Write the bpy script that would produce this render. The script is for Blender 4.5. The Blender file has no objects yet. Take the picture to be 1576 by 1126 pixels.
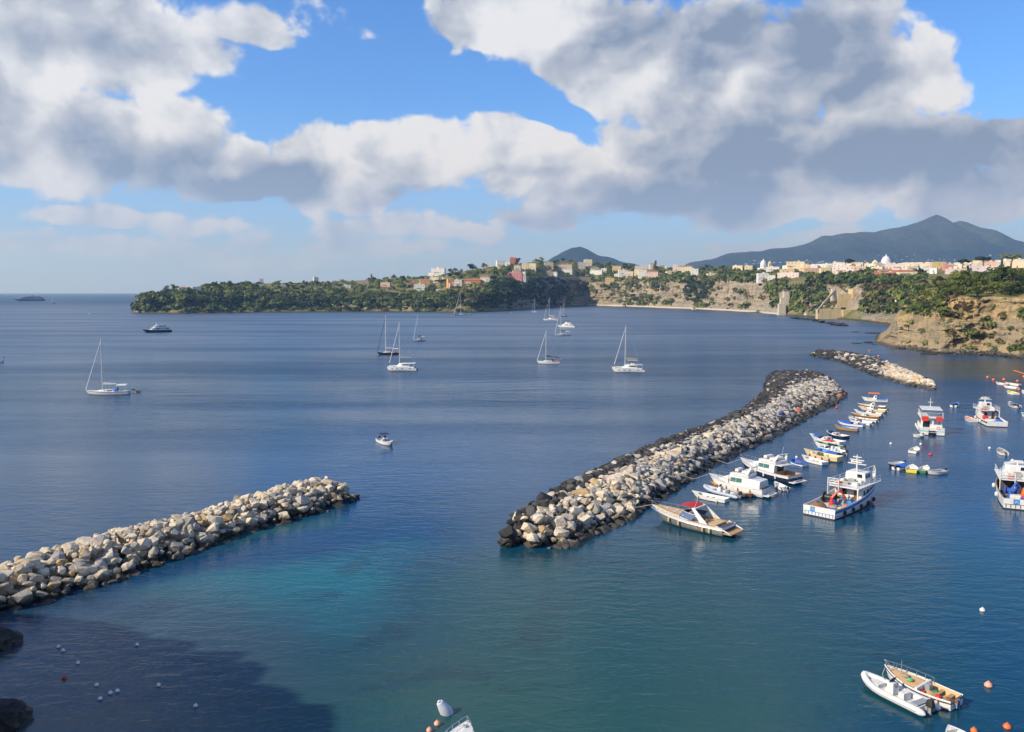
import bpy, bmesh, math, random
import numpy as np
from mathutils import Vector, Matrix, noise as mnoise
from mathutils.bvhtree import BVHTree

# ------------------------------------------------------------------ camera
W0, H0, F0 = 1576.0, 1126.0, 1237.0        # photograph size and focal length in its pixels
HORIZON, CAMZ = 449.0, 30.0                # row of the sea horizon, eye height over the sea
PITCH = math.atan((H0 / 2 - HORIZON) / F0)
sc = bpy.context.scene
COL = sc.collection
cam_data = bpy.data.cameras.new('camera')
cam_data.sensor_width = 36.0
cam_data.lens = 36.0 * F0 / W0
cam_data.clip_start, cam_data.clip_end = 0.5, 80000
cam = bpy.data.objects.new('camera', cam_data)
COL.objects.link(cam)
cam.location = (0, 0, CAMZ)
cam.rotation_euler = (math.pi / 2 - PITCH, 0, 0)
sc.camera = cam
sc.view_settings.view_transform = 'Standard'
sc.view_settings.look = 'None'
sc.view_settings.exposure = 0.22
sc.view_settings.gamma = 1.0
sc.view_settings.use_curve_mapping = False
sc.cycles.max_bounces = 6
sc.cycles.diffuse_bounces = 2
sc.cycles.glossy_bounces = 3
sc.cycles.transmission_bounces = 3
sc.cycles.volume_bounces = 0
sc.cycles.caustics_reflective = False
sc.cycles.caustics_refractive = False
sc.cycles.use_denoising = True

CP, SP = math.cos(PITCH), math.sin(PITCH)
def ray(px, py):
    a, b = (px - W0 / 2) / F0, (H0 / 2 - py) / F0
    return Vector((a, CP + b * SP, -SP + b * CP))
def sea(px, py, z=0.0):
    """the point of the sea (or of the level z) that a pixel of the photograph shows"""
    d = ray(px, py)
    t = (z - CAMZ) / d.z
    return Vector((d.x * t, d.y * t, z))
def at_y(px, py, y):
    d = ray(px, py)
    t = y / d.y
    return Vector((d.x * t, y, CAMZ + d.z * t))
def to_px(p):
    x, y, z = p[0], p[1], p[2] - CAMZ
    f = y * CP - z * SP
    return (W0 / 2 + F0 * x / f, H0 / 2 - F0 * (y * SP + z * CP) / f)

# ------------------------------------------------------------------ node graphs in a few words
class G:
    def __init__(s, tree):
        s.t = tree; s.n = tree.nodes; s.l = tree.links
    def put(s, sock, v):
        if isinstance(v, bpy.types.NodeSocket): s.l.new(v, sock)
        elif v is not None:
            if isinstance(v, (tuple, list)) and sock.type == 'RGBA' and len(v) == 3: v = (*v, 1)
            sock.default_value = v
    def m(s, op, a, b=None, c=None, clamp=False):
        n = s.n.new('ShaderNodeMath'); n.operation = op; n.use_clamp = clamp
        for i, v in enumerate((a, b, c)):
            if v is not None: s.put(n.inputs[i], v)
        return n.outputs[0]
    def add(s, a, b): return s.m('ADD', a, b)
    def sub(s, a, b): return s.m('SUBTRACT', a, b)
    def mul(s, a, b): return s.m('MULTIPLY', a, b)
    def vm(s, op, a, b=None, scale=None):
        n = s.n.new('ShaderNodeVectorMath'); n.operation = op
        s.put(n.inputs[0], a)
        if b is not None: s.put(n.inputs[1], b)
        if scale is not None: s.put(n.inputs['Scale'], scale)
        return n.outputs['Value'] if op in ('LENGTH', 'DISTANCE', 'DOT_PRODUCT') else n.outputs[0]
    def noise(s, vec, scale, detail=4, rough=0.5, dist=0.0, lac=2.0):
        n = s.n.new('ShaderNodeTexNoise')
        if vec is not None: s.put(n.inputs['Vector'], vec)
        s.put(n.inputs['Scale'], scale); s.put(n.inputs['Detail'], detail)
        s.put(n.inputs['Roughness'], rough); s.put(n.inputs['Distortion'], dist); s.put(n.inputs['Lacunarity'], lac)
        return n.outputs['Fac']
    def voro(s, vec, scale, feature='F1', out='Distance'):
        n = s.n.new('ShaderNodeTexVoronoi'); n.feature = feature
        if vec is not None: s.put(n.inputs['Vector'], vec)
        s.put(n.inputs['Scale'], scale)
        return n.outputs[out]
    def rng(s, v, a, b, c=0.0, d=1.0, smooth=True):
        n = s.n.new('ShaderNodeMapRange'); n.interpolation_type = 'SMOOTHSTEP' if smooth else 'LINEAR'
        s.put(n.inputs[0], v)
        for i, k in enumerate((a, b, c, d)): s.put(n.inputs[i + 1], k)
        return n.outputs[0]
    def mix(s, f, a, b, mode='MIX'):
        n = s.n.new('ShaderNodeMix'); n.data_type = 'RGBA'; n.blend_type = mode
        s.put(n.inputs[0], f); s.put(n.inputs[6], a); s.put(n.inputs[7], b)
        return n.outputs[2]
    def ramp(s, f, stops, interp='LINEAR'):
        n = s.n.new('ShaderNodeValToRGB'); r = n.color_ramp; r.interpolation = interp
        while len(r.elements) < len(stops): r.elements.new(0.5)
        for e, (p, c) in zip(r.elements, stops):
            e.position = p; e.color = (*c, 1)
        s.put(n.inputs[0], f)
        return n.outputs[0]
    def sep(s, v):
        n = s.n.new('ShaderNodeSeparateXYZ'); s.put(n.inputs[0], v); return n.outputs
    def comb(s, x, y, z):
        n = s.n.new('ShaderNodeCombineXYZ')
        for i, v in enumerate((x, y, z)): s.put(n.inputs[i], v)
        return n.outputs[0]
    def bump(s, h, strength, dist, normal=None):
        n = s.n.new('ShaderNodeBump'); s.put(n.inputs['Strength'], strength); s.put(n.inputs['Distance'], dist)
        s.put(n.inputs['Height'], h)
        if normal is not None: s.put(n.inputs['Normal'], normal)
        return n.outputs[0]
    def node(s, kind): return s.n.new(kind)

# ------------------------------------------------------------------ light: sun and sky
SUN_EL, SUN_AZ = math.radians(33), math.radians(-114)     # azimuth from the view direction (+y), minus is left
sun_dir = Vector((math.sin(SUN_AZ) * math.cos(SUN_EL), math.cos(SUN_AZ) * math.cos(SUN_EL), math.sin(SUN_EL)))
sun_data = bpy.data.lights.new('sun', 'SUN')
sun_data.energy = 5.0
sun_data.angle = math.radians(0.53)
sun_data.color = (1.0, 0.92, 0.79)
sun = bpy.data.objects.new('sun', sun_data)
COL.objects.link(sun)
sun.rotation_euler = (-sun_dir).to_track_quat('-Z', 'Y').to_euler()
sun.location = (-200, -100, 300)

world = bpy.data.worlds.new('World')
sc.world = world
world.use_nodes = True
world.cycles.sampling_method = 'MANUAL'
world.cycles.sample_map_resolution = 512
def build_world():
    t = world.node_tree; t.nodes.clear(); g = G(t)
    out = g.node('ShaderNodeOutputWorld')
    sky = g.node('ShaderNodeTexSky'); sky.sky_type = 'NISHITA'; sky.sun_disc = False
    sky.sun_elevation = SUN_EL; sky.sun_rotation = SUN_AZ
    sky.altitude = 30; sky.air_density = 1.0; sky.dust_density = 0.15; sky.ozone_density = 1.5
    bg = g.node('ShaderNodeBackground'); g.put(bg.inputs[0], g.mix(1.0, sky.outputs[0], (0.54, 0.95, 1.58), 'MULTIPLY')); bg.inputs[1].default_value = 0.108
    tc = g.node('ShaderNodeTexCoord')
    D = g.vm('NORMALIZE', tc.outputs['Generated'])
    x, y, z = g.sep(D)
    az = g.m('ARCTAN2', x, y)
    el = g.m('ARCSINE', z)
    P = g.comb(az, el, 0.0)
    # cloud billows: noise on the direction, squeezed towards the horizon
    Nv = g.comb(x, y, g.mul(z, 1.7))
    warp = g.node('ShaderNodeTexNoise'); g.put(warp.inputs['Vector'], Nv); g.put(warp.inputs['Scale'], 5.0); g.put(warp.inputs['Detail'], 3.0)
    wv = g.vm('SCALE', g.vm('SUBTRACT', warp.outputs['Color'], (0.5, 0.5, 0.5)), scale=0.16)
    Pw = g.vm('ADD', P, g.vm('MULTIPLY', wv, (1.0, 0.55, 0.0)))
    Nw = g.vm('ADD', Nv, g.vm('SCALE', wv, scale=0.35))
    Nb = g.vm('ADD', g.comb(x, y, g.mul(z, 1.2)), g.vm('SCALE', wv, scale=0.35))
    n1 = g.noise(Nb, 7.0, 6, 0.56)
    off = Vector((math.sin(SUN_AZ), math.cos(SUN_AZ), 0.9)) * 0.026
    def toward(k): return g.vm('ADD', Nb, tuple(off * k))
    m1, m1s = g.noise(Nb, 6.0, 2, 0.5), g.noise(toward(1.2), 6.0, 2, 0.5)
    n2 = g.noise(Nw, 2.6, 4, 0.5)
    def billow(n): return g.sub(g.m('ABSOLUTE', g.mul(g.sub(n, .5), 4.0)), .36)
    pf, pfs = billow(g.noise(Nb, 10.0, 4, 0.55)), billow(g.noise(toward(.55), 10.0, 4, 0.55))
    def field(blobs):
        tot = None
        for (cx, cy, rx, ry, amp) in blobs:
            d = ray(cx, cy).normalized()
            ca, ce = math.atan2(d.x, d.y), math.asin(d.z)
            k = math.cos(ca)
            q = g.vm('MULTIPLY', g.vm('SUBTRACT', Pw, (ca, ce, 0)), (F0 / rx / k, F0 / ry, 0))
            v = g.rng(g.vm('LENGTH', q), 1.25, 0.2, 0.0, amp)
            tot = v if tot is None else g.m('MAXIMUM' if amp > 0 else 'MINIMUM', tot, v)
        return tot
    cloud = field([(110, 55, 300, 110, 1), (60, 190, 230, 105, 1), (215, 215, 180, 85, 1), (330, 262, 150, 45, 1),
                   (425, 285, 90, 26, .9), (370, 30, 170, 50, .62), (545, 55, 80, 45, .5), (470, 15, 120, 35, .55),
                   (495, 255, 110, 75, 1), (640, 255, 150, 95, 1), (790, 240, 150, 95, 1), (910, 275, 150, 75, 1),
                   (575, 312, 110, 30, .8), (740, 55, 130, 70, .95), (880, 70, 220, 95, 1), (1110, 110, 280, 150, 1),
                   (1290, 60, 160, 110, 1), (1425, 105, 95, 85, 1), (1090, 245, 280, 105, 1), (1350, 245, 260, 85, 1),
                   (1520, 235, 150, 60, 1), (1200, 300, 240, 48, .95), (1500, 315, 160, 48, .85), (840, 325, 180, 26, .75),
                   (12, 250, 40, 40, .8), (180, 325, 250, 26, .66), (640, 352, 280, 30, .68), (420, 380, 460, 30, .66),
                   (1200, 375, 350, 32, .60), (1330, 330, 140, 26, .62), (120, 372, 330, 30, .66), (1535, 100, 40, 30, .45),
                   (1335, 150, 110, 60, 1)])
    hole = field([(870, 180, 52, 24, 1), (720, 130, 110, 42, .75), (560, 125, 190, 60, .6), (1535, 60, 70, 110, .5)])
    # the same kind of broken cumulus goes on outside the picture
    front = g.mul(g.rng(g.m('ABSOLUTE', az), 0.66, 0.8, 1.0, 0.0), g.rng(el, 0.37, 0.48, 1.0, 0.0))
    rest = g.mul(g.rng(n2, 0.44, 0.62), g.rng(el, -0.02, 0.12))
    rest = g.mul(rest, g.sub(1.0, front))
    base = g.m('MAXIMUM', g.sub(cloud, g.mul(hole, 0.7)), rest)
    n3 = g.noise(Nb, 24.0, 4, 0.6)
    dens = g.add(base, g.add(g.add(g.mul(g.sub(n1, 0.5), 0.95), g.mul(g.sub(n3, 0.5), 0.42)), g.add(g.mul(pf, .50), g.mul(g.sub(n2, 0.5), 0.35))))
    mask = g.rng(dens, 0.34, 0.58)
    # light and shade of the billows: density towards the sun against density here
    rel = g.add(g.mul(g.sub(m1, m1s), 2.6), g.mul(g.sub(pf, pfs), .62))
    dark = field([(400, 285, 130, 36, .95), (250, 250, 190, 55, .75), (60, 200, 110, 60, .35), (130, 50, 200, 40, .30),
                  (1060, 290, 240, 50, .72), (1120, 200, 200, 90, .62), (1360, 245, 260, 70, .80), (1180, 40, 190, 60, .55),
                  (1000, 40, 90, 50, .4), (1250, 150, 120, 90, .5), (700, 318, 240, 22, .42), (1530, 215, 120, 60, .6),
                  (930, 325, 220, 22, .55)])
    light = field([(500, 225, 110, 60, 1), (650, 205, 140, 55, 1), (815, 205, 110, 60, 1), (140, 150, 120, 60, .9), (1430, 100, 80, 70, 1), (760, 50, 120, 60, .8), (890, 285, 70, 35, .6), (1230, 275, 55, 45, 1), (960, 255, 70, 35, .6), (1020, 195, 70, 40, .6), (560, 310, 80, 25, .6), (1200, 160, 80, 50, .9)])
    core = g.rng(dens, 0.55, 1.45, 0.0, 0.22)
    low = g.mul(g.sub(1.0, front), g.mul(g.rng(m1s, 0.5, 0.68), 0.7))
    shade = g.sub(g.sub(g.add(g.m('MAXIMUM', dark, low), core), rel), g.sub(g.mul(light, .34), .26))
    ccol = g.ramp(shade, [(0.0, (0.83, 0.86, 0.92)), (0.22, (0.69, 0.735, 0.82)), (0.5, (0.50, 0.55, 0.65)), (0.8, (0.335, 0.40, 0.53)), (1.0, (0.235, 0.305, 0.44))])
    # low clouds pale into the air near the horizon
    ccol = g.mix(g.rng(el, 0.16, 0.02, 0.0, 0.75), ccol, (0.31, 0.45, 0.84))
    pale = g.node('ShaderNodeBackground'); g.put(pale.inputs[0], (0.31, 0.45, 0.86)); pale.inputs[1].default_value = 0.86
    px_ = g.node('ShaderNodeMixShader'); g.put(px_.inputs[0], g.rng(el, 0.24, -0.03, 0.0, 0.95)); g.l.new(bg.outputs[0], px_.inputs[1]); g.l.new(pale.outputs[0], px_.inputs[2])
    cb = g.node('ShaderNodeBackground'); g.put(cb.inputs[0], ccol); cb.inputs[1].default_value = 0.85
    mask = g.mul(mask, g.rng(el, 0.0, 0.09, 0.55, 1.0))
    mx = g.node('ShaderNodeMixShader')
    g.put(mx.inputs[0], mask); g.l.new(px_.outputs[0], mx.inputs[1]); g.l.new(cb.outputs[0], mx.inputs[2])
    g.l.new(mx.outputs[0], out.inputs[0])
build_world()

# ------------------------------------------------------------------ objects and properties
random.seed(11)
rng = random.Random(5)
def tag(o, label=None, cat=None, group=None, kind=None):
    if label: o['label'] = label
    if cat: o['category'] = cat
    if group: o['group'] = group
    if kind: o['kind'] = kind
    return o
def link(name, mesh, mat=None, parent=None, loc=None, rz=0.0, smooth=False):
    o = bpy.data.objects.new(name, mesh)
    COL.objects.link(o)
    if mat is not None and mesh is not None and not len(mesh.materials): mesh.materials.append(mat)
    if parent is not None: o.parent = parent
    if loc is not None: o.location = loc
    if rz: o.rotation_euler.z = rz
    if smooth and mesh is not None:
        mesh.polygons.foreach_set('use_smooth', [True] * len(mesh.polygons))
    return o
def thing(name, label, cat, loc=(0, 0, 0), rz=0.0, group=None):
    o = bpy.data.objects.new(name, None)
    o.empty_display_size = 0.3
    COL.objects.link(o)
    o.location = loc; o.rotation_euler.z = rz
    return tag(o, label, cat, group)
def big_mesh(name, verts, faces_flat, n_per_face):
    """mesh from numpy arrays, every face with n_per_face corners"""
    me = bpy.data.meshes.new(name)
    nv, nf = len(verts), len(faces_flat) // n_per_face
    me.vertices.add(nv); me.vertices.foreach_set('co', np.asarray(verts, np.float32).ravel())
    me.loops.add(nf * n_per_face); me.loops.foreach_set('vertex_index', np.asarray(faces_flat, np.int32).ravel())
    me.polygons.add(nf)
    me.polygons.foreach_set('loop_start', np.arange(0, nf * n_per_face, n_per_face, dtype=np.int32))
    me.update(calc_edges=True); me.validate()
    return me
class MB:
    """collects simple shapes into ONE mesh"""
    def __init__(s): s.v = []; s.f = []
    def quad_strip(s, a, b, close=False):
        n = len(a); i = len(s.v); s.v += [tuple(p) for p in a] + [tuple(p) for p in b]
        for k in range(n if close else n - 1):
            k2 = (k + 1) % n
            s.f.append((i + k, i + k2, i + n + k2, i + n + k))
        return s
    def poly(s, pts):
        i = len(s.v); s.v += [tuple(p) for p in pts]; s.f.append(tuple(range(i, i + len(pts)))); return s
    def box(s, x0, x1, y0, y1, z0, z1, tx=0.0, ty=0.0):
        """tx, ty draw the top in"""
        i = len(s.v)
        s.v += [(x0, y0, z0), (x1, y0, z0), (x1, y1, z0), (x0, y1, z0),
                (x0 + tx, y0 + ty, z1), (x1 - tx, y0 + ty, z1), (x1 - tx, y1 - ty, z1), (x0 + tx, y1 - ty, z1)]
        for q in ((0, 3, 2, 1), (4, 5, 6, 7), (0, 1, 5, 4), (1, 2, 6, 5), (2, 3, 7, 6), (3, 0, 4, 7)):
            s.f.append(tuple(i + k for k in q))
        return s
    def hexa(s, b, t):
        i = len(s.v); s.v += [tuple(p) for p in b] + [tuple(p) for p in t]; n = len(b)
        s.f.append(tuple(i + k for k in reversed(range(n)))); s.f.append(tuple(i + n + k for k in range(n)))
        for k in range(n):
            k2 = (k + 1) % n
            s.f.append((i + k, i + k2, i + n + k2, i + n + k))
        return s
    def tube(s, pts, r, n=6, r2=None, caps=True):
        pts = [Vector(p) for p in pts]; m = len(pts); base = len(s.v)
        up = Vector((0, 0, 1))
        for k, p in enumerate(pts):
            d = (pts[min(k + 1, m - 1)] - pts[max(k - 1, 0)]).normalized()
            u = d.cross(up if abs(d.z) < 0.95 else Vector((1, 0, 0))).normalized(); w = d.cross(u)
            rr = r if r2 is None else r + (r2 - r) * k / max(m - 1, 1)
            for j in range(n):
                a = 2 * math.pi * j / n
                s.v.append(tuple(p + u * (rr * math.cos(a)) + w * (rr * math.sin(a))))
        for k in range(m - 1):
            for j in range(n):
                j2 = (j + 1) % n
                s.f.append((base + k * n + j, base + k * n + j2, base + (k + 1) * n + j2, base + (k + 1) * n + j))
        if caps:
            s.f.append(tuple(base + j for j in reversed(range(n)))); s.f.append(tuple(base + (m - 1) * n + j for j in range(n)))
        return s
    def lathe(s, prof, c=(0, 0, 0), n=10, axis='z'):
        """prof: (radius, height) pairs from bottom to top"""
        base = len(s.v)
        for r, h in prof:
            for j in range(n):
                a = 2 * math.pi * j / n; u, w = r * math.cos(a), r * math.sin(a)
                p = (u, w, h) if axis == 'z' else ((h, u, w) if axis == 'x' else (u, h, w))
                s.v.append((c[0] + p[0], c[1] + p[1], c[2] + p[2]))
        for k in range(len(prof) - 1):
            for j in range(n):
                j2 = (j + 1) % n
                s.f.append((base + k * n + j, base + k * n + j2, base + (k + 1) * n + j2, base + (k + 1) * n + j))
        s.f.append(tuple(base + j for j in reversed(range(n)))); s.f.append(tuple(base + (len(prof) - 1) * n + j for j in range(n)))
        return s
    def mesh(s, name):
        me = bpy.data.meshes.new(name); me.from_pydata(s.v, [], s.f); me.update()
        return me
    def build(s, name, mat, parent=None, loc=None, smooth=False, bevel=0.0, fix=True):
        me = s.mesh(name)
        if fix or bevel:
            bm = bmesh.new(); bm.from_mesh(me)
            if bevel:
                bmesh.ops.remove_doubles(bm, verts=bm.verts, dist=1e-4)
                es = [e for e in bm.edges if e.is_manifold and e.calc_face_angle(0) > 0.5]
                bmesh.ops.bevel(bm, geom=es, offset=bevel, segments=2, profile=0.6, affect='EDGES', clamp_overlap=True)
            bmesh.ops.recalc_face_normals(bm, faces=bm.faces)
            bm.to_mesh(me); bm.free()
        o = link(name, me, mat, parent, loc)
        if smooth:
            me.polygons.foreach_set('use_smooth', [True] * len(me.polygons))
            try: me.set_sharp_from_angle(angle=math.radians(38))
            except Exception: pass
        return o
# ------------------------------------------------------------------ materials
MATS = {}
def newmat(name):
    m = bpy.data.materials.new(name); m.use_nodes = True
    t = m.node_tree; t.nodes.clear(); g = G(t)
    out = g.node('ShaderNodeOutputMaterial')
    b = g.node('ShaderNodeBsdfPrincipled'); g.l.new(b.outputs[0], out.inputs[0])
    MATS[name] = m
    return m, g, b, out
def paint(name, col, rough=0.4, dirt=0.25, metal=0.0, spec=0.5, scale=1.5, dirtcol=(0.16, 0.13, 0.10)):
    """painted, plastic or cloth surface with soft weathering"""
    if name in MATS: return MATS[name]
    m, g, b, _ = newmat(name)
    tc = g.node('ShaderNodeTexCoord')
    geo = g.node('ShaderNodeNewGeometry')
    n = g.noise(geo.outputs['Position'], scale, 5, 0.6)
    n2 = g.noise(g.vm('MULTIPLY', geo.outputs['Position'], (3.0, 3.0, 0.6)), scale * 2, 4, 0.6)
    f = g.mul(g.rng(g.add(g.mul(n, 0.6), g.mul(n2, 0.4)), 0.47, 0.72), dirt)
    c = g.mix(f, col, dirtcol)
    g.put(b.inputs['Base Color'], c)
    g.put(b.inputs['Roughness'], g.rng(n, 0.3, 0.7, max(rough - 0.08, 0.05), rough + 0.12))
    b.inputs['Metallic'].default_value = metal
    b.inputs['Specular IOR Level'].default_value = spec
    return m
def glass(name='dark_glass', col=(0.012, 0.016, 0.02), rough=0.08):
    if name in MATS: return MATS[name]
    m, g, b, _ = newmat(name)
    g.put(b.inputs['Base Color'], col); b.inputs['Roughness'].default_value = rough
    b.inputs['Specular IOR Level'].default_value = 0.8
    return m

def make_sea_material():
    m, g, b, out = newmat('sea_water')
    g.n.remove(b)
    geo = g.node('ShaderNodeNewGeometry'); pos = geo.outputs['Position']
    flat = g.vm('MULTIPLY', pos, (1, 1, 0))
    dist = g.vm('LENGTH', flat)
    x, y, z = g.sep(pos)
    # --- the water's own colour: depth and bottom, patchy; shade tinted in by the left shore
    wp = g.node('ShaderNodeTexNoise'); g.put(wp.inputs['Vector'], flat); g.put(wp.inputs['Scale'], 0.045); g.put(wp.inputs['Detail'], 5.0)
    warp = g.vm('ADD', flat, g.vm('SCALE', g.vm('SUBTRACT', wp.outputs['Color'], (.5, .5, .5)), scale=34.0))
    def pool(cx, cy, rx, ry, rot=0.0):
        c, s = math.cos(rot), math.sin(rot)
        q = g.vm('SUBTRACT', warp, (cx, cy, 0))
        u = g.vm('DOT_PRODUCT', q, (c / rx, s / rx, 0)); v = g.vm('DOT_PRODUCT', q, (-s / ry, c / ry, 0))
        return g.rng(g.vm('LENGTH', g.comb(u, v, 0.0)), 1.15, 0.25)
    big = g.noise(flat, 0.006, 4, 0.55)
    deep = g.ramp(g.rng(big, 0.3, 0.7), [(0.0, (0.001, 0.036, 0.092)), (1.0, (0.002, 0.052, 0.128))])
    a = sea(420, 900); c = sea(640, 1010); d = sea(480, 800); e = sea(1480, 572); f = sea(1150, 850); h = sea(600, 700)
    col = g.mix(g.mul(pool(h.x, h.y, 60, 50), 0.75), deep, (0.001, 0.054, 0.145))
    col = g.mix(g.mul(pool(f.x + 6, f.y, 46, 26), 0.8), col, (0.005, 0.056, 0.076))
    col = g.mix(pool(c.x + 6, c.y - 4, 38, 24), col, (0.014, 0.074, 0.066))
    col = g.mix(g.mul(pool(sea(960, 960).x, sea(960, 960).y, 44, 22), 0.8), col, (0.008, 0.060, 0.066))
    col = g.mix(g.mul(pool(a.x + 3, a.y + 2, 18, 11, 0.75), 0.9), col, (0.008, 0.115, 0.140))
    col = g.mix(g.mul(pool(d.x - 12, d.y - 8, 24, 6, 0.9), 0.6), col, (0.024, 0.125, 0.125))
    col = g.mix(g.mul(pool(e.x + 40, e.y + 6, 90, 60), 0.85), col, (0.050, 0.062, 0.040))
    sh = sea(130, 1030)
    col = g.mix(g.mul(pool(sh.x - 4, sh.y, 36, 24), 0.9), col, (0.036, 0.056, 0.072))  # shade put into the colour: grey over the shadowed water, spread past its edge
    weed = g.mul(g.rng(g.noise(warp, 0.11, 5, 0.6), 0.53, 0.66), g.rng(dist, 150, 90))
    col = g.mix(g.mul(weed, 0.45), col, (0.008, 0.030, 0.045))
    # --- waves: small ripples in the harbour, wind waves outside, slicks of calmer water
    slick = g.noise(g.vm('MULTIPLY', flat, (0.004, 0.022, 0)), 1.0, 4, 0.6)
    rip1 = g.noise(g.vm('MULTIPLY', flat, (1.25, 1.9, 1)), 1.0, 4, 0.62, 0.5)
    rv = g.node('ShaderNodeMapping'); g.put(rv.inputs['Vector'], flat); rv.inputs['Rotation'].default_value = (0, 0, 0.5); rv.inputs['Scale'].default_value = (0.30, 0.80, 1)
    rip2 = g.noise(rv.outputs[0], 1.0, 4, 0.55, 0.4)
    rip3 = g.noise(g.vm('MULTIPLY', flat, (0.055, 0.16, 1)), 1.0, 4, 0.6, 0.3)
    calm = g.rng(slick, 0.35, 0.65, 0.45, 1.0)
    hgt = g.add(g.add(g.mul(rip1, 0.075), g.mul(rip2, 0.20)), g.mul(rip3, g.rng(dist, 90, 260, 0.0, 0.75)))
    nrm = g.bump(g.mul(hgt, calm), 1.0, g.rng(dist, 60, 400, 0.55, 0.9))
    gl = g.node('ShaderNodeBsdfGlossy'); gl.distribution = 'MULTI_GGX'
    gl.inputs['Color'].default_value = (1, 1, 1, 1)
    g.put(gl.inputs['Roughness'], g.rng(dist, 60, 700, 0.07, 0.30)); g.put(gl.inputs['Normal'], nrm)
    df = g.node('ShaderNodeBsdfDiffuse'); g.put(df.inputs['Color'], col)
    fr = g.node('ShaderNodeFresnel'); fr.inputs['IOR'].default_value = 1.333; g.put(fr.inputs['Normal'], nrm)
    # wave slopes keep the mean reflectance of the open sea below that of a flat sheet
    fac = g.m('MINIMUM', fr.outputs[0], g.rng(slick, 0.3, 0.7, 0.42, 0.27))
    fac = g.m('MINIMUM', fac, g.rng(dist, 700, 2800, 0.48, 0.18))
    mx = g.node('ShaderNodeMixShader'); g.put(mx.inputs[0], fac)
    g.l.new(df.outputs[0], mx.inputs[1]); g.l.new(gl.outputs[0], mx.inputs[2]); g.l.new(mx.outputs[0], out.inputs[0])
    return m

def make_land_material(name, rock_a, rock_b, rock_c, soil, grass, band=0.35, green=0.5, grey=0.55):
    m, g, b, _ = newmat(name)
    geo = g.node('ShaderNodeNewGeometry'); pos = geo.outputs['Position']
    x, y, z = g.sep(pos)
    nz = g.sep(geo.outputs['True Normal'])[2]
    big = g.noise(pos, 0.022, 5, 0.6)
    fine = g.noise(pos, 0.35, 6, 0.65)
    wob = g.noise(pos, 0.05, 4, 0.5)
    strata = g.noise(g.comb(g.mul(x, 0.012), g.mul(y, 0.012), g.add(g.mul(z, band), g.mul(wob, 3.0))), 1.0, 5, 0.7)
    rc = g.mix(g.rng(big, 0.38, 0.62), rock_a, rock_b)
    rc = g.mix(g.rng(strata, 0.42, 0.62), rc, rock_c)
    streak = g.noise(g.vm('MULTIPLY', pos, (0.16, 0.16, 0.025)), 1.0, 5, 0.65)
    rc = g.mix(g.rng(streak, 0.48, 0.66, 0.0, 0.65), rc, (0.12, 0.105, 0.085))
    rc = g.mix(g.rng(g.noise(pos, 0.09, 5, 0.65), 0.56, 0.68, 0.0, 0.7), rc, (0.10, 0.095, 0.045))
    rc = g.mix(g.rng(fine, 0.3, 0.75, 0.45, 0.0), rc, (0.09, 0.075, 0.055))
    rc = g.mix(g.mul(g.rng(g.add(z, g.mul(g.sub(big, .5), 30.0)), 17.0, 9.0), grey), rc, g.mix(g.rng(strata, .4, .6), (0.20, 0.18, 0.145), (0.30, 0.265, 0.205)))
    gr = g.mix(g.rng(g.noise(pos, 0.06, 5, 0.65), 0.40, 0.62), soil, grass)
    gr = g.mix(g.rng(fine, 0.45, 0.7, 0.0, 0.5), gr, (0.03, 0.05, 0.018))
    veg = g.rng(g.add(nz, g.mul(g.sub(fine, 0.5), 0.55)), 0.66 - 0.15 * green, 0.90 - 0.15 * green)
    c = g.mix(veg, rc, gr)
    wet = g.rng(g.add(z, g.mul(g.sub(fine, .5), 2.0)), 2.2, 0.8)
    c = g.mix(g.mul(wet, 0.75), c, (0.028, 0.025, 0.022))
    g.put(b.inputs['Base Color'], c)
    b.inputs['Roughness'].default_value = 0.92; b.inputs['Specular IOR Level'].default_value = 0.2
    h = g.add(g.mul(fine, 0.8), g.mul(strata, 1.2))
    g.put(b.inputs['Normal'], g.bump(h, 0.9, 1.6))
    return m

def make_rock_material(name, tones, wet=True, lich=0.35):
    """boulders: one tone for each stone, grain, lichen and a dark foot, wet stone with shade painted in"""
    m, g, b, _ = newmat(name)
    geo = g.node('ShaderNodeNewGeometry'); pos = geo.outputs['Position']
    oi = g.node('ShaderNodeObjectInfo')
    r = g.m('FRACT', g.add(g.mul(geo.outputs['Random Per Island'], 7.31), g.mul(oi.outputs['Random'], 3.17)))
    c = g.ramp(r, tones, 'CONSTANT')
    n = g.noise(pos, 2.2, 6, 0.65); n0 = g.noise(pos, 0.6, 4, 0.6)
    c = g.mix(g.rng(n, 0.42, 0.75, 0.0, 0.4), c, g.mix(0.5, c, (0.10, 0.085, 0.07)))
    c = g.mix(g.rng(n0, 0.55, 0.7, 0.0, lich), c, (0.30, 0.27, 0.22))
    z = g.sep(pos)[2]
    if wet:
        w = g.rng(g.add(z, g.mul(g.sub(n, .5), 1.3)), 1.25, 0.5)  # wet line raised so the dark foot also takes in shade
        c = g.mix(g.mul(w, 0.9), c, (0.022, 0.018, 0.010))
        g.put(b.inputs['Roughness'], g.rng(w, 0, 1, 0.88, 0.35))
    else: b.inputs['Roughness'].default_value = 0.9
    g.put(b.inputs['Base Color'], c)
    b.inputs['Specular IOR Level'].default_value = 0.3
    g.put(b.inputs['Normal'], g.bump(n, 0.7, 0.25))
    return m

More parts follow.
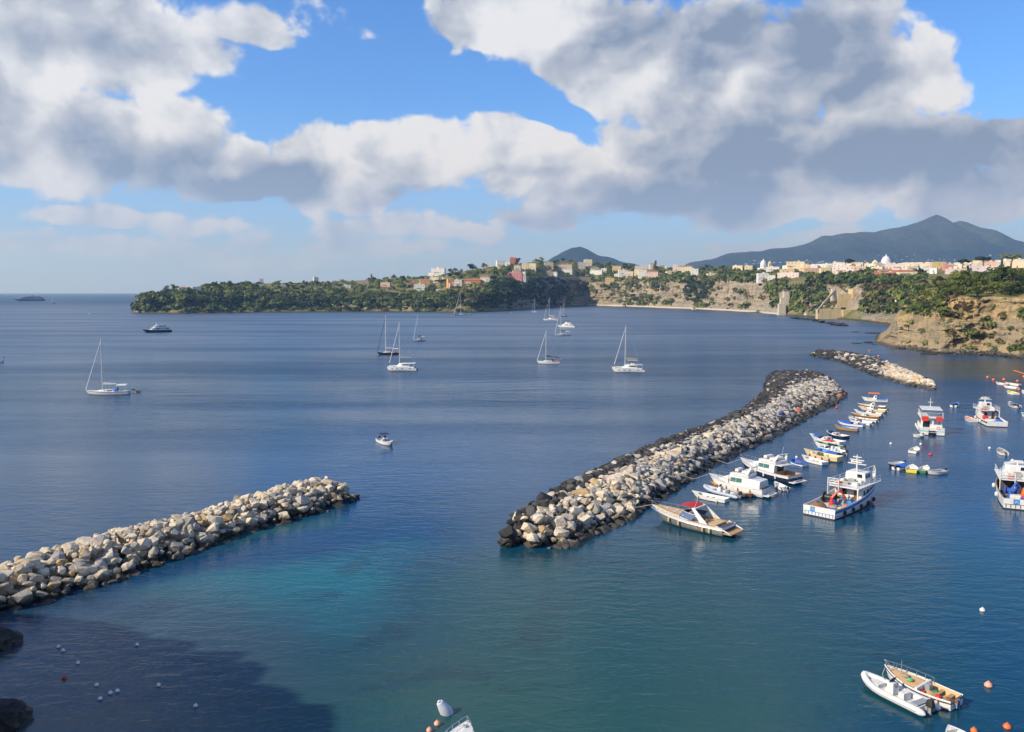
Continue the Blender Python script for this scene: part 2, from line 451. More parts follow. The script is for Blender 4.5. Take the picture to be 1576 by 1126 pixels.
def make_leaf_material(name, tones):
    m, g, b, out = newmat(name)
    geo = g.node('ShaderNodeNewGeometry')
    oi = g.node('ShaderNodeObjectInfo')
    n = g.noise(geo.outputs['Position'], 0.12, 3, 0.6)
    r = g.add(g.mul(geo.outputs['Random Per Island'], 0.28), g.add(g.mul(oi.outputs['Random'], 0.30), g.mul(n, 0.55)))
    c = g.ramp(r, tones)
    g.put(b.inputs['Base Color'], c)
    b.inputs['Roughness'].default_value = 0.75; b.inputs['Specular IOR Level'].default_value = 0.25
    tr = g.node('ShaderNodeBsdfTranslucent'); g.put(tr.inputs['Color'], g.mix(0.35, c, (0.10, 0.12, 0.02)))
    mx = g.node('ShaderNodeMixShader'); mx.inputs[0].default_value = 0.22
    g.l.new(b.outputs[0], mx.inputs[1]); g.l.new(tr.outputs[0], mx.inputs[2]); g.l.new(mx.outputs[0], out.inputs[0])
    return m

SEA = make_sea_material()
CLIFF = make_land_material('cliff_tuff', (0.43, 0.33, 0.21), (0.30, 0.26, 0.21), (0.50, 0.41, 0.29), (0.24, 0.19, 0.09), (0.11, 0.14, 0.035))
NEARCLIFF = make_land_material('cliff_near', (0.60, 0.41, 0.19), (0.52, 0.36, 0.18), (0.42, 0.32, 0.19), (0.36, 0.245, 0.11), (0.12, 0.14, 0.04), 0.5, 0.3, 0.4)
HILL = make_land_material('hill_scrub', (0.20, 0.17, 0.12), (0.15, 0.13, 0.10), (0.2, 0.17, 0.12), (0.07, 0.07, 0.035), (0.04, 0.06, 0.022))
PALE_ROCK = make_rock_material('pale_boulder', [(0.0, (0.57, 0.47, 0.33)), (0.22, (0.64, 0.54, 0.40)), (0.42, (0.47, 0.39, 0.28)), (0.6, (0.68, 0.58, 0.44)), (0.80, (0.38, 0.335, 0.27)), (0.94, (0.50, 0.34, 0.17))])
GREY_ROCK = make_rock_material('grey_boulder', [(0.0, (0.46, 0.41, 0.34)), (0.25, (0.32, 0.305, 0.29)), (0.45, (0.53, 0.47, 0.39)), (0.62, (0.23, 0.22, 0.215)), (0.8, (0.40, 0.365, 0.32)), (0.94, (0.40, 0.28, 0.15))])
DARK_ROCK = make_rock_material('dark_boulder', [(0.0, (0.035, 0.034, 0.034)), (0.35, (0.055, 0.053, 0.052)), (0.65, (0.028, 0.028, 0.03)), (0.88, (0.10, 0.095, 0.09))], lich=0.06)
SHORE_ROCK = make_rock_material('shore_boulder', [(0.0, (0.10, 0.088, 0.07)), (0.35, (0.16, 0.14, 0.11)), (0.65, (0.06, 0.055, 0.05)), (0.85, (0.24, 0.20, 0.15))])
LEAF = make_leaf_material('leaf_evergreen', [(0.15, (0.040, 0.064, 0.016)), (0.45, (0.078, 0.112, 0.026)), (0.65, (0.12, 0.152, 0.038)), (0.9, (0.17, 0.185, 0.055))])
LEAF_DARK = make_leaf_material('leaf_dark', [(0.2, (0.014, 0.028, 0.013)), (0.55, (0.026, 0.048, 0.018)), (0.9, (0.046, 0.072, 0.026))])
LEAF_LIGHT = make_leaf_material('leaf_light', [(0.15, (0.10, 0.135, 0.026)), (0.5, (0.165, 0.20, 0.042)), (0.85, (0.24, 0.24, 0.065))])
LEAF_DRY = make_leaf_material('leaf_dry', [(0.15, (0.07, 0.05, 0.025)), (0.5, (0.11, 0.08, 0.04)), (0.85, (0.15, 0.12, 0.06))])
BARK = paint('bark', (0.11, 0.08, 0.055), 0.9, 0.4)
# ------------------------------------------------------------------ sea
def make_sea():
    R = 18000.0
    me = bpy.data.meshes.new('sea')
    me.from_pydata([(-R, -2000, 0), (R, -2000, 0), (R, R, 0), (-R, R, 0)], [], [(0, 1, 2, 3)])
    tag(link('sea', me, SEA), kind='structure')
make_sea()

# ------------------------------------------------------------------ land
def fbm(x, y, z, o=4): return mnoise.fractal(Vector((x, y, z)), 1.0, 2.0, o)
def terrain(name, mat, cols, step, back, cliff_amp, seed, FREQ=9.0, talus=(.28, .5), ledge=.22, crag=.45):
    """cols: (column of the photo, row of the waterline, beach m, cliff top (row, metres inland), mid (..), ridge (..));
    each column runs inland from its own point of the shore"""
    px = [c[0] for c in cols]
    xs = np.arange(px[0], px[-1] + 0.01, step)
    ker = np.exp(-np.linspace(-2, 2, 9) ** 2); ker /= ker.sum()
    def lerp(f):
        a = np.interp(xs, px, [f(c) for c in cols])
        return np.convolve(np.pad(a, 4, mode='edge'), ker, 'valid')
    shore = lerp(lambda c: sea(c[0], c[1]).y)
    beach = lerp(lambda c: c[2])
    prof = []
    for k in (3, 4, 5):
        s = lerp(lambda c: c[k][1])
        z = lerp(lambda c: at_y(c[0], c[k][0], sea(c[0], c[1]).y + c[k][1]).z)
        prof.append((s, z))
    NC, NM, NR = 40, 10, 16
    verts = []; rows = None
    for i, X in enumerate(xs):
        y0 = shore[i]; d = ray(X, HORIZON); kx = d.x / d.y
        (s1, z1), (s2, z2), (s3, z3) = [(p[0][i], p[1][i]) for p in prof]
        b = beach[i]
        pts = [(-8.0, -4.0, 0), (0.0, 0.05, 0), (b, 1.2 if b > 3 else 0.9, 0.0)]
        for k in range(1, NC + 1):
            t = k / NC
            k0, k1 = talus; f = k1 * (t / k0) ** .9 if t < k0 else k1 + (1 - k1) * (t - k0) / (1 - k0)
            pts.append((b + (s1 - b) * f, 1.0 + (z1 - 1.0) * t, min(1, t * 5) * (1 - max(0, (t - .8) / .2) ** 2 * .7)))
        for k in range(1, NM + 1):
            t = k / NM; pts.append((s1 + (s2 - s1) * t, z1 + (z2 - z1) * t, 0.15))
        for k in range(1, NR + 1):
            t = k / NR; e = t * (2 - t) * 0.5 + t * 0.5
            pts.append((s2 + (s3 - s2) * t, z2 + (z3 - z2) * e, 0.1))
        pts += [(s3 + back * 0.3, z3 * 0.97, 0.1), (s3 + back * 0.7, z3 * 0.7, .1), (s3 + back, -5, 0)]
        for (s, z, w) in pts:
            x_, y_ = kx * (y0 + s), y0 + s
            if w > 0:
                q = FREQ / 9.0
                a = fbm(x_ * 0.018 * q + seed, z * 0.02, 0.5, 5) * cliff_amp + fbm(x_ * 0.07 * q + seed, z * 0.10 * q, 3.1, 4) * cliff_amp * 0.45
                gul = 1 - abs(fbm(x_ * 0.013 * q + seed * 2 + .5 * fbm(x_ * .006, z * .03, 4.4, 3), z * 0.02 * q, 7.7, 4))          # erosion gullies
                a += (gul ** 3) * cliff_amp * 0.8
                a -= ((((z + 3.5 * fbm(x_ * .02 * q, 0, seed, 3)) / (11.0 / q)) % 1.0) - .5) * cliff_amp * ledge * (0.35 + max(0, .6 + fbm(x_ * .03 * q, z * .05, 11, 3)))   # overhanging ledges
                c1 = mnoise.cell(Vector((x_ * .09 * q + .6 * fbm(x_ * .05 * q, z * .05 * q, 1, 2), z * .16 * q + .5 * fbm(x_ * .04 * q, z * .1, 5, 2), seed))); c2 = mnoise.cell(Vector((x_ * .23 * q, z * .33 * q, seed + 4)))
                a += ((c1 - .5) * .8 + (c2 - .5) * .4) * cliff_amp * crag          # broken blocks
                y_ += a * w
                zz = z + fbm(x_ * 0.03, y_ * 0.03, seed, 4) * 2.2 * w * min(1.0, z / 15)
            else: zz = z
            verts.append((x_, y_, zz))
        rows = len(pts)
    v = np.array(verts); nx = len(xs)
    idx = np.arange(nx * rows).reshape(nx, rows)
    q = np.stack([idx[:-1, :-1], idx[1:, :-1], idx[1:, 1:], idx[:-1, 1:]], -1).reshape(-1)
    me = big_mesh(name, v, q, 4)
    o = tag(link(name, me, mat, smooth=crag < .5), kind='structure')
    return o, v, idx
T = 5   # trees stand on the ridge: the ground lies this many rows below the skyline
FAR_COLS = [
    (202, 481, 1, (476, 6), (475, 30), (475, 60)), (212, 481.5, 2, (462, 20), (459, 60), (459, 120)),
    (225, 482, 2, (458, 24), (454, 60), (454, 140)), (240, 482, 2, (456, 25), (451, 60), (451, 150)),
    (280, 482.5, 2, (455, 30), (447, 60), (446, 180)), (330, 482, 2, (456, 35), (443, 100), (437 + 1, 260)),
    (400, 481, 3, (460, 40), (442, 150), (431 + T, 420)), (500, 480, 4, (462, 40), (443, 180), (429 + T, 500)),
    (600, 480, 4, (464, 40), (444, 200), (424 + T, 500)), (660, 480.5, 4, (466, 40), (447, 150), (421 + T, 400)),
    (720, 481, 3, (458, 50), (439, 150), (411 + T, 400)), (780, 478.5, 2, (449, 50), (432, 120), (402 + T, 330)),
    (830, 474.5, 2, (438, 50), (427, 100), (397 + T, 300)), (870, 471.5, 5, (436, 50), (426, 100), (397 + T, 300)),
    (900, 470.5, 9, (435, 45), (427, 100), (399 + T, 300)), (950, 471.5, 12, (434, 45), (426, 100), (403 + T, 300)),
    (1000, 473.5, 12, (433, 45), (425, 100), (407 + T, 250)), (1050, 475.5, 14, (430, 48), (422, 100), (408 + T, 300)),
    (1100, 477.5, 10, (425, 42), (420, 100), (409 + T, 300)), (1150, 480, 8, (427, 42), (421, 100), (410 + T, 250)),
    (1180, 482, 8, (433, 45), (423, 90), (412 + T, 250)), (1210, 485, 8, (438, 60), (426, 110), (412 + T, 250)),
    (1250, 488, 10, (438, 70), (428, 120), (411 + T, 300)), (1290, 491, 6, (437, 70), (429, 130), (410 + T, 300)),
    (1330, 494.5, 12, (438, 70), (427, 130), (410 + T, 300)), (1360, 499, 14, (442, 75), (430, 140), (409 + T, 330)),
    (1400, 505, 12, (447, 80), (430, 150), (409 + T, 400)), (1450, 509, 8, (450, 80), (430, 160), (408 + T, 420)),
    (1520, 514, 8, (450, 80), (430, 160), (404 + T, 420)), (1600, 518, 8, (450, 80), (428, 160), (402 + T, 420)),
    (1760, 522, 8, (450, 80), (428, 160), (402 + T, 420))]
NEAR_COLS = [
    (1350, 527, .5, (526, 2), (525.5, 6), (525, 12)), (1358, 529, 1, (522, 4), (520, 12), (519, 26)),
    (1370, 533, 2, (514, 8), (509, 18), (507, 36)), (1380, 536, 4, (499, 14), (490, 22), (486, 44)),
    (1386, 536.5, 5, (488, 14), (482, 24), (478, 46)), (1398, 537.5, 6, (484, 15), (472, 32), (463, 62)),
    (1420, 540, 6, (474, 14), (458, 50), (446, 90)), (1450, 544, 6, (464, 13), (448, 50), (437, 100)),
    (1480, 545, 6, (457, 12), (443, 50), (432, 110)), (1520, 546, 6, (457, 12), (442, 55), (430, 120)),
    (1576, 552, 6, (459, 13), (442, 55), (427, 120)), (1640, 556, 6, (459, 13), (442, 55), (425, 120)), (1760, 562, 6, (459, 13), (442, 55), (424, 120))]
far_land, FV, FI = terrain('headland', CLIFF, FAR_COLS, 2.0, 420, 12.0, 3.7)
near_land, NV, NI = terrain('cliff_headland', NEARCLIFF, NEAR_COLS, 0.8, 90, 3.6, 8.2, 24.0, (.17, .42), .8, .75)
def bvh_of(o):
    me = o.data
    return BVHTree.FromPolygons([v.co[:] for v in me.vertices], [p.vertices[:] for p in me.polygons])
FAR_BVH, NEAR_BVH = bvh_of(far_land), bvh_of(near_land)
CAMP = Vector((0, 0, CAMZ))
def hit(px, py, bvh=None):
    """where the line of sight of a pixel meets the land"""
    d = ray(px, py).normalized()
    best = None
    for b in ((FAR_BVH, NEAR_BVH) if bvh is None else (bvh,)):
        r = b.ray_cast(CAMP, d)
        if r[0] is not None and (best is None or r[3] < best[1]): best = (r[0], r[3], r[1])
    return None if best is None else (best[0], best[2])
def ground_z(x, y, bvh=None, default=None):
    best = default
    for b in ((FAR_BVH, NEAR_BVH) if bvh is None else (bvh,)):
        r = b.ray_cast(Vector((x, y, 500)), Vector((0, 0, -1)))
        if r[0] is not None and (best is None or r[0].z > best): best = r[0].z
    return best

def mountain(name, prof, depth, thick, mat, seed, rough):
    """prof: skyline (column, row) at the distance depth"""
    px = [p[0] for p in prof]
    xs = np.arange(px[0], px[-1] + .01, 3.0)
    zr = np.interp(xs, px, [at_y(p[0], p[1], depth).z for p in prof])
    n = 45; v = []
    for i, X in enumerate(xs):
        d = ray(X, HORIZON); kx = d.x / d.y
        for j in range(n):
            t = j / (n - 1) * 2 - 1             # -1 near foot, 0 ridge, 1 far foot
            y_ = depth + t * thick
            prof_t = (1 - abs(t)) ** 1.15
            x_ = kx * depth + (X - W0 / 2) * 0.0
            k = abs(t) * 4 * (1 - abs(t))
            wv = fbm(x_ * 0.0016 + seed, y_ * 0.0016, 0.3, 6)
            z_ = zr[i] * prof_t + zr[i] * rough * k * wv + 10 * fbm(x_ * .008, y_ * .008, seed, 3) * min(1, zr[i] / 80)
            v.append((x_, y_, z_ - 6))
    idx = np.arange(len(xs) * n).reshape(len(xs), n)
    q = np.stack([idx[:-1, :-1], idx[1:, :-1], idx[1:, 1:], idx[:-1, 1:]], -1).reshape(-1)
    return tag(link(name, big_mesh(name, np.array(v), q, 4), mat, smooth=True), kind='structure')
def mountain_material():
    m, g, b, _ = newmat('mountain_wood')
    geo = g.node('ShaderNodeNewGeometry'); pos = geo.outputs['Position']
    z = g.sep(pos)[2]
    n = g.noise(pos, 0.004, 7, 0.62); f = g.noise(pos, 0.03, 5, 0.65)
    c = g.mix(g.rng(n, 0.40, 0.62), (0.010, 0.020, 0.012), (0.026, 0.036, 0.018))  # wood tones darkened to stand in for a cloud's shadow
    c = g.mix(g.mul(g.rng(z, 330, 620), g.rng(f, 0.35, 0.65)), c, (0.07, 0.08, 0.04))
    c = g.mix(g.rng(f, 0.5, 0.75, 0.0, 0.5), c, (0.02, 0.032, 0.018))
    g.put(b.inputs['Base Color'], c); b.inputs['Roughness'].default_value = 0.95; b.inputs['Specular IOR Level'].default_value = 0.1
    g.put(b.inputs['Normal'], g.bump(g.add(n, g.mul(f, 0.4)), 0.8, 60))
    return m
MTN = mountain_material()
mountain('mountain', [(1015, 425), (1060, 403), (1095, 397), (1120, 388), (1160, 385), (1200, 381), (1235, 375), (1262, 362), (1300, 358), (1340, 356), (1368, 349),
                      (1390, 347), (1410, 340), (1424, 333), (1437, 330), (1448, 334), (1462, 342), (1472, 338), (1484, 341), (1496, 350), (1512, 360), (1530, 372),
                      (1548, 381), (1562, 388), (1576, 394), (1620, 410), (1700, 425), (1760, 440)], 7900, 2500, MTN, 5.2, 0.20)
mountain('hill', [(800, 440), (835, 405), (852, 393), (866, 387), (880, 380), (893, 378), (905, 383), (920, 390), (940, 396), (960, 402), (1000, 410), (1060, 425)], 6500, 1400, MTN, 1.2, 0.25)

# the rocky shoulder of the viewpoint: out of frame on the left, its shade lies on the water below
def shoulder():
    rp = [(-140, 44, 28), (-106, 41, 32), (-92, 43, 37), (-81, 40, 39), (-68, 27, 41), (-57, 8, 45), (-62, -30, 46), (-70, -90, 50)]
    v = []; N = 14
    dense = []
    for a, b_ in zip(rp[:-1], rp[1:]):
        for k in range(22):
            t = k / 22; dense.append(tuple(a[i] + (b_[i] - a[i]) * t for i in range(3)))
    dense.append(rp[-1])
    for i, (x, y, h) in enumerate(dense):
        p0 = Vector(dense[max(i - 1, 0)]); p1 = Vector(dense[min(i + 1, len(dense) - 1)])
        d = (p1 - p0); d.z = 0; d.normalize(); nr = Vector((-d.y, d.x, 0))      # towards the sea side
        for j in range(N):
            t = j / (N - 1) * 2 - 1
            w = 26 * t
            z = h * (1 - abs(t) ** 2.2) - 2
            a = fbm(x * .06 + 9, y * .06, z * .08, 4) * 3.2
            v.append((x + nr.x * (w + a * abs(t)), y + nr.y * (w + a * abs(t)), z + (fbm(x * .13, y * .13 + t, 2, 4) * 3.5 + fbm(x * .5, y * .5 + t, 7, 3) * 2.2) * (1 - abs(t) * .6)))
    idx = np.arange(len(dense) * N).reshape(len(dense), N)
    q = np.stack([idx[:-1, :-1], idx[1:, :-1], idx[1:, 1:], idx[:-1, 1:]], -1).reshape(-1)
    tag(link('viewpoint_cliff', big_mesh('viewpoint_cliff', np.array(v), q, 4), HILL, smooth=True), kind='structure')
shoulder()

# scattered white houses at the mountain's foot, too far to tell apart
def far_village():
    b = bvh_of(bpy.data.objects['mountain']); r = random.Random(2); mb = MB()
    for _ in range(70):
        px = r.choice((r.uniform(1140, 1340), r.gauss(1230, 35), r.uniform(1340, 1560))); py = 406 - abs(r.gauss(0, 3)) if px < 1340 else r.uniform(392, 404)
        q = b.ray_cast(CAMP, ray(px, py).normalized())
        if q[0] is None: continue
        p = q[0]; w, d, h = r.uniform(4, 8), r.uniform(4, 6), r.uniform(3, 5)
        mb.box(p.x - w, p.x + w, p.y - d, p.y + d, p.z - 6, p.z + h)
    tag(mb.build('far_village', paint('far_white', (.42, .41, .39), .9, .2)), kind='stuff')
far_village()
# ------------------------------------------------------------------ boulders
ROCK_MESHES = {}
def rock_mesh(kind, k, mat):
    key = (kind, k)
    if key in ROCK_MESHES: return ROCK_MESHES[key]
    r = random.Random(k * 31 + 7)
    bm = bmesh.new()
    sx, sy, sz = r.uniform(.85, 1.25), r.uniform(.7, 1.0), r.uniform(.6, .9)
    for _ in range(22):
        v = Vector((r.gauss(0, 1), r.gauss(0, 1), r.gauss(0, 1))).normalized()
        # blocky: push towards a box
        m = max(abs(v.x), abs(v.y), abs(v.z)); v = v * (0.62 + 0.38 / m * 0.75) * r.uniform(.86, 1.07)
        bm.verts.new((v.x * sx, v.y * sy, v.z * sz))
    res = bmesh.ops.convex_hull(bm, input=bm.verts)
    bmesh.ops.delete(bm, geom=[e for e in res['geom_interior'] if isinstance(e, bmesh.types.BMVert)], context='VERTS')
    bmesh.ops.recalc_face_normals(bm, faces=bm.faces)
    me = bpy.data.meshes.new('rock'); bm.to_mesh(me); bm.free()
    me.materials.append(mat)
    ROCK_MESHES[key] = me
    return me
def rot_scale(r, s):
    return Matrix.Rotation(r.uniform(0, 6.28), 4, 'Z') @ Matrix.Rotation(r.uniform(-.6, .6), 4, 'X') @ Matrix.Rotation(r.uniform(-.5, .5), 4, 'Y') @ Matrix.Diagonal((s * r.uniform(.85, 1.25), s * r.uniform(.85, 1.15), s * r.uniform(.8, 1.1), 1))
def rubble(name, parent, items, mats, seed=1):
    """items: (pos, size, mat index) joined into one part"""
    r = random.Random(seed); V = []; Fc = []; M = []; base = 0
    for (p, s, mi) in items:
        me = rock_mesh('j', r.randrange(14), PALE_ROCK)
        R = np.array(rot_scale(r, s))[:3, :3]
        co = np.empty(len(me.vertices) * 3, np.float32); me.vertices.foreach_get('co', co); co = co.reshape(-1, 3)
        V.append(co @ R.T + np.array(p)); n = len(co)
        for f in me.polygons: Fc.append([base + i for i in f.vertices]); M.append(mi)
        base += n
    me = bpy.data.meshes.new(name); me.from_pydata(np.concatenate(V).tolist(), [], Fc)
    for m in mats: me.materials.append(m)
    me.polygons.foreach_set('material_index', M); me.update()
    o = bpy.data.objects.new(name, me); COL.objects.link(o); o.parent = parent
    return tag(o, kind='stuff')
def breakwater(label, secs, zs, height, spacing, size, pick, mats, seed, n_single=300):
    """secs: pairs of photo points, near waterline (level 0) and far edge (level zs); pick(u, w, r) chooses a stone colour"""
    r = random.Random(seed)
    A = [sea(*s[0]) for s in secs]; B = [sea(*s[1], zs) for s in secs]
    B = [Vector((b.x, b.y, 0)) for b in B]
    # resample along the middle line
    mid = [(a + b) / 2 for a, b in zip(A, B)]
    acc = [0]
    for p, q in zip(mid[:-1], mid[1:]): acc.append(acc[-1] + (q - p).length)
    root = thing('breakwater', label, 'breakwater', mid[0])
    L = acc[-1]; items = []
    n = int(L / spacing)
    for i in range(n + 1):
        s = L * i / n
        k = max(j for j in range(len(acc)) if acc[j] <= s + 1e-6); k = min(k, len(acc) - 2)
        t = (s - acc[k]) / (acc[k + 1] - acc[k])
        a = A[k].lerp(A[k + 1], t); b = B[k].lerp(B[k + 1], t)
        wid = (b - a).length
        endk = min(1.0, min(s, L - s) / 4.0 + 0.25)
        m = max(3, int(wid * 1.4 / spacing))
        for j in range(-1, m + 1):
            w = (j + r.uniform(-.3, .3)) / m * 1.4
            if w < -0.03 or w > 1.38: continue
            h = height * endk * (min(1, max(0, w) / 0.42) ** 0.8 if w < 0.42 else (1.0 if w < .85 else max(-0.3, 1 - (w - .85) / .45)))
            p = a + (b - a) * w
            off = Vector((r.uniform(-.35, .35), r.uniform(-.35, .35), 0)) * spacing
            sz = size * r.choice((.55, .7, .8, .9, 1, 1, 1.15, 1.4, 1.7)) * r.uniform(.9, 1.1)
            c = pick(s / L, w, r)
            items.append((Vector((p.x, p.y, max(-0.25, h - sz * 0.35 + r.uniform(-.2, .25)))) + off, sz, c))
            if h > 1.0: items.append((Vector((p.x, p.y, h * 0.3)) + off * 0.5, sz * 1.0, c))
    # the stones that show largest stand singly
    items.sort(key=lambda it: -(it[1] / it[0].length) * (1.0 if it[0].z > 0.3 else .6))
    rb = random.Random(seed + 5)
    inv = root.location.copy()
    for (p, sz, c) in items[:n_single]:
        o = bpy.data.objects.new('rock', rock_mesh(('s', c), rb.randrange(16), mats[c]))
        COL.objects.link(o); o.parent = root
        o.matrix_local = Matrix.Translation(p - inv) @ rot_scale(rb, sz)
    rest = [(p - inv, sz, c) for (p, sz, c) in items[n_single:]]
    if rest: rubble('rubble', root, rest, mats, seed)
    return root
LEFT_SECS = [((-110, 985), (-110, 902)), ((0, 945), (0, 876)), ((60, 930), (50, 856)), ((120, 912), (105, 840)), ((200, 885), (190, 815)), ((300, 850), (290, 793)),
             ((400, 815), (380, 768)), ((470, 795), (440, 750)), ((515, 782), (485, 741)), ((540, 774), (515, 741)), ((549, 765), (540, 752))]
breakwater('low breakwater of pale cream boulders without any dark stones or moored boats', LEFT_SECS, 2.0, 2.7, 1.02, 0.68,
           lambda u, w, r: 0 if r.random() < .86 else 1, [PALE_ROCK, GREY_ROCK], 3)
MID_SECS = [((795, 836), (772, 818)), ((830, 843), (786, 800)), ((875, 841), (815, 780)), ((930, 815), (870, 748)), ((985, 788), (950, 710)), ((1050, 745), (1030, 676)), ((1092, 716), (1090, 655)),
            ((1150, 690), (1150, 628)), ((1200, 666), (1183, 604)), ((1240, 642), (1194, 584)), ((1280, 622), (1212, 573)), ((1297, 612), (1240, 571)), ((1299, 604), (1275, 582))]
def mid_pick(u, w, r):
    e = 0.60 - .20 * max(0, (u - .45) / .55) + 0.05 * math.sin(u * 9) + r.uniform(-.08, .08)
    if w > e: return 2 if r.random() < .92 else 1
    if u < 0.16: return 0 if r.random() < .8 else (1 if r.random() < .7 else 2)
    k = r.random()
    if w < .22: return 2 if k < .35 else 1
    return 0 if k < .42 - .4 * u else (1 if k < .93 else 2)
breakwater('long curved breakwater of grey boulders with a black seaward flank beside moored boats', MID_SECS, 2.0, 2.9, 1.08, 0.74,
           mid_pick, [PALE_ROCK, GREY_ROCK, DARK_ROCK], 4)
FAR_SECS = [((1246, 547), (1250, 542)), ((1265, 551), (1262, 539)), ((1285, 554), (1295, 541)), ((1310, 562), (1325, 546)), ((1345, 577), (1350, 553)), ((1370, 584), (1378, 563)), ((1400, 593), (1408, 576)), ((1425, 596), (1428, 586)), ((1438, 597), (1436, 592))]
breakwater('short detached breakwater, black stones at one end and white boulders at the other', FAR_SECS, 1.5, 2.0, 1.35, 0.95,
           lambda u, w, r: (1 if r.random() < .92 else 0) if u < .60 + r.uniform(-.04, .04) else (0 if r.random() < .95 else 2), [PALE_ROCK, DARK_ROCK, GREY_ROCK], 5)
# bits stranded on the long breakwater: cloth, a crate
for (px, py, z, nm, col, lb, ct) in ((1203, 635, 3.2, 'tarpaulin', (0.03, 0.07, 0.28), 'crumpled blue tarpaulin lying on the grey breakwater stones', 'tarpaulin'),
                                     (1230, 630, 3.2, 'fishing_net', (0.36, 0.11, 0.06), 'small heap of red netting lying on the grey breakwater stones', 'net'),
                                     (1293, 607, 1.6, 'net_heap', (0.42, 0.15, 0.06), 'orange net heap on the far tip of the grey breakwater', 'net')):
    p = sea(px, py, z); mb = MB(); rr = random.Random(px)
    rings = []
    for k in range(4):
        rad = (.75, .6, .35, .1)[k]
        rings.append([(rad * math.cos(a) * rr.uniform(.6, 1.35), rad * .8 * math.sin(a) * rr.uniform(.6, 1.35), (-.4, .1, .25, .3)[k] + rr.uniform(-.16, .16)) for a in [j * .6283 for j in range(10)]])
    for a, b_ in zip(rings[:-1], rings[1:]): mb.quad_strip(a, b_, True)
    o = mb.build(nm, paint('mat_' + nm, col, .8, .3), None, p, True); tag(o, lb, ct)
    o.rotation_euler.x = .2

# ------------------------------------------------------------------ reef and shore boulders
def reef():
    r = random.Random(9); line = [(1219, 489.5), (1240, 491.5), (1262, 495), (1280, 499), (1300, 502)]
    root = thing('reef', 'long low reef of black rock in the open water before the yellow sea wall', 'reef', sea(1260, 495))
    for i in range(64):
        u = i / 63 * 4; k = min(int(u), 3); t = u - k
        p = sea(line[k][0] + (line[k + 1][0] - line[k][0]) * t + r.uniform(-3, 3), line[k][1] + (line[k + 1][1] - line[k][1]) * t + r.uniform(-.6, .6))
        o = bpy.data.objects.new('rock', rock_mesh(('s', 'd'), r.randrange(12), DARK_ROCK)); COL.objects.link(o); o.parent = root
        o.matrix_local = Matrix.Translation(p - root.location + Vector((0, 0, .2))) @ rot_scale(r, r.uniform(1.6, 3.4)) @ Matrix.Diagonal((1.5, 1.2, .6, 1))
reef()
def shore_rocks():
    r = random.Random(19); n = 0
    for c0, c1 in zip(NEAR_COLS[:-1], NEAR_COLS[1:]):
        if c0[0] > 1600: break
        steps = int((c1[0] - c0[0]) * 1.1) + 2
        for k in range(steps):
            t = (k + r.random()) / steps
            px, py = c0[0] + (c1[0] - c0[0]) * t, c0[1] + (c1[1] - c0[1]) * t
            p = sea(px, py); s = r.choice((.6, .8, 1.0, 1.3, 1.9)) * r.uniform(.8, 1.1)
            off = r.uniform(-3.5, 5.0)
            d = Vector((p.x, p.y, 0)).normalized()
            q = p + d * off; q.z = max(-0.1, off * 0.28 + r.uniform(-.2, .2))
            o = bpy.data.objects.new('rock', rock_mesh(('s', 'sh'), r.randrange(14), SHORE_ROCK)); COL.objects.link(o); o.parent = near_land
            o.matrix_local = Matrix.Translation(q) @ rot_scale(r, s); n += 1
    # flat slabs awash off the point
    for (px, py, s, fl) in ((1318, 528.5, 2.2, .4), (1336, 527.5, 3.4, .35), (1345, 530, 1.5, .4), (1347, 513, 5.0, .22), (1371, 511, 5.0, .22), (1430, 545, 4.0, .3), (1316, 511, 2.4, .3), (1441, 543, 3.5, .3)):
        p = sea(px, py)
        o = bpy.data.objects.new('rock', rock_mesh(('s', 'sh'), r.randrange(14), SHORE_ROCK)); COL.objects.link(o); o.parent = near_land
        o.matrix_local = Matrix.Translation(p + Vector((0, 0, .1))) @ Matrix.Rotation(r.uniform(-.2, .2), 4, 'Z') @ Matrix.Diagonal((s * 1.6, s * .7, s * fl, 1))
shore_rocks()
for (px, py, s, lb) in ((-8, 994, 2.0, 'dark angular boulder in shaded water below the pale breakwater'), (0, 1114, 2.1, 'rounded black boulder in shaded water among white floats')):
    p = sea(px, py)
    bm = bmesh.new(); bmesh.ops.create_icosphere(bm, subdivisions=4, radius=1.0)
    for v in bm.verts:
        c = v.co.copy(); v.co = c * (1 + .30 * fbm(c.x * 1.1 + px, c.y * 1.1, c.z * 1.1, 4) + .10 * fbm(c.x * 4, c.y * 4 + px, c.z * 4, 3))
    me = bpy.data.meshes.new('boulder'); bm.to_mesh(me); bm.free(); me.materials.append(DARK_ROCK)
    o = bpy.data.objects.new('boulder', me); COL.objects.link(o)
    o.matrix_local = Matrix.Translation(p) @ Matrix.Rotation(.4, 4, 'Z') @ Matrix.Diagonal((s, s * .8, s * .75, 1))
    tag(o, lb, 'rock')
# ------------------------------------------------------------------ boat kit: bow towards +x, origin amidships on the waterline
WHITE = paint('white_gelcoat', (0.70, 0.69, 0.66), 0.28, 0.30)
OFFWHITE = paint('offwhite_deck', (0.68, 0.66, 0.61), 0.55, 0.25)
CREAM = paint('cream_paint', (0.66, 0.53, 0.30), 0.5, 0.25)
NAVY = paint('navy_gelcoat', (0.012, 0.018, 0.05), 0.22, 0.10)
BLUE = paint('blue_paint', (0.02, 0.10, 0.42), 0.45, 0.2)
SKYBLUE = paint('light_blue_paint', (0.05, 0.24, 0.55), 0.45, 0.2)
TEAK = paint('teak_deck', (0.42, 0.26, 0.12), 0.7, 0.2, scale=4)
TANPAD = paint('tan_cushion', (0.55, 0.38, 0.20), 0.75, 0.12)
WOOD = paint('varnished_wood', (0.22, 0.09, 0.035), 0.35, 0.25)
BROWN = paint('tan_hull', (0.33, 0.20, 0.09), 0.5, 0.25)
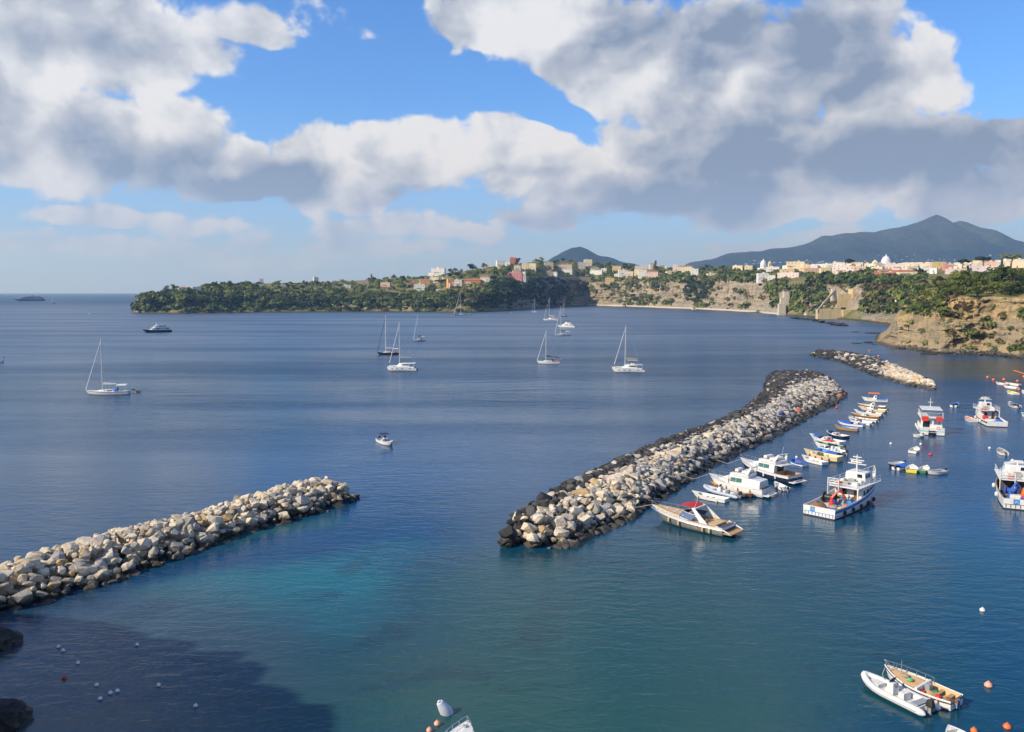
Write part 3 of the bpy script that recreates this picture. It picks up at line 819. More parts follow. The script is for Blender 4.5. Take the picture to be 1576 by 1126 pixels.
GREYHULL = paint('grey_metallic_hull', (0.24, 0.235, 0.20), 0.30, 0.12, 0.3)
DARK = paint('black_rubber', (0.015, 0.015, 0.017), 0.5, 0.2)
GREY = paint('grey_plastic', (0.28, 0.29, 0.30), 0.5, 0.2)
METAL = paint('steel_tube', (0.60, 0.60, 0.60), 0.3, 0.1, 0.8)
ALU = paint('mast_alloy', (0.62, 0.61, 0.58), 0.35, 0.1, 0.25)
RED = paint('red_canvas', (0.42, 0.02, 0.025), 0.8, 0.12)
BRIGHTRED = paint('red_paint', (0.62, 0.035, 0.02), 0.5, 0.15)
ORANGE = paint('orange_float', (0.75, 0.16, 0.03), 0.45, 0.2)
PINK = paint('faded_orange_float', (0.78, 0.36, 0.24), 0.5, 0.2)
YELLOW = paint('yellow_paint', (0.72, 0.60, 0.03), 0.45, 0.15)
GREEN = paint('green_paint', (0.02, 0.17, 0.06), 0.45, 0.15)
TURQ = paint('turquoise_paint', (0.10, 0.45, 0.47), 0.45, 0.15)
NETTING = paint('brown_net', (0.24, 0.13, 0.06), 0.95, 0.5, scale=6)
ANTIFOUL = paint('antifouling', (0.05, 0.02, 0.018), 0.7, 0.3)
ANTIFOUL_D = paint('antifouling_black', (0.014, 0.016, 0.02), 0.7, 0.3)
RUST = paint('rusty_red', (0.25, 0.06, 0.03), 0.7, 0.5)
TAUPE = paint('taupe_canvas', (0.33, 0.28, 0.22), 0.85, 0.15)
BLUETARP = paint('blue_tarp', (0.02, 0.12, 0.48), 0.6, 0.2)
NAVYCLOTH = paint('navy_canvas', (0.015, 0.025, 0.07), 0.85, 0.2)
GREENGLASS = glass('green_glass', (0.06, 0.17, 0.15), 0.12)
BLUEGLASS = glass('blue_glass', (0.10, 0.14, 0.24), 0.1)
GLASS = glass()
ROPE = paint('rope', (0.45, 0.40, 0.30), 0.9, 0.2)

class Hull:
    def __init__(s, L, B, fs, fm, fb, draft=0.4, tw=0.8, rake=0.10, full=2.3, flare=0.22, wide=0.45, double=False):
        s.__dict__.update(L=L, B=B, fs=fs, fm=fm, fb=fb, draft=draft, tw=tw, rake=rake, full=full, flare=flare, wide=wide, double=double)
    def hb(s, t):
        if t < s.wide:
            k = math.sin(t / s.wide * math.pi / 2)
            return s.B / 2 * ((s.tw + (1 - s.tw) * k) if not s.double else max(0.02, k ** 0.6))
        return s.B / 2 * max(0.012, 1 - ((t - s.wide) / (1 - s.wide)) ** s.full)
    def sheer(s, t):
        a, b, c = s.fs, s.fm, s.fb
        return a * (t - .4) * (t - 1) / .4 + b * t * (t - 1) / (.4 * -.6) + c * t * (t - .4) / .6
    def keel(s, t):
        k = max(0, (t - .72) / .28)
        return -s.draft * (1 - k ** 2) + (s.sheer(1) * 0.25) * k ** 3
    def pt(s, t, q, side, off=0.0):
        """q runs 0 at the gunwale to 1 at the keel"""
        zs, zk = s.sheer(t), s.keel(t)
        z = zs + (zk - zs) * q
        b = s.hb(t)
        fl = s.flare * (0.25 + 0.75 * t * t)
        y = b * (1 - fl * q) * (1 - max(0, (q - .55) / .45) ** 1.7)
        x = -s.L / 2 + s.L * t - s.rake * s.L * (t ** 5) * q
        if s.double: x += s.rake * 0.6 * s.L * ((1 - t) ** 6) * q
        return Vector((x, side * (y + off * (1 if q < .9 else 0)), z))
    def q_at(s, t, z):
        zs, zk = s.sheer(t), s.keel(t)
        return min(1.0, max(0.0, (zs - z) / (zs - zk)))
    def stations(s, t0, t1, n): return [t0 + (t1 - t0) * (1 - (1 - k / (n - 1)) ** 1.25 if t1 > .9 else k / (n - 1)) for k in range(n)]
    def skin(s, z0=None, z1=None, t0=0.0, t1=1.0, off=0.0, n=15, m=5, transom=True):
        """topsides from the level z0 (None: the sheer) down to z1 (None: the keel)"""
        mb = MB(); ts = s.stations(t0, t1, n)
        for side in (-1, 1):
            cols = []
            for t in ts:
                qa = 0.0 if z0 is None else s.q_at(t, z0 if not callable(z0) else z0(t)); qb = 1.0 if z1 is None else s.q_at(t, z1 if not callable(z1) else z1(t))
                cols.append([s.pt(t, qa + (qb - qa) * k / (m - 1), side, off) for k in range(m)])
            for a, b in zip(cols[:-1], cols[1:]): mb.quad_strip(a, b)
            if t0 == 0 and transom and side == 1 and not s.double:
                a = cols[0]; b = [Vector((p.x, -p.y, p.z)) for p in a]
                sh = [Vector((p.x - off, p.y, p.z)) for p in a]; sh2 = [Vector((p.x - off, p.y, p.z)) for p in b]
                mb.quad_strip(sh, sh2)
        return mb
    def deck(s, t0, t1, dz=0.0, inset=0.02, camber=0.04, n=12):
        mb = MB(); ts = s.stations(t0, t1, n); L_, C_, R_ = [], [], []
        for t in ts:
            b = max(0.01, s.hb(t) - inset); z = s.sheer(t) - dz; x = -s.L / 2 + s.L * t
            if t > .97: x -= 0.01 * s.L
            L_.append((x, -b, z)); R_.append((x, b, z)); C_.append((x, 0, z + camber * min(1, b)))
        mb.quad_strip(L_, C_); mb.quad_strip(C_, R_)
        return mb
    def liner(s, t0, t1, zf, inset=0.12, n=10):
        """inside of an open boat: floor and inner sides up to the gunwale, with a flat rim"""
        mb = MB(); ts = [t0 + (t1 - t0) * k / (n - 1) for k in range(n)]
        out, inn, flo = {}, {}, {}
        for side in (-1, 1):
            out[side] = []; inn[side] = []; flo[side] = []
            for t in ts:
                b = s.hb(t); z = s.sheer(t) + 0.004; x = -s.L / 2 + s.L * t
                bi = max(0.02, b - inset)
                out[side].append((x, side * b, z)); inn[side].append((x, side * bi, z)); flo[side].append((x, side * max(0.01, bi * .86), zf))
            mb.quad_strip(out[side], inn[side]); mb.quad_strip(inn[side], flo[side])
        mb.quad_strip(flo[-1], flo[1])
        for k in (0, -1): mb.poly([inn[-1][k], inn[1][k], flo[1][k], flo[-1][k]])
        return mb
    def rim(s, r, t0=0.0, t1=1.0, dz=0.0, n=16, off=0.0, mid=5):
        mb = MB(); ts = s.stations(t0, t1, n)
        pts = []
        for side in (-1, 1):
            p = [Vector((-s.L / 2 + s.L * t, side * (s.hb(t) + off), s.sheer(t) + dz)) for t in ts]
            pts.append(p)
        if t1 >= .999: line = pts[0] + list(reversed(pts[1]))[0:]
        else: line = None
        if line: mb.tube(line, r, mid)
        else:
            for p in pts: mb.tube(p, r, mid)
        return mb
    def railing(s, t0, t1, h, n, r=0.02, inset=0.08, sides=(-1, 1), join=True):
        mb = MB(); tops = {}
        for side in sides:
            top = []
            for k in range(n):
                t = t0 + (t1 - t0) * k / (n - 1)
                p = Vector((-s.L / 2 + s.L * t, side * max(0.03, s.hb(t) - inset), s.sheer(t)))
                q = p + Vector((0, 0, h)); top.append(q); mb.tube([p, q], r, 5)
            mb.tube(top, r, 5); tops[side] = top
        if join and t1 > .95 and len(sides) == 2: mb.tube([tops[-1][-1], tops[-1][-1] + Vector((.12, 0, 0)), tops[1][-1] + Vector((.12, 0, 0)), tops[1][-1]], r, 5)
        return mb

class Panes(list):
    """several panes, each built as its own object"""
    def build(s, *a, **k):
        return [m.build(*a, **k) for m in s]
class Block:
    """superstructure from stations (x, half width below, half width above, z below, z above)"""
    def __init__(s, st): s.st = st
    def mb(s):
        mb = MB(); rings = [[(x, -yb, zb), (x, -yt, zt), (x, yt, zt), (x, yb, zb)] for (x, yb, yt, zb, zt) in s.st]
        for a, b in zip(rings[:-1], rings[1:]): mb.quad_strip(a, b, True)
        mb.poly(rings[0][::-1]); mb.poly(rings[-1])
        return mb
    def at(s, x):
        st = s.st; xs = [a[0] for a in st]
        return [float(np.interp(x, xs, [a[k] for a in st])) for k in range(1, 5)]
    def side_pane(s, x0, x1, v0, v1, off=0.012, sides=(-1, 1), slant0=0.0, slant1=0.0):
        out = Panes()
        for side in sides:
            q = []
            for (x, v) in ((x0, v0), (x1, v0), (x1 + slant1, v1), (x0 + slant0, v1)):
                yb, yt, zb, zt = s.at(x); q.append((x, side * (yb + (yt - yb) * v + off), zb + (zt - zb) * v))
            inner = [(p[0], p[1] - side * 0.03, p[2]) for p in q]
            out.append(MB().hexa(inner, q))
        return out
    def end_pane(s, front, u0, u1, v0, v1, off=0.012):
        """front True: the +x end face between its last two stations (a raked screen) else the -x end face"""
        mb = MB()
        if front:
            (xa, yba, yta, zba, zta), (xb, ybb, ytb, zbb, ztb) = s.st[-2], s.st[-1]
            def P(u, v):
                # top edge of the last two stations: slope from (xa, zta) down to (xb, ztb)
                x = xb + (xa - xb) * v; z = ztb + (zta - ztb) * v; y = (ytb + (yta - ytb) * v) * u
                return Vector((x + off, y, z + off))
        else:
            x, yb, yt, zb, zt = s.st[0]
            def P(u, v): return Vector((x - off, (yb + (yt - yb) * v) * u, zb + (zt - zb) * v))
        q = [P(u0, v0), P(u1, v0), P(u1, v1), P(u0, v1)]
        d = Vector((-.03, 0, -.02)) if front else Vector((.03, 0, 0))
        mb.hexa([p + d for p in q], q)
        return mb

def berth(bow, stern):
    """where a boat lies from the photo points of its bow and its stern at the waterline"""
    a, b = sea(*bow), sea(*stern); d = a - b
    return (a + b) / 2, math.atan2(d.y, d.x), d.length
def outboard(parent, x, y=0.0, z=0.45, s=1.0, mat=None, name='outboard_motor'):
    mb = MB()
    mb.hexa([(x - .55 * s, y - .17 * s, z), (x - .05 * s, y - .17 * s, z), (x - .05 * s, y + .17 * s, z), (x - .55 * s, y + .17 * s, z)],
            [(x - .45 * s, y - .13 * s, z + .5 * s), (x - .1 * s, y - .13 * s, z + .42 * s), (x - .1 * s, y + .13 * s, z + .42 * s), (x - .45 * s, y + .13 * s, z + .5 * s)])
    o = mb.build(name, mat or DARK, parent, bevel=.05 * s, smooth=True)
    leg = MB(); leg.box(x - .38 * s, x - .16 * s, y - .06 * s, y + .06 * s, z - .75 * s, z); leg.box(x - .2 * s, x + .04, y - .14 * s, y + .14 * s, z - .25 * s, z - .02)
    leg.build('leg', GREY, o)
    return o
def fender(parent, p, r=0.13, h=0.5, mat=None):
    return MB().lathe([(r * .3, -h / 2), (r * .85, -h / 2 + r * .5), (r, -h / 4), (r, h / 4), (r * .85, h / 2 - r * .5), (r * .3, h / 2)], p, 8).build('fender', mat or CREAM, parent, smooth=True)
def seat_block(parent, x0, x1, y0, y1, z0, z1, mat, name='seat'):
    return MB().box(x0, x1, y0, y1, z0, z1, .03, .03).build(name, mat, parent, bevel=.03)

# ------------------------------------------------------------------ small open boats
def open_boat(label, bow, stern, hull=WHITE, inside=OFFWHITE, trim=None, B=None, group=None, name='rowing_boat', cat='boat', motor=None, cover=None, console=False, cuddy=None,
              stripe=None, thwarts=2, L=None, double=False, awning=None, pole=False, fenders=0, foredeck=None, gear=None, screen=False, free=None, bottom=ANTIFOUL_D, canvas=None):
    loc, rz, l = berth(bow, stern)
    if L: l = L
    B = B or max(1.3, l * .34)
    f = free or 0.42 + l * .035
    h = Hull(l, B, f * .95, f * .85, f * 1.45, .3, .82, .09, 2.2, .2, double=double)
    o = thing(name, label, cat, loc, rz, group)
    h.skin(None, .06).build('hull', hull, o, smooth=True)
    h.skin(.06, None, transom=True).build('bottom', bottom, o, smooth=True)
    if stripe: h.skin(lambda t: h.sheer(t) - .02, lambda t: h.sheer(t) - .22, off=.012, m=2, transom=False).build('stripe', stripe, o, smooth=True)
    t0 = .12 if double else .015
    h.liner(t0, .80, .10 + .02 * l, .09).build('inner_lining', inside, o)
    h.deck(.79, .995, -.012, .01, .05).build('foredeck', foredeck or inside, o, smooth=True)
    if double: h.deck(.01, .13, -.012, .01, .05).build('aft_deck', foredeck or inside, o, smooth=True)
    h.rim(.035 + l * .003, dz=.01).build('gunwale', trim or hull, o, smooth=True)
    for k in range(thwarts):
        t = .18 + .5 * (k + .5) / thwarts; x = -l / 2 + l * t; b = h.hb(t) - .1
        MB().box(x - .14, x + .14, -b, b, h.sheer(t) - .26, h.sheer(t) - .20).build('thwart', TEAK if k % 2 else (trim or inside), o)
    if cover:
        c0, c1, cm = cover; mb = MB(); n = 9; rows = []
        for k in range(n):
            t = c0 + (c1 - c0) * k / (n - 1); b = h.hb(t) + .03; z = h.sheer(t); x = -l / 2 + l * t
            rows.append([(x, -b, z - .10), (x, -b, z + .045), (x, -b * .5, z + .18 + .05 * math.sin(k * 2.1)), (x, 0, z + .26 + .04 * math.sin(k * 1.3)), (x, b * .5, z + .18), (x, b, z + .045), (x, b, z - .10)])
        for a, b_ in zip(rows[:-1], rows[1:]): mb.quad_strip(a, b_)
        mb.build('tarpaulin', cm, o, smooth=True)
    if cuddy:
        c0, c1, hh, cm = cuddy; xa, xb = -l / 2 + l * c0, -l / 2 + l * c1
        z0 = h.sheer(c0) - .25; ba, bb = h.hb(c0) * .72, h.hb(c1) * .7
        bk = Block([(xa, ba, ba * .85, z0, h.sheer(c0) + hh), (xa + (xb - xa) * .55, (ba + bb) / 2, (ba + bb) / 2 * .8, z0, h.sheer(c0) + hh), (xb, bb, bb * .7, z0, h.sheer(c1) + .05)])
        cb = bk.mb().build('cuddy', cm, o, bevel=.04, smooth=True)
        bk.side_pane(xa + .12, xa + (xb - xa) * .5, .55, .88).build('window', GLASS, cb)
        bk.end_pane(True, -.75, .75, .25, .9).build('windscreen', GLASS, cb)
        bk.end_pane(False, -.3, .3, .1, .85).build('door', WOOD, cb)
    if console:
        x = -l / 2 + l * .42; z = .14 + .02 * l
        c = MB().hexa([(x - .3, -.32, z), (x + .35, -.32, z), (x + .35, .32, z), (x - .3, .32, z)], [(x - .22, -.28, z + .95), (x + .12, -.28, z + .95), (x + .12, .28, z + .95), (x - .22, .28, z + .95)]).build('console', WHITE, o, bevel=.05, smooth=True)
        MB().hexa([(x + .08, -.27, z + .95), (x + .12, -.27, z + .95), (x + .12, .27, z + .95), (x + .08, .27, z + .95)], [(x - .06, -.24, z + 1.28), (x - .03, -.24, z + 1.28), (x - .03, .24, z + 1.28), (x - .06, .24, z + 1.28)]).build('windscreen', GLASS, c)
        seat_block(o, x - .95, x - .5, -.35, .35, z, z + .55, OFFWHITE)
    if screen:
        t = .62; x = -l / 2 + l * t; b = h.hb(t) * .8; z = h.sheer(t)
        MB().hexa([(x - .5, -b, z), (x + .1, -b * .7, z), (x + .1, b * .7, z), (x - .5, b, z)], [(x - .55, -b * .93, z + .4), (x - .2, -b * .6, z + .4), (x - .2, b * .6, z + .4), (x - .55, b * .93, z + .4)]).build('windscreen', BLUEGLASS, o)
    if awning:
        a0, a1, hh, am = awning; xa, xb = -l / 2 + l * a0, -l / 2 + l * a1; b = h.hb((a0 + a1) / 2) * .85; z = h.sheer(.4) + hh
        aw = MB().hexa([(xa, -b, z), (xb, -b, z), (xb, b, z), (xa, b, z)], [(xa + .1, -b * .8, z + .12), (xb - .1, -b * .8, z + .12), (xb - .1, b * .8, z + .12), (xa + .1, b * .8, z + .12)]).build('awning', am, o)
        for sx in (xa + .08, xb - .08):
            for sy in (-1, 1): MB().tube([(sx, sy * b * .95, h.sheer(.4) - .1), (sx, sy * b * .95, z + .02)], .025, 5).build('pole', METAL, aw)
    if pole:
        x = -l / 2 + l * .55; MB().tube([(x, 0, .2), (x, 0, 2.6)], .045, 6, .03).build('mast', WOOD, o)
    for k in range(fenders):
        t = .2 + .55 * k / max(1, fenders - 1)
        for side in (-1, 1): fender(o, (-l / 2 + l * t, side * (h.hb(t) + .12), h.sheer(t) - .38), .12, .46, RUST if hull is CREAM else CREAM)
    if gear:
        for k, gm in enumerate(gear):
            t = .25 + .4 * k / max(1, len(gear) - 1); x = -l / 2 + l * t; y = (-1) ** k * B * .13
            MB().lathe([(.22, 0), (.30, .1), (.28, .3), (.12, .42)], (x, y, .15 + .02 * l), 7).build('bundle', gm, o, smooth=True)
    if canvas:
        x = -l / 2 + l * canvas[0]; b = h.hb(canvas[0]) * .8
        MB().hexa([(x - .5, -b, h.sheer(.4)), (x + .5, -b, h.sheer(.4)), (x + .5, b, h.sheer(.4)), (x - .5, b, h.sheer(.4))], [(x - .35, -b * .8, h.sheer(.4) + .55), (x + .2, -b * .8, h.sheer(.4) + .55), (x + .2, b * .8, h.sheer(.4) + .55), (x - .35, b * .8, h.sheer(.4) + .55)]).build('spray_hood', canvas[1], o, bevel=.05)
    if motor is not None: outboard(o, -l / 2 - .02, 0, h.sheer(0) - .1, motor, DARK)
    return o

def rib(label, bow, stern, B=2.3, tube=WHITE, group=None, L=None, motor=True, cons=True, cover=None):
    loc, rz, l = berth(bow, stern); l = L or l
    o = thing('inflatable_boat', label, 'inflatable boat', loc, rz, group)
    r = B * .115; hb = B / 2 - r
    def side(sd): return [(-l / 2 - .25, sd * hb, .36)] + [(-l / 2 + l * t, sd * hb * (1 - max(0, (t - .55) / .45) ** 2.6), .36 + .34 * max(0, (t - .5) / .5) ** 2) for t in [0, .15, .3, .45, .58, .7, .8, .88, .94, .98]]
    line = side(-1) + [(l / 2 - r * .3, 0, .71)] + list(reversed(side(1)))
    mb = MB(); mb.tube(line, r, 12)
    tb = mb.build('tube', tube, o, smooth=True)
    for sd in (-1, 1):
        MB().lathe([(r * .98, 0), (r * .7, .22), (r * .15, .34)], (-l / 2 - .25, sd * hb, .36), 10, 'x').build('cone', tube, tb, smooth=True).scale = (1, 1, 1)
        rl = [(p[0], p[1] + sd * r * 1.0, p[2] + .02) for p in side(sd)[1:9]]
        MB().tube(rl, .028, 5).build('rubbing_strake', GREY, tb)
    # mirror the aft cones so that they point astern
    for c in tb.children:
        if c.name.startswith('cone'):
            for v in c.data.vertices: v.co.x = -l - .5 - v.co.x
    fl = MB(); ts = [0, .2, .4, .6, .75, .88, .95]
    fl.quad_strip([(-l / 2 + l * t, -hb * (1 - max(0, (t - .55) / .45) ** 2.6) * .95, .27 + .3 * max(0, t - .6)) for t in ts], [(-l / 2 + l * t, hb * (1 - max(0, (t - .55) / .45) ** 2.6) * .95, .27 + .3 * max(0, t - .6)) for t in ts])
    fl.build('floor', OFFWHITE, o)
    h = Hull(l * .96, B * .7, .3, .3, .55, .3, .9, .12)
    h.skin(None, None).build('hull', WHITE, o, smooth=True)
    MB().box(-l / 2 - .02, -l / 2 + .06, -hb * .9, hb * .9, .1, .62).build('transom', WHITE, o)
    if cons:
        x = l * .02
        c = MB().hexa([(x - .35, -.38, .3), (x + .45, -.38, .3), (x + .45, .38, .3), (x - .35, .38, .3)], [(x - .28, -.33, 1.15), (x + .1, -.33, 1.15), (x + .1, .33, 1.15), (x - .28, .33, 1.15)]).build('console', WHITE, o, bevel=.06, smooth=True)
        MB().hexa([(x + .05, -.3, 1.14), (x + .1, -.3, 1.14), (x + .1, .3, 1.14), (x + .05, .3, 1.14)], [(x - .12, -.26, 1.5), (x - .08, -.26, 1.5), (x - .08, .26, 1.5), (x - .12, .26, 1.5)]).build('windscreen', GLASS, c)
        st = [(x - .32 + .05 * math.cos(a), .19 * math.sin(a), 1.05 + .19 * math.cos(a)) for a in [k * .628 for k in range(11)]]
        MB().tube(st, .018, 5, caps=False).build('steering_wheel', DARK, c)
        seat_block(o, x - 1.25, x - .75, -.42, .42, .28, .82, OFFWHITE)
        seat_block(o, -l / 2 + .12, -l / 2 + .75, -hb * .85, hb * .85, .28, .66, GREY, 'bench')
        b0 = l * .28; seat_block(o, b0 - .5, b0 + .5, -hb * .55, hb * .55, .3, .6, cover or OFFWHITE, 'bow_cushion')
    if motor: outboard(o, -l / 2 - .02, 0, .62, 1.15, DARK)
    return o

# ------------------------------------------------------------------ sailing boats
def rig(o, x, z0, top, foot_x, mast=ALU, furl=OFFWHITE, boom=3.6, boomcover=NAVYCLOTH, spreaders=2, stern_x=-5, beam=1.6, r=0.12, boomz=1.6, rake=.01):
    """mast with spreaders, shrouds, rolled foresail, boom with its furled mainsail"""
    h = top - z0
    m = MB().tube([(x, 0, z0), (x - rake * h, 0, top)], r, 8, r * .75).build('mast', mast, o, smooth=True)
    for k in range(spreaders):
        z = z0 + h * (k + 1) / (spreaders + .9); w = beam * .55 * (1 - .12 * k)
        MB().tube([(x - .15, -w, z), (x, 0, z), (x - .15, w, z)], .05, 5).build('spreader', mast, m)
    sh = MB()
    for sd in (-1, 1):
        sh.tube([(x - .2, sd * beam * .92, z0 - .3), (x - .12, sd * beam * .5, z0 + h * .5), (x - rake * h, 0, z0 + h * .93)], .018, 4)
    sh.tube([(stern_x, 0, z0), (x - rake * h, 0, top - .1)], .018, 4)
    sh.build('rigging', METAL, m)
    a, b = Vector((foot_x, 0, z0 + .25)), Vector((x - rake * h * .92 + .1, 0, z0 + h * .93))
    MB().tube([a, a.lerp(b, .06), a.lerp(b, .3), a.lerp(b, .75), a.lerp(b, .94), b], r * 1.1, 6, r * .5).build('furled_foresail', furl, o, smooth=True)
    if boom:
        bm = MB().tube([(x - .1, 0, z0 + boomz), (x - boom, 0, z0 + boomz + .1)], r * .75, 6).build('boom', mast, o, smooth=True)
        mb = MB(); n = 7; rr = [.32, .30, .26, .24, .2, .17, .1]
        for k in range(n - 1):
            xa, xb = x - .2 - (boom - .4) * k / (n - 1), x - .2 - (boom - .4) * (k + 1) / (n - 1)
            ra, rb_ = rr[k] * 1.15, rr[k + 1] * 1.15; z = z0 + boomz + .06
            mb.quad_strip([(xa, -.13, z), (xa, -.09, z + ra * 1.6), (xa, .09, z + ra * 1.6), (xa, .13, z)], [(xb, -.13, z), (xb, -.09, z + rb_ * 1.6), (xb, .09, z + rb_ * 1.6), (xb, .13, z)], True)
        mb.build('furled_mainsail', boomcover, bm, smooth=True)
    return m
def sloop(label, bow, stern, mast_top, mast_px=None, hull=WHITE, bottom=ANTIFOUL_D, L=None, cover=NAVYCLOTH, bimini=None, hood=NAVYCLOTH, stripe=None, mast=ALU, furl=OFFWHITE, group=None, flag=None, red=False):
    loc, rz, l = berth(bow, stern); l = L or l
    B = l * .30; h = Hull(l, B, .95, .9, 1.35, .5, .78, .07, 1.9, .25)
    o = thing('sailing_boat', label, 'sailboat', loc, rz, group)
    zt = at_y((mast_px or (bow[0] + stern[0]) / 2), mast_top, loc.y).z
    h.skin(None, .10).build('hull', hull, o, smooth=True)
    h.skin(.10, None).build('bottom', bottom, o, smooth=True)
    if stripe: h.skin(lambda t: h.sheer(t) - .10, lambda t: h.sheer(t) - .24, off=.012, m=2, transom=False).build('stripe', stripe, o, smooth=True)
    h.deck(.30, .995, -.01, .0, .08).build('deck', OFFWHITE if hull is not NAVY else TEAK, o, smooth=True)
    h.liner(.01, .31, .42, .35).build('cockpit', OFFWHITE, o)
    bk = Block([(-l * .20, B * .30, B * .25, .85, 1.42), (0, B * .30, B * .25, .9, 1.42), (l * .14, B * .24, B * .18, .95, 1.36), (l * .24, B * .12, B * .08, 1.02, 1.12)])
    c = bk.mb().build('coachroof', WHITE, o, bevel=.04, smooth=True)
    bk.side_pane(-l * .14, -l * .02, .3, .8).build('window', GLASS, c); bk.side_pane(l * .01, l * .11, .3, .75).build('window', GLASS, c)
    rig(o, l * .10, 1.3, zt, l * .47, mast, furl, l * .34, cover, 2, -l * .49, B / 2, .10 + l * .003)
    h.railing(.80, .985, .6, 4, .02).build('pulpit', METAL, o)
    h.railing(.03, .62, .6, 6, .014).build('guard_rail', METAL, o)
    if hood: Block([(-l * .24, B * .30, B * .22, 1.0, 1.95), (-l * .19, B * .30, B * .22, 1.0, 1.95), (-l * .12, B * .26, B * .16, 1.2, 1.45)]).mb().build('spray_hood', hood, o, bevel=.05, smooth=True)
    if bimini:
        z = 2.7; b = MB().hexa([(-l * .47, -B * .36, z), (-l * .24, -B * .36, z), (-l * .24, B * .36, z), (-l * .47, B * .36, z)], [(-l * .46, -B * .30, z + .22), (-l * .25, -B * .30, z + .22), (-l * .25, B * .30, z + .22), (-l * .46, B * .30, z + .22)]).build('bimini', bimini, o, bevel=.05)
        for sx in (-l * .46, -l * .25):
            for sd in (-1, 1): MB().tube([(sx, sd * B * .36, .9), (sx, sd * B * .35, z + .05)], .03, 5).build('pole', METAL, b)
    wheel = [(-l * .36, .45 * math.sin(a), 1.15 + .45 * math.cos(a)) for a in [k * .5236 for k in range(13)]]
    MB().tube(wheel, .025, 5, caps=False).build('steering_wheel', METAL, o)
    if red: seat_block(o, -l * .42, -l * .30, -B * .3, B * .3, .75, 1.35, BRIGHTRED, 'cushion')
    if flag:
        MB().tube([(-l * .49, 0, .9), (-l * .52, 0, 2.4)], .02, 5).build('flagstaff', METAL, o)
        MB().box(-l * .60, -l * .52, -.02, .02, 1.75, 2.35).build('flag', flag, o)
    return o
def catamaran(label, bow, stern, mast_top=None, mast_px=None, group=None, L=None, boomcover=GREY, bimini=None, motor=False, boot=ANTIFOUL_D, rz_add=0.0, B=None, band=None):
    loc, rz, l = berth(bow, stern); l = L or l; rz += rz_add
    B = B or l * .54; w = B * .27
    o = thing('catamaran', label, 'catamaran', loc, rz, group)
    for sd in (-1, 1):
        h = Hull(l, w, .75, 1.5, 1.65, .5, .8, .03, 2.6, .15)
        for nm, a, b, mt in (('hull', None, .12, WHITE), ('bottom', .12, None, boot)):
            mb = h.skin(a, b); mb.v = [(p[0], p[1] + sd * (B - w) / 2, p[2]) for p in mb.v]; mb.build(nm, mt, o, smooth=True)
        mb = h.deck(0, .995, -.01, 0, .04); mb.v = [(p[0], p[1] + sd * (B - w) / 2, p[2]) for p in mb.v]; mb.build('hull_deck', OFFWHITE, o, smooth=True)
        for xw in (-.28, -.02, .14, .3):
            t = xw + .5; y = sd * ((B - w) / 2 + abs(h.pt(t, .35, 1).y) + .012)
            MB().box(xw * l - .45, xw * l + .45, min(y, y - sd * .03), max(y, y - sd * .03), .78, 1.0).build('hull_window', GLASS, o)
        if band:
            mb = h.skin(lambda t: h.sheer(t) - .35, lambda t: h.sheer(t) - .6, off=.012, m=2, transom=False); mb.v = [(p[0], p[1] + sd * (B - w) / 2, p[2]) for p in mb.v]; mb.build('stripe', band, o, smooth=True)
    MB().box(-l * .42, l * .16, -B / 2 + w * .5, B / 2 - w * .5, .85, 1.5).build('bridge_deck', WHITE, o, bevel=.06)
    MB().poly([(l * .16, -B / 2 + w * .6, 1.45), (l * .42, -B / 2 + w * .6, 1.48), (l * .42, B / 2 - w * .6, 1.48), (l * .16, B / 2 - w * .6, 1.45)]).build('trampoline', DARK, o)
    MB().tube([(l * .42, -B / 2 + w * .5, 1.5), (l * .42, B / 2 - w * .5, 1.5)], .09, 6).build('crossbeam', ALU, o)
    bk = Block([(-l * .26, B * .36, B * .33, 1.45, 2.75), (l * .0, B * .36, B * .33, 1.45, 2.75), (l * .10, B * .33, B * .25, 1.5, 2.62), (l * .20, B * .27, B * .2, 1.5, 1.72)])
    c = bk.mb().build('saloon', WHITE, o, bevel=.08, smooth=True)
    bk.side_pane(-l * .24, -l * .02, .45, .82).build('window', GLASS, c); bk.side_pane(0, l * .09, .45, .8).build('window', GLASS, c)
    bk.end_pane(True, -.85, -.05, .3, .9).build('windscreen', GLASS, c); bk.end_pane(True, .05, .85, .3, .9).build('windscreen', GLASS, c)
    bk.end_pane(False, -.6, .6, .1, .9).build('door', GLASS, c)
    MB().box(-l * .45, -l * .24, -B * .36, B * .36, 2.68, 2.80).build('cockpit_roof', WHITE, o, bevel=.04)
    for sd in (-1, 1): MB().tube([(-l * .43, sd * B * .33, .9), (-l * .43, sd * B * .33, 2.7)], .06, 6).build('pole', METAL, o)
    if bimini:
        b = MB().hexa([(-l * .30, -B * .30, 4.3), (0.02 * l, -B * .30, 4.3), (.02 * l, B * .30, 4.3), (-l * .3, B * .3, 4.3)], [(-l * .28, -B * .25, 4.55), (0, -B * .25, 4.55), (0, B * .25, 4.55), (-l * .28, B * .25, 4.55)]).build('bimini', bimini, o, bevel=.05)
        for sx in (-l * .28, 0):
            for sd in (-1, 1): MB().tube([(sx, sd * B * .27, 2.7), (sx, sd * B * .28, 4.35)], .04, 5).build('pole', METAL, b)
        seat_block(o, -l * .2, -l * .1, -B * .2, B * .2, 2.7, 3.3, OFFWHITE, 'helm_seat')
    if mast_top is not None:
        zt = at_y(mast_px or (bow[0] + stern[0]) / 2, mast_top, loc.y).z
        rig(o, l * .10, 2.6, zt, l * .44, ALU, OFFWHITE, l * .40, boomcover, 2, -l * .4, B * .46, .14, 2.2)
    return o
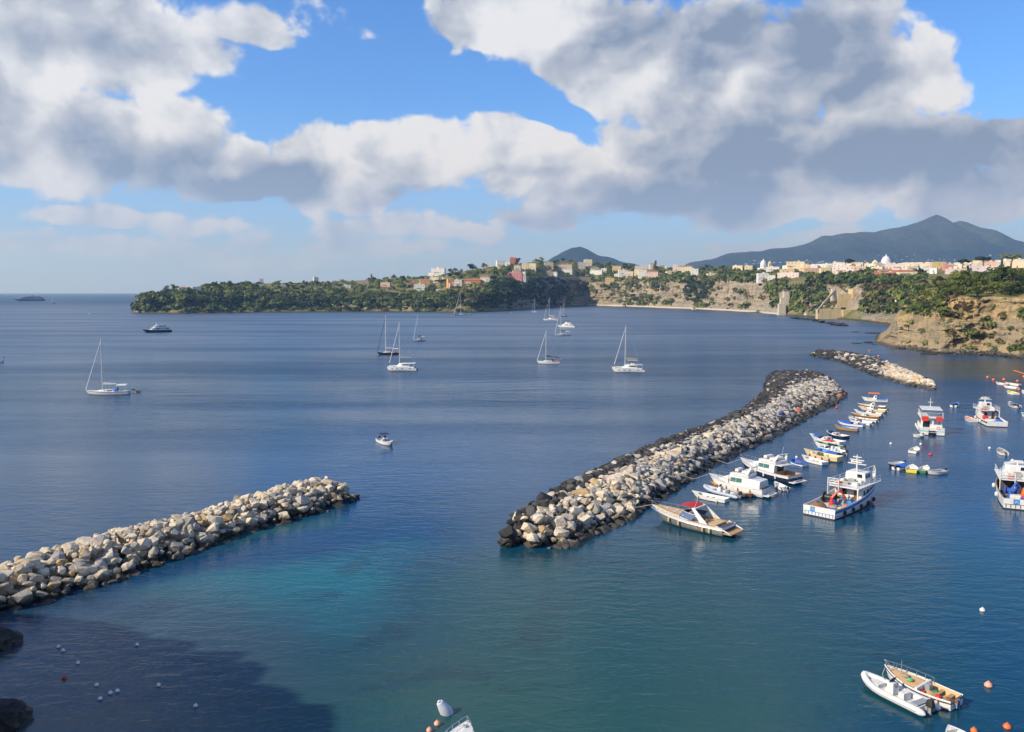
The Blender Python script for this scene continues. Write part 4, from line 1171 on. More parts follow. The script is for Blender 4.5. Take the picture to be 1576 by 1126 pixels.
# ------------------------------------------------------------------ motor yachts
def cruiser():
    """open sports cruiser with red bimini"""
    loc, rz, l = berth((1004, 796), (1119, 822)); B = 3.9
    h = Hull(l * 1.04, B, 1.15, 1.25, 1.75, .5, .88, .16, 2.0, .30)
    o = thing('motor_cruiser', 'grey hulled motor cruiser with red bimini and tan sun pads off the breakwater', 'motorboat', loc, rz)
    l = h.L
    h.skin(lambda t: h.sheer(t) - .34, .10).build('hull', GREYHULL, o, smooth=True)
    h.skin(None, lambda t: h.sheer(t) - .335, off=.01, m=3).build('topside_band', WHITE, o, smooth=True)
    h.skin(.10, None).build('bottom', ANTIFOUL_D, o, smooth=True)
    h.deck(.42, .995, -.02, -.005, .12).build('deck', WHITE, o, smooth=True)
    h.liner(.02, .43, .55, .42).build('cockpit', TEAK, o)
    h.rim(.05, dz=-.33, off=.02).build('rub_rail', METAL, o, smooth=True)
    # raised foredeck with sun pad
    pad = MB(); ts = [.55, .62, .70, .78, .86, .91]
    for dz, bb in ((.10, .78), (.19, .72)): pass
    lo = [(-l / 2 + l * t, h.hb(t) * .74) for t in ts]
    pad.quad_strip([(x, -b, h.sheer(t) + .06) for (x, b), t in zip(lo, ts)], [(x, -b * .95, h.sheer(t) + .20) for (x, b), t in zip(lo, ts)])
    pad.quad_strip([(x, -b * .95, h.sheer(t) + .20) for (x, b), t in zip(lo, ts)], [(x, b * .95, h.sheer(t) + .20) for (x, b), t in zip(lo, ts)])
    pad.quad_strip([(x, b * .95, h.sheer(t) + .20) for (x, b), t in zip(lo, ts)], [(x, b, h.sheer(t) + .06) for (x, b), t in zip(lo, ts)])
    pad.poly([(lo[0][0], -lo[0][1], h.sheer(.55) + .06), (lo[0][0], -lo[0][1] * .95, h.sheer(.55) + .2), (lo[0][0], lo[0][1] * .95, h.sheer(.55) + .2), (lo[0][0], lo[0][1], h.sheer(.55) + .06)])
    pd = pad.build('sun_pad', TANPAD, o)
    for (x, y) in ((.66, -.35), (.66, .35), (.78, 0), (.60, 0)): MB().box(-l / 2 + l * x - .16, -l / 2 + l * x + .16, y - .16, y + .16, h.sheer(x) + .205, h.sheer(x) + .225).build('hatch', OFFWHITE, pd)
    # wrap windscreen
    z = h.sheer(.5); xa, xb = -l * .04, l * .06
    ws = MB()
    low = [(xa - .9, -B * .42, z), (xa + .2, -B * .40, z + .05), (xb + .35, -B * .2, z + .1), (xb + .5, 0, z + .1), (xb + .35, B * .2, z + .1), (xa + .2, B * .40, z + .05), (xa - .9, B * .42, z)]
    top = [(p[0] - .65, p[1] * .88, z + .72) for p in low]
    ws.quad_strip(low, top); w = ws.build('windscreen', BLUEGLASS, o, smooth=True)
    MB().tube(top, .035, 5).build('frame', WHITE, w)
    # seats, dashboard
    MB().box(-.3, .35, -1.2, 1.2, 1.0, 1.62, .1, .05).build('dashboard', WHITE, o, bevel=.05)
    for y in (-.75, .25): seat_block(o, -1.45, -.75, y, y + .75, .6, 1.45, WHITE, 'helm_seat')
    seat_block(o, -2.9, -1.7, .6, 1.5, .6, 1.15, TANPAD, 'sofa'); seat_block(o, -2.9, -2.2, -1.5, .55, .6, 1.1, TANPAD, 'sofa')
    seat_block(o, -4.6, -3.3, -1.35, 1.35, .6, 1.22, TANPAD, 'aft_sun_pad')
    # arch and bimini
    a = MB()
    for sd in (-1, 1):
        a.hexa([(-3.7, sd * 1.72, 1.2), (-2.6, sd * 1.72, 1.2), (-2.6, sd * 1.6, 1.2), (-3.7, sd * 1.6, 1.2)], [(-1.75, sd * 1.45, 2.75), (-1.25, sd * 1.45, 2.75), (-1.25, sd * 1.32, 2.75), (-1.75, sd * 1.32, 2.75)])
    a.box(-1.75, -1.25, -1.45, 1.45, 2.70, 2.84)
    ar = a.build('arch', WHITE, o, bevel=.04)
    MB().tube([(-1.5, 1.2, 2.8), (-2.1, 1.2, 4.3)], .02, 5).build('aerial', WHITE, ar)
    bi = MB(); xs = [-1.55, -1.0, -.4, .2, .7]; zs = [2.86, 3.0, 3.04, 2.98, 2.82]
    for sgn in (1,):
        bi.quad_strip([(x, -1.45, q - .10) for x, q in zip(xs, zs)], [(x, -.7, q) for x, q in zip(xs, zs)]); bi.quad_strip([(x, -.7, q) for x, q in zip(xs, zs)], [(x, .7, q) for x, q in zip(xs, zs)]); bi.quad_strip([(x, .7, q) for x, q in zip(xs, zs)], [(x, 1.45, q - .10) for x, q in zip(xs, zs)])
    b = bi.build('bimini', RED, o, smooth=True)
    for sd in (-1, 1): MB().tube([(.0, sd * 1.5, 1.9), (.7, sd * 1.42, 2.75)], .025, 5).build('pole', METAL, b)
    # stern: platform, transom locker
    MB().box(-l / 2 - 1.2, -l / 2 + .02, -B * .42, B * .42, .42, .52).build('swim_platform', TEAK, o, bevel=.03)
    MB().box(-l / 2 - .03, -l / 2 + .7, -B * .40, B * .40, .52, 1.16, .05, .1).build('transom_locker', NAVY, o, bevel=.05)
    for sd in (-1, 1): MB().hexa([(-l / 2 - 1.1, sd * B * .43, .5), (-l / 2 + .9, sd * B * .445, 1.12), (-l / 2 + .9, sd * B * .40, 1.12), (-l / 2 - 1.1, sd * B * .39, .5)], [(-l / 2 - 1.0, sd * B * .43, .66), (-l / 2 + .9, sd * B * .445, 1.32), (-l / 2 + .9, sd * B * .40, 1.32), (-l / 2 - 1.0, sd * B * .39, .66)]).build('quarter_fairing', WHITE, o, bevel=.03)
    h.railing(.52, .985, .55, 8, .018).build('pulpit', METAL, o)
    for t in (.14, .22, .52, .66):
        for sd in (-1, 1): fender(o, (-l / 2 + l * t, sd * (h.hb(t) + .13), h.sheer(t) - .62), .15, .62, TANPAD)
    MB().tube([(l * .5, 0, 1.7), (l * .5 + 2.5, .5, .9), (l * .5 + 4.6, 1.2, 1.0)], .025, 5).build('mooring_line', ROPE, o)
cruiser()
def flybridge(label, bow, stern, hullm, stripe, B=3.8, house=WHITE, win=GREENGLASS, canvas=None, L=None, plat=True, free=(1.3, 1.35, 2.0)):
    loc, rz, l = berth(bow, stern); l = L or l
    h = Hull(l, B, *free, .5, .9, .13, 2.1, .28)
    o = thing('flybridge_yacht', label, 'motorboat', loc, rz)
    if stripe:
        h.skin(lambda t: h.sheer(t) - .42, .1).build('hull', hullm, o, smooth=True); h.skin(None, lambda t: h.sheer(t) - .415, off=.01, m=3).build('topside_band', stripe, o, smooth=True)
    else: h.skin(None, .1).build('hull', hullm, o, smooth=True)
    h.skin(.1, None).build('bottom', ANTIFOUL, o, smooth=True)
    h.deck(.26, .995, -.01, 0, .1).build('deck', OFFWHITE, o, smooth=True)
    h.liner(.015, .27, .75, .3).build('cockpit', TEAK, o)
    h.rim(.045, dz=-.02).build('rub_rail', METAL, o, smooth=True)
    z = free[1]
    bk = Block([(-l * .24, B * .40, B * .36, z - .1, z + 1.2), (l * .04, B * .40, B * .35, z - .1, z + 1.2), (l * .14, B * .37, B * .28, z, z + 1.02), (l * .27, B * .26, B * .18, z + .2, z + .42)])
    c = bk.mb().build('deckhouse', house, o, bevel=.08, smooth=True)
    bk.side_pane(-l * .15, -l * .055, .40, .88).build('window', win, c); bk.side_pane(-l * .05, l * .035, .40, .88).build('window', win, c); bk.side_pane(l * .042, l * .125, .40, .82, slant1=-.3).build('window', win, c)
    for u0, u1 in ((-.9, -.34), (-.3, .3), (.34, .9)): bk.end_pane(True, u0, u1, .35, .9).build('windscreen', GLASS, c)
    bk.end_pane(False, -.55, .55, .05, .9).build('door', GLASS, c)
    # fly bridge
    zz = z + 1.2
    fb = Block([(-l * .26, B * .36, B * .38, zz - .02, zz + .45), (l * .0, B * .36, B * .38, zz - .02, zz + .55), (l * .075, B * .26, B * .24, zz - .02, zz + .4)])
    f = fb.mb().build('flybridge', WHITE, o, bevel=.07, smooth=True)
    seat_block(f, -l * .22, -l * .13, -B * .3, B * .3, zz + .6, zz + .95, OFFWHITE); seat_block(f, -l * .06, -l * .0, -B * .22, B * .22, zz + .68, zz + 1.05, WHITE, 'helm_console')
    MB().hexa([(l * .03, -B * .26, zz + .66), (l * .06, -B * .2, zz + .6), (l * .06, B * .2, zz + .6), (l * .03, B * .26, zz + .66)], [(l * .0, -B * .26, zz + 1.0), (l * .02, -B * .2, zz + 1.0), (l * .02, B * .2, zz + 1.0), (l * .0, B * .26, zz + 1.0)]).build('windscreen', GLASS, f)
    ring = [(-l * .10 + .3 * math.sin(a), -B * .385, zz + .45 + .3 * math.cos(a)) for a in [k * .5236 for k in range(13)]]
    MB().tube(ring, .06, 6, caps=False).build('life_ring', ORANGE, f)
    ar = MB()
    for sd in (-1, 1): ar.hexa([(-l * .25, sd * B * .37, zz + .5), (-l * .20, sd * B * .37, zz + .5), (-l * .20, sd * B * .33, zz + .5), (-l * .25, sd * B * .33, zz + .5)], [(-l * .29, sd * B * .30, zz + 1.5), (-l * .26, sd * B * .30, zz + 1.5), (-l * .26, sd * B * .27, zz + 1.5), (-l * .29, sd * B * .27, zz + 1.5)])
    ar.box(-l * .29, -l * .26, -B * .3, B * .3, zz + 1.46, zz + 1.58)
    a = ar.build('radar_arch', WHITE, o, bevel=.03)
    MB().tube([(-l * .275, .2, zz + 1.55), (-l * .30, .2, zz + 2.9)], .02, 5).build('aerial', WHITE, a)
    if canvas: Block([(-l * .45, B * .42, B * .36, z - .15, z + .95), (-l * .24, B * .42, B * .37, z - .1, z + 1.18)]).mb().build('cockpit_canopy', canvas, o, bevel=.06)
    else: MB().box(-l * .36, -l * .24, -B * .36, B * .36, zz - .08, zz + .03).build('cockpit_roof', WHITE, o, bevel=.03)
    if plat:
        MB().box(-l / 2 - 1.0, -l / 2 + .02, -B * .42, B * .42, .34, .46).build('swim_platform', WHITE, o, bevel=.03)
        MB().box(-l / 2 - .7, -l / 2 - .3, -B * .2, B * .2, .46, .6).build('ladder_box', GREY, o)
    h.railing(.42, .985, .62, 9, .02).build('pulpit', METAL, o)
    for t in (.2, .4, .6):
        for sd in (-1, 1): fender(o, (-l / 2 + l * t, sd * (h.hb(t) + .13), .85), .14, .6, WHITE)
    MB().tube([(l * .5, 0, 1.9), (l * .5 + 2.4, .3, .8), (l * .5 + 4.4, .8, 1.2)], .03, 5).build('mooring_line', ROPE, o)
    return o
flybridge('white flybridge yacht with white canvas over its cockpit, moored beside a wooden boat', (1090, 748), (1180, 764), WHITE, None, 3.7, canvas=WHITE, free=(1.3, 1.35, 2.1))
flybridge('flybridge yacht with navy blue hull and pale green side windows', (1138, 724), (1224, 744), NAVY, WHITE, 4.0, free=(1.35, 1.45, 2.3))
def motor_yacht(label, bow, stern, hullm, B, decks, group=None, name='motor_yacht', cat='yacht', free=(1.6, 1.7, 2.6), mast=2.5, L=None, tender=True, funnel=None, dark_top=None, top=None):
    loc, rz, l = berth(bow, stern); l = L or l
    h = Hull(l, B, *free, .6, .9, .10, 2.2, .25); o = thing(name, label, cat, loc, rz, group)
    h.skin(None, .12).build('hull', hullm, o, smooth=True); h.skin(.12, None).build('bottom', ANTIFOUL, o, smooth=True)
    h.deck(.0, .995, -.01, 0, .05).build('deck', OFFWHITE, o, smooth=True); h.railing(.02, .985, .8, 12, l * .0016).build('railing', METAL, o)
    z = free[1]
    for k, (x0, x1, w, hh) in enumerate(decks):
        bk = Block([(l * x0, B * w, B * w * .95, z, z + hh), (l * (x1 - .12), B * w, B * w * .92, z, z + hh), (l * (x1 - .04), B * w * .85, B * w * .7, z, z + hh * .8), (l * x1, B * w * .7, B * w * .6, z, z + hh * .25)])
        d = bk.mb().build('superstructure', top or WHITE, o, bevel=l * .003, smooth=True)
        n = max(2, int((x1 - x0) * l / 4))
        for j in range(n):
            a = l * (x0 + (x1 - .14 - x0) * (j + .1) / n); b = l * (x0 + (x1 - .14 - x0) * (j + .9) / n)
            bk.side_pane(a, b, .45, .82).build('window', GLASS, d)
        bk.end_pane(True, -.85, .85, .3, .92).build('windscreen', GLASS, d)
        z += hh
    m = MB().hexa([(l * .0 - .5, -.3, z), (.5, -.3, z), (.5, .3, z), (-.5, .3, z)], [(-.5, -.15, z + mast * .7), (-.1, -.15, z + mast * .7), (-.1, .15, z + mast * .7), (-.5, .15, z + mast * .7)])
    m.tube([(-.3, 0, z + mast * .6), (-.4, 0, z + mast)], .08, 6); m.tube([(-.3, -1, z + mast * .6), (-.3, 1, z + mast * .6)], .06, 6)
    m.build('radar_mast', WHITE, o)
    if dark_top:
        t = MB().box(-l * .22, l * .03, -B * .33, B * .33, z + 1.1, z + 1.25).build('canopy', dark_top, o, bevel=.03)
        for sx in (-l * .2, l * .01):
            for sd in (-1, 1): MB().tube([(sx, sd * B * .28, z - .1), (sx, sd * B * .3, z + 1.15)], .05, 5).build('pole', METAL, t)
    if funnel: MB().lathe([(2.2, 0), (2.0, 4.0), (1.9, 5.2)], (-l * .12, 0, z - 1), 10).build('funnel', funnel, o)
    return o
motor_yacht('dark hulled motor yacht with pale upper decks anchored off the wooded headland', (219, 512), (263, 510.5), NAVY, 5.4, [(-.42, .22, .42, 2.0), (-.30, .10, .36, 1.7)], dark_top=None, mast=2.2)
motor_yacht('long passenger ship far out at sea near the horizon', (21, 463.2), (68, 462.8), paint('ship_hull', (0.05, 0.07, 0.11), .5), 16, [(-.46, .40, .46, 3.2), (-.44, .34, .44, 3.0), (-.36, .22, .40, 3.0)], name='ship', cat='ship', free=(6, 6, 8), mast=9, funnel=BLUE, top=paint('ship_grey', (.22, .24, .27), .6))
motor_yacht('white power yacht with dark canopy lying among the anchored sailing boats', (857, 503.5), (886, 504), WHITE, 4.8, [(-.40, .22, .42, 1.7), (-.28, .08, .36, 1.3)], dark_top=NAVYCLOTH, free=(1.2, 1.3, 1.9), mast=1.6)

# ------------------------------------------------------------------ trawlers
def trawler(label, stern, ang, l, B, stripe, mast_top_z, gear, free=(1.35, 1.45, 3.0), crane=None, house_x=(.02, .36), bars=None, rub=ANTIFOUL, side_band=None, flare=.22, upper=True, rust=False, gallows=True, house_mat=None):
    s = sea(*stern); a = math.radians(ang)
    loc = s + Vector((math.cos(a), math.sin(a), 0)) * (l / 2)
    h = Hull(l, B, *free, .9, .92, .08, 2.5, flare); o = thing('fishing_trawler', label, 'fishing boat', loc, a)
    h.skin(None, .16).build('hull', WHITE, o, smooth=True); h.skin(.16, None, off=.0).build('bottom', rub, o, smooth=True)
    if stripe: h.skin(lambda t: h.sheer(t) - .16, lambda t: h.sheer(t) - .48, off=.014, m=2, transom=False).build('stripe', stripe, o, smooth=True)
    if side_band: h.skin(.42, .30, off=.014, m=2, transom=False).build('rubbing_strake', side_band, o, smooth=True)
    h.liner(.015, .90, .62, .16).build('bulwark_and_deck', OFFWHITE if not rust else TEAK, o)
    h.deck(.78, .995, .35, .1, .02).build('forecastle_deck', OFFWHITE, o)
    h.rim(.06, dz=.03, off=-.05).build('cap_rail', WHITE if not rust else GREY, o, smooth=True)
    zd = .62
    x0, x1 = l * house_x[0], l * house_x[1]
    # shelter roof over the aft part of the working deck front, open below
    bk = Block([(x0, B * .40, B * .40, zd, zd + 2.15), (x1 - 1.2, B * .38, B * .36, zd, zd + 2.15), (x1, B * .30, B * .26, zd, zd + 1.9)])
    c = bk.mb().build('deckhouse', house_mat or WHITE, o, bevel=.05, smooth=True)
    bk.end_pane(False, -.75, -.42, .05, .9).build('door', WOOD, c); bk.end_pane(False, .1, .45, .4, .8).build('window', GLASS, c)
    for k in range(3): bk.side_pane(x0 + .6 + k * 1.3, x0 + 1.1 + k * 1.3, .5, .75).build('porthole', GLASS, c)
    rf = MB().box(x0 - l * .10, x1 + .1, -B * .46, B * .46, zd + 2.17, zd + 2.30).build('shelter_roof', WHITE, o, bevel=.03)
    for sd in (-1, 1): MB().box(x0 - l * .10, x0 - l * .10 + .16, sd * B * .43 - .08, sd * B * .43 + .08, zd + .2, zd + 2.18).build('post', WHITE, rf)
    z2 = zd + 2.30
    for (bx_, by_, sx_, sy_, sz_, mt_) in ((.3, -.9, .5, .4, .45, OFFWHITE), (.2, .6, .4, .6, .35, TAUPE), (1.4, .1, .35, .5, .6, GREY), (-.6, 1.2, .3, .3, .5, ORANGE)):
        MB().box(x0 + bx_ - sx_, x0 + bx_ + sx_, by_ - sy_, by_ + sy_, z2, z2 + sz_, .03, .03).build('deck_box', mt_, o, bevel=.03)
    if upper:
        ub = Block([(x0 + 2.2, B * .31, B * .28, z2, z2 + 1.45), (x1 - .9, B * .31, B * .26, z2, z2 + 1.45), (x1 - .3, B * .26, B * .20, z2, z2 + .8)])
        u = ub.mb().build('wheelhouse', WHITE, o, bevel=.06, smooth=True)
        for u0, u1 in ((-.9, -.5), (-.45, -.03), (.03, .45), (.5, .9)): ub.end_pane(True, u0, u1, .1, .85).build('windscreen', GLASS, u)
        for k in range(2): ub.side_pane(x0 + 2.4 + k * .9, x0 + 3.1 + k * .9, .5, .85).build('window', GLASS, u)
        ub.end_pane(False, -.7, -.2, .5, .85).build('window', GLASS, u); ub.end_pane(False, .2, .6, .05, .85).build('door', OFFWHITE, u)
        for sd in (-1, 1): MB().lathe([(.1, -.6), (.28, -.5), (.28, .5), (.1, .6)], (x0 + 1.2, sd * B * .26, z2 + .32), 8, 'x').build('life_raft', OFFWHITE, u, smooth=True)
        zm = z2 + 1.45; xm = x0 + 2.7
    else: zm, xm = z2, x0 + 1.2
    m = MB().tube([(xm, 0, zm), (xm - .1, 0, mast_top_z)], .16, 8, .09).build('mast', WHITE, o, smooth=True)
    hm = mast_top_z - zm
    for f, w in ((.45, 1.3), (.68, 1.0), (.85, .6)): MB().box(xm - .14, xm + .14, -w, w, zm + hm * f, zm + hm * f + .10).build('yard', WHITE, m)
    MB().box(xm - .2, xm + .5, -.7, .7, zm + hm * .55, zm + hm * .55 + .16).build('radar', OFFWHITE, m)
    MB().lathe([(.02, 0), (.2, .08), (.22, .3), (.1, .42)], (xm, .7, zm + hm * .45 + .1), 8).build('satellite_dome', WHITE, m, smooth=True)
    for k, y in enumerate((-.8, .5)): MB().tube([(xm, y, zm + hm * .68), (xm, y, zm + hm * 1.15)], .02, 4).build('aerial', METAL, m)
    h.railing(.76, .985, .9, 6, .035).build('bow_rail', WHITE, o)
    rl = MB()
    for sd in (-1, 1):
        for k in range(5):
            x = x0 - l * .10 + (x1 - x0 + l * .1) * k / 4; rl.tube([(x, sd * B * .44, z2), (x, sd * B * .44, z2 + .8)], .03, 5)
        for zz in (.4, .8): rl.tube([(x0 - l * .1, sd * B * .44, z2 + zz), (x1, sd * B * .44, z2 + zz)], .03, 5)
    for zz in (.4, .8): rl.tube([(x0 - l * .1, -B * .44, z2 + zz), (x0 - l * .1, B * .44, z2 + zz)], .03, 5)
    rl.build('roof_rail', WHITE, o)
    if gallows:
        g_ = MB(); xg = x0 - l * .10
        for yy in (B * .44, B * .12):
            g_.tube([(xg - .1, yy, zd), (xg - .1, yy, z2 + 1.0)], .07, 6)
        for zz in (z2 + .3, z2 + .65, z2 + 1.0): g_.tube([(xg - .1, B * .12, zz), (xg - .1, B * .44, zz)], .05, 6)
        g_.build('gallows', WHITE, o)
    if crane:
        cx, cy, cm = crane
        base = MB().lathe([(.42, 0), (.38, .5), (.24, .6), (.2, 1.3)], (cx, cy, zd), 9).build('crane', cm, o, smooth=True)
        MB().hexa([(cx - .2, cy - .16, zd + 1.2), (cx + .2, cy - .16, zd + 1.2), (cx + .2, cy + .16, zd + 1.2), (cx - .2, cy + .16, zd + 1.2)], [(cx + .35, cy - .9, zd + 2.4), (cx + .65, cy - .9, zd + 2.4), (cx + .65, cy - .65, zd + 2.4), (cx + .35, cy - .65, zd + 2.4)]).build('boom', cm, base, bevel=.03)
        MB().hexa([(cx + .35, cy - .95, zd + 2.35), (cx + .68, cy - .95, zd + 2.35), (cx + .68, cy - .68, zd + 2.35), (cx + .35, cy - .68, zd + 2.35)], [(cx + .75, cy - 1.7, zd + 1.2), (cx + 1.0, cy - 1.7, zd + 1.2), (cx + 1.0, cy - 1.5, zd + 1.2), (cx + .75, cy - 1.5, zd + 1.2)]).build('jib', cm, base, bevel=.03)
    r = random.Random(int(l * 10))
    for (kind, x, y, sx, sy, sz, mt) in gear:
        if kind == 'heap':
            mb = MB(); rings = []
            for k in range(4):
                rad = (1, .92, .6, .15)[k]; rings.append([(x + sx * rad * math.cos(a_) * r.uniform(.85, 1.12), y + sy * rad * math.sin(a_) * r.uniform(.85, 1.12), zd + sz * (0, .45, .85, 1)[k] * r.uniform(.9, 1.1)) for a_ in [j * .5236 for j in range(12)]])
            for p, q in zip(rings[:-1], rings[1:]): mb.quad_strip(p, q, True)
            mb.build('net_heap', mt, o, smooth=True)
        elif kind == 'drum':
            d = MB().lathe([(sz, -sy), (sz, -sy + .1), (sz * .55, -sy + .12), (sz * .55, sy - .12), (sz, sy - .1), (sz, sy)], (x, y, zd + sz + .1), 12, 'y').build('net_drum', mt, o, smooth=True)
        else: MB().box(x - sx, x + sx, y - sy, y + sy, zd, zd + sz, .04, .04).build(kind, mt, o, bevel=.03)
    if bars:
        # painted name and blue bars on the transom
        xt = -l / 2 - .02; hb = h.hb(0) * .94; z_t = h.sheer(0)
        pl = MB().box(xt - .012, xt, -hb, hb, z_t * .48 - .03, z_t * .48 + .03).build('transom_line', bars, o)
        for k in range(9):
            y = -hb * .92 + hb * 1.84 * k / 8; MB().box(xt - .012, xt, y - .04, y + .04, .22, z_t * .46).build('transom_bar', bars, o)
        MB().box(xt - .012, xt, hb * .28, hb * .58, z_t * .52, z_t * .97).build('transom_emblem', SKYBLUE, o)
        for k, (ya, za, yb_, zb) in enumerate(((.32, .6, .42, .85), (.42, .85, .5, .6), (.35, .72, .5, .72))):
            MB().tube([(xt - .02, hb * ya, z_t * za), (xt - .02, hb * yb_, z_t * zb)], .022, 4).build('emblem_mark', WHITE, o)
    for k in range(5):
        t = .15 + k * .14
        MB().lathe([(.12, -.14), (.30, -.12), (.30, .12), (.12, .14)], (-l / 2 + l * t, -(h.hb(t) * .97 + .13), .55), 10, 'y').build('tyre_fender', DARK, o, smooth=True)
        if k % 2: fender(o, (-l / 2 + l * t, h.hb(t) + .2, h.sheer(t) - .5), .22, .7, OFFWHITE)
    return o
trawler('white trawler with blue stripe and red deck crane, moored off the cream boat', (1260, 796), 44, 18.0, 4.8, BLUE, at_y(1316, 698, 114).z,
        [('heap', -7.2, 1.0, 1.6, 1.2, .95, NETTING), ('heap', -2.4, .5, .7, .5, 1.0, DARK), ('drum', -1.5, -1.0, .5, .3, .5, GREY), ('crate', -5.0, -1.75, .3, .3, .7, ORANGE), ('heap', -5.4, -.4, .9, .7, .5, TAUPE), ('crate', -4.6, -1.2, .35, .5, .45, BLUE), ('crate', -5.6, -1.5, .4, .35, .4, YELLOW), ('crate', -3.6, -1.5, .45, .4, .5, SKYBLUE), ('drum', -3.2, 1.2, .3, .8, .75, DARK), ('crate', -2.7, -.2, .5, .6, .8, GREY), ('locker', -1.9, -1.4, .6, .5, .6, SKYBLUE), ('crate', -6.8, -.8, .3, .5, .35, BLUE), ('crate', -4.2, .2, .3, .3, .9, BLUE), ('crate', -1.6, .6, .7, .7, .9, TAUPE)],
        crane=(-4.5, .3, BRIGHTRED), bars=SKYBLUE, house_x=(.0, .32), side_band=GREY, free=(1.35, 1.5, 3.5))
trawler('white trawler with navy side stripe, black deck crane and blue tarps', (1535, 657), 75, 13.5, 4.5, NAVY, at_y(1514.5, 607, 190).z,
        [('heap', -5.4, 0.3, 1.0, 1.2, .45, BLUETARP), ('heap', -4.3, -1.0, 1.1, .9, .8, BLUETARP), ('locker', -3.0, .3, .5, 1.1, .6, WHITE), ('heap', -2.1, -1.3, .9, .6, 1.0, NAVYCLOTH), ('crate', -1.2, .9, .6, .5, 1.1, BRIGHTRED), ('crate', -6.2, -1.2, .4, .5, .3, TURQ)],
        free=(1.2, 1.3, 2.6), crane=(-1.6, -.4, DARK), house_x=(.02, .34), gallows=False)
trawler('trawler with orange buoys and a tan net heap on its rusty stern deck', (1578, 786), 64, 16.0, 5.8, None, at_y(1571, 699, 122).z,
        [('heap', -6.6, 1.2, 1.2, 1.1, .55, TAUPE), ('heap', -6.2, -1.1, 1.1, 1.0, .5, TAUPE), ('locker', -4.8, .9, .5, .7, .8, WHITE), ('crate', -5.6, .0, .4, .4, .6, BLUE), ('heap', -4.9, -.4, .5, .5, 1.3, BRIGHTRED), ('heap', -3.7, -.5, .7, .7, 1.9, ORANGE), ('crate', -6.4, -1.9, .5, .4, .45, BLUE), ('drum', -3.0, 1.3, .4, .8, .8, BLUE), ('crate', -4.2, -1.6, .4, .5, 1.1, WHITE)],
        free=(1.5, 1.55, 3.0), crane=(-4.4, 1.5, BLUE), house_x=(-.02, .34), bars=NAVY, rust=True, house_mat=paint('shelter_shade', (.07, .05, .04), .8))  # deckhouse coloured dark for the shade inside an open shelter

# passenger boat with two hulls, a roof deck and red life jackets at its stern
def passenger_boat():
    s = sea(1435, 670); a = math.radians(68); l, B = 12.0, 4.7
    o = thing('passenger_boat', 'white twin hulled passenger boat with two red banners on its stern', 'ferry', s + Vector((math.cos(a), math.sin(a), 0)) * l / 2, a)
    for sd in (-1, 1):
        h = Hull(l, 1.7, 1.2, 1.3, 1.7, .5, .9, .05, 2.4, .15)
        for nm, z0, z1, mt in (('hull', None, .12, WHITE), ('bottom', .12, None, ANTIFOUL_D)):
            mb = h.skin(z0, z1); mb.v = [(p[0], p[1] + sd * (B - 1.7) / 2, p[2]) for p in mb.v]; mb.build(nm, mt, o, smooth=True)
        mb = h.skin(.95, .78, off=.014, m=2); mb.v = [(p[0], p[1] + sd * (B - 1.7) / 2, p[2]) for p in mb.v]; mb.build('stripe', TURQ, o, smooth=True)
        mb = h.deck(0, .995, -.01, 0, .02); mb.v = [(p[0], p[1] + sd * (B - 1.7) / 2, p[2]) for p in mb.v]; mb.build('hull_deck', OFFWHITE, o)
    MB().box(-l * .44, l * .36, -1.4, 1.4, .9, 1.24).build('bridge_deck', OFFWHITE, o)
    bk = Block([(-l * .28, 2.1, 2.0, 1.2, 3.3), (l * .22, 2.1, 2.0, 1.2, 3.3), (l * .32, 1.9, 1.6, 1.2, 2.2)])
    c = bk.mb().build('cabin', WHITE, o, bevel=.08, smooth=True)
    for k in range(4): bk.side_pane(-l * .26 + k * 1.45, -l * .26 + k * 1.45 + 1.2, .4, .85).build('window', GLASS, c)
    bk.end_pane(False, .15, .8, .05, .75).build('door', GLASS, c); bk.end_pane(False, -.8, -.2, .35, .75).build('window', BLUEGLASS, c); bk.end_pane(True, -.85, .85, .2, .9).build('windscreen', GLASS, c)
    rf = MB().box(-l * .34, l * .24, -2.25, 2.25, 3.32, 3.5).build('roof', WHITE, o, bevel=.08)
    for y in (-1.35, 1.35): MB().box(-l * .345 - .08, -l * .345, y - .62, y + .62, 2.75, 3.75).build('banner', BRIGHTRED, rf)
    up = MB()
    for sd in (-1, 1):
        for k in range(6): up.tube([(-l * .33 + k * 1.3, sd * 2.1, 3.5), (-l * .33 + k * 1.3, sd * 2.1, 4.5)], .03, 5)
        for zz in (4.0, 4.5): up.tube([(-l * .33, sd * 2.1, zz), (-l * .33 + 6.5, sd * 2.1, zz)], .03, 5)
    up.tube([(-l * .33, -2.1, 4.5), (-l * .33, 2.1, 4.5)], .03, 5); up.build('roof_rail', WHITE, o)
    aw = MB().box(-l * .30, l * .20, -2.0, 2.0, 5.0, 5.12).build('upper_canopy', WHITE, o, bevel=.05)
    for x in (-l * .29, l * .19):
        for sd in (-1, 1): MB().tube([(x, sd * 1.95, 3.5), (x, sd * 1.95, 5.02)], .04, 5).build('pole', METAL, aw)
    m = MB().tube([(.5, 0, 5.1), (.5, 0, 7.2)], .07, 6, .04).build('mast', WHITE, o)
    MB().box(.4, .6, -.5, .5, 6.2, 6.28).build('yard', WHITE, m)
    MB().box(-l * .50, -l * .44, -.9, .9, .55, .65).build('boarding_platform', GREY, o)
    ring = [(-l * .455, -1.1 + .28 * math.sin(k * .5236), 1.5 + .28 * math.cos(k * .5236)) for k in range(13)]
    MB().tube(ring, .07, 6, caps=False).build('life_ring', BRIGHTRED, o)
    for sd in (-1, 1):
        for k in range(3): fender(o, (-3 + k * 2.6, sd * (B / 2 + .16), .9), .17, .7, WHITE)
passenger_boat()

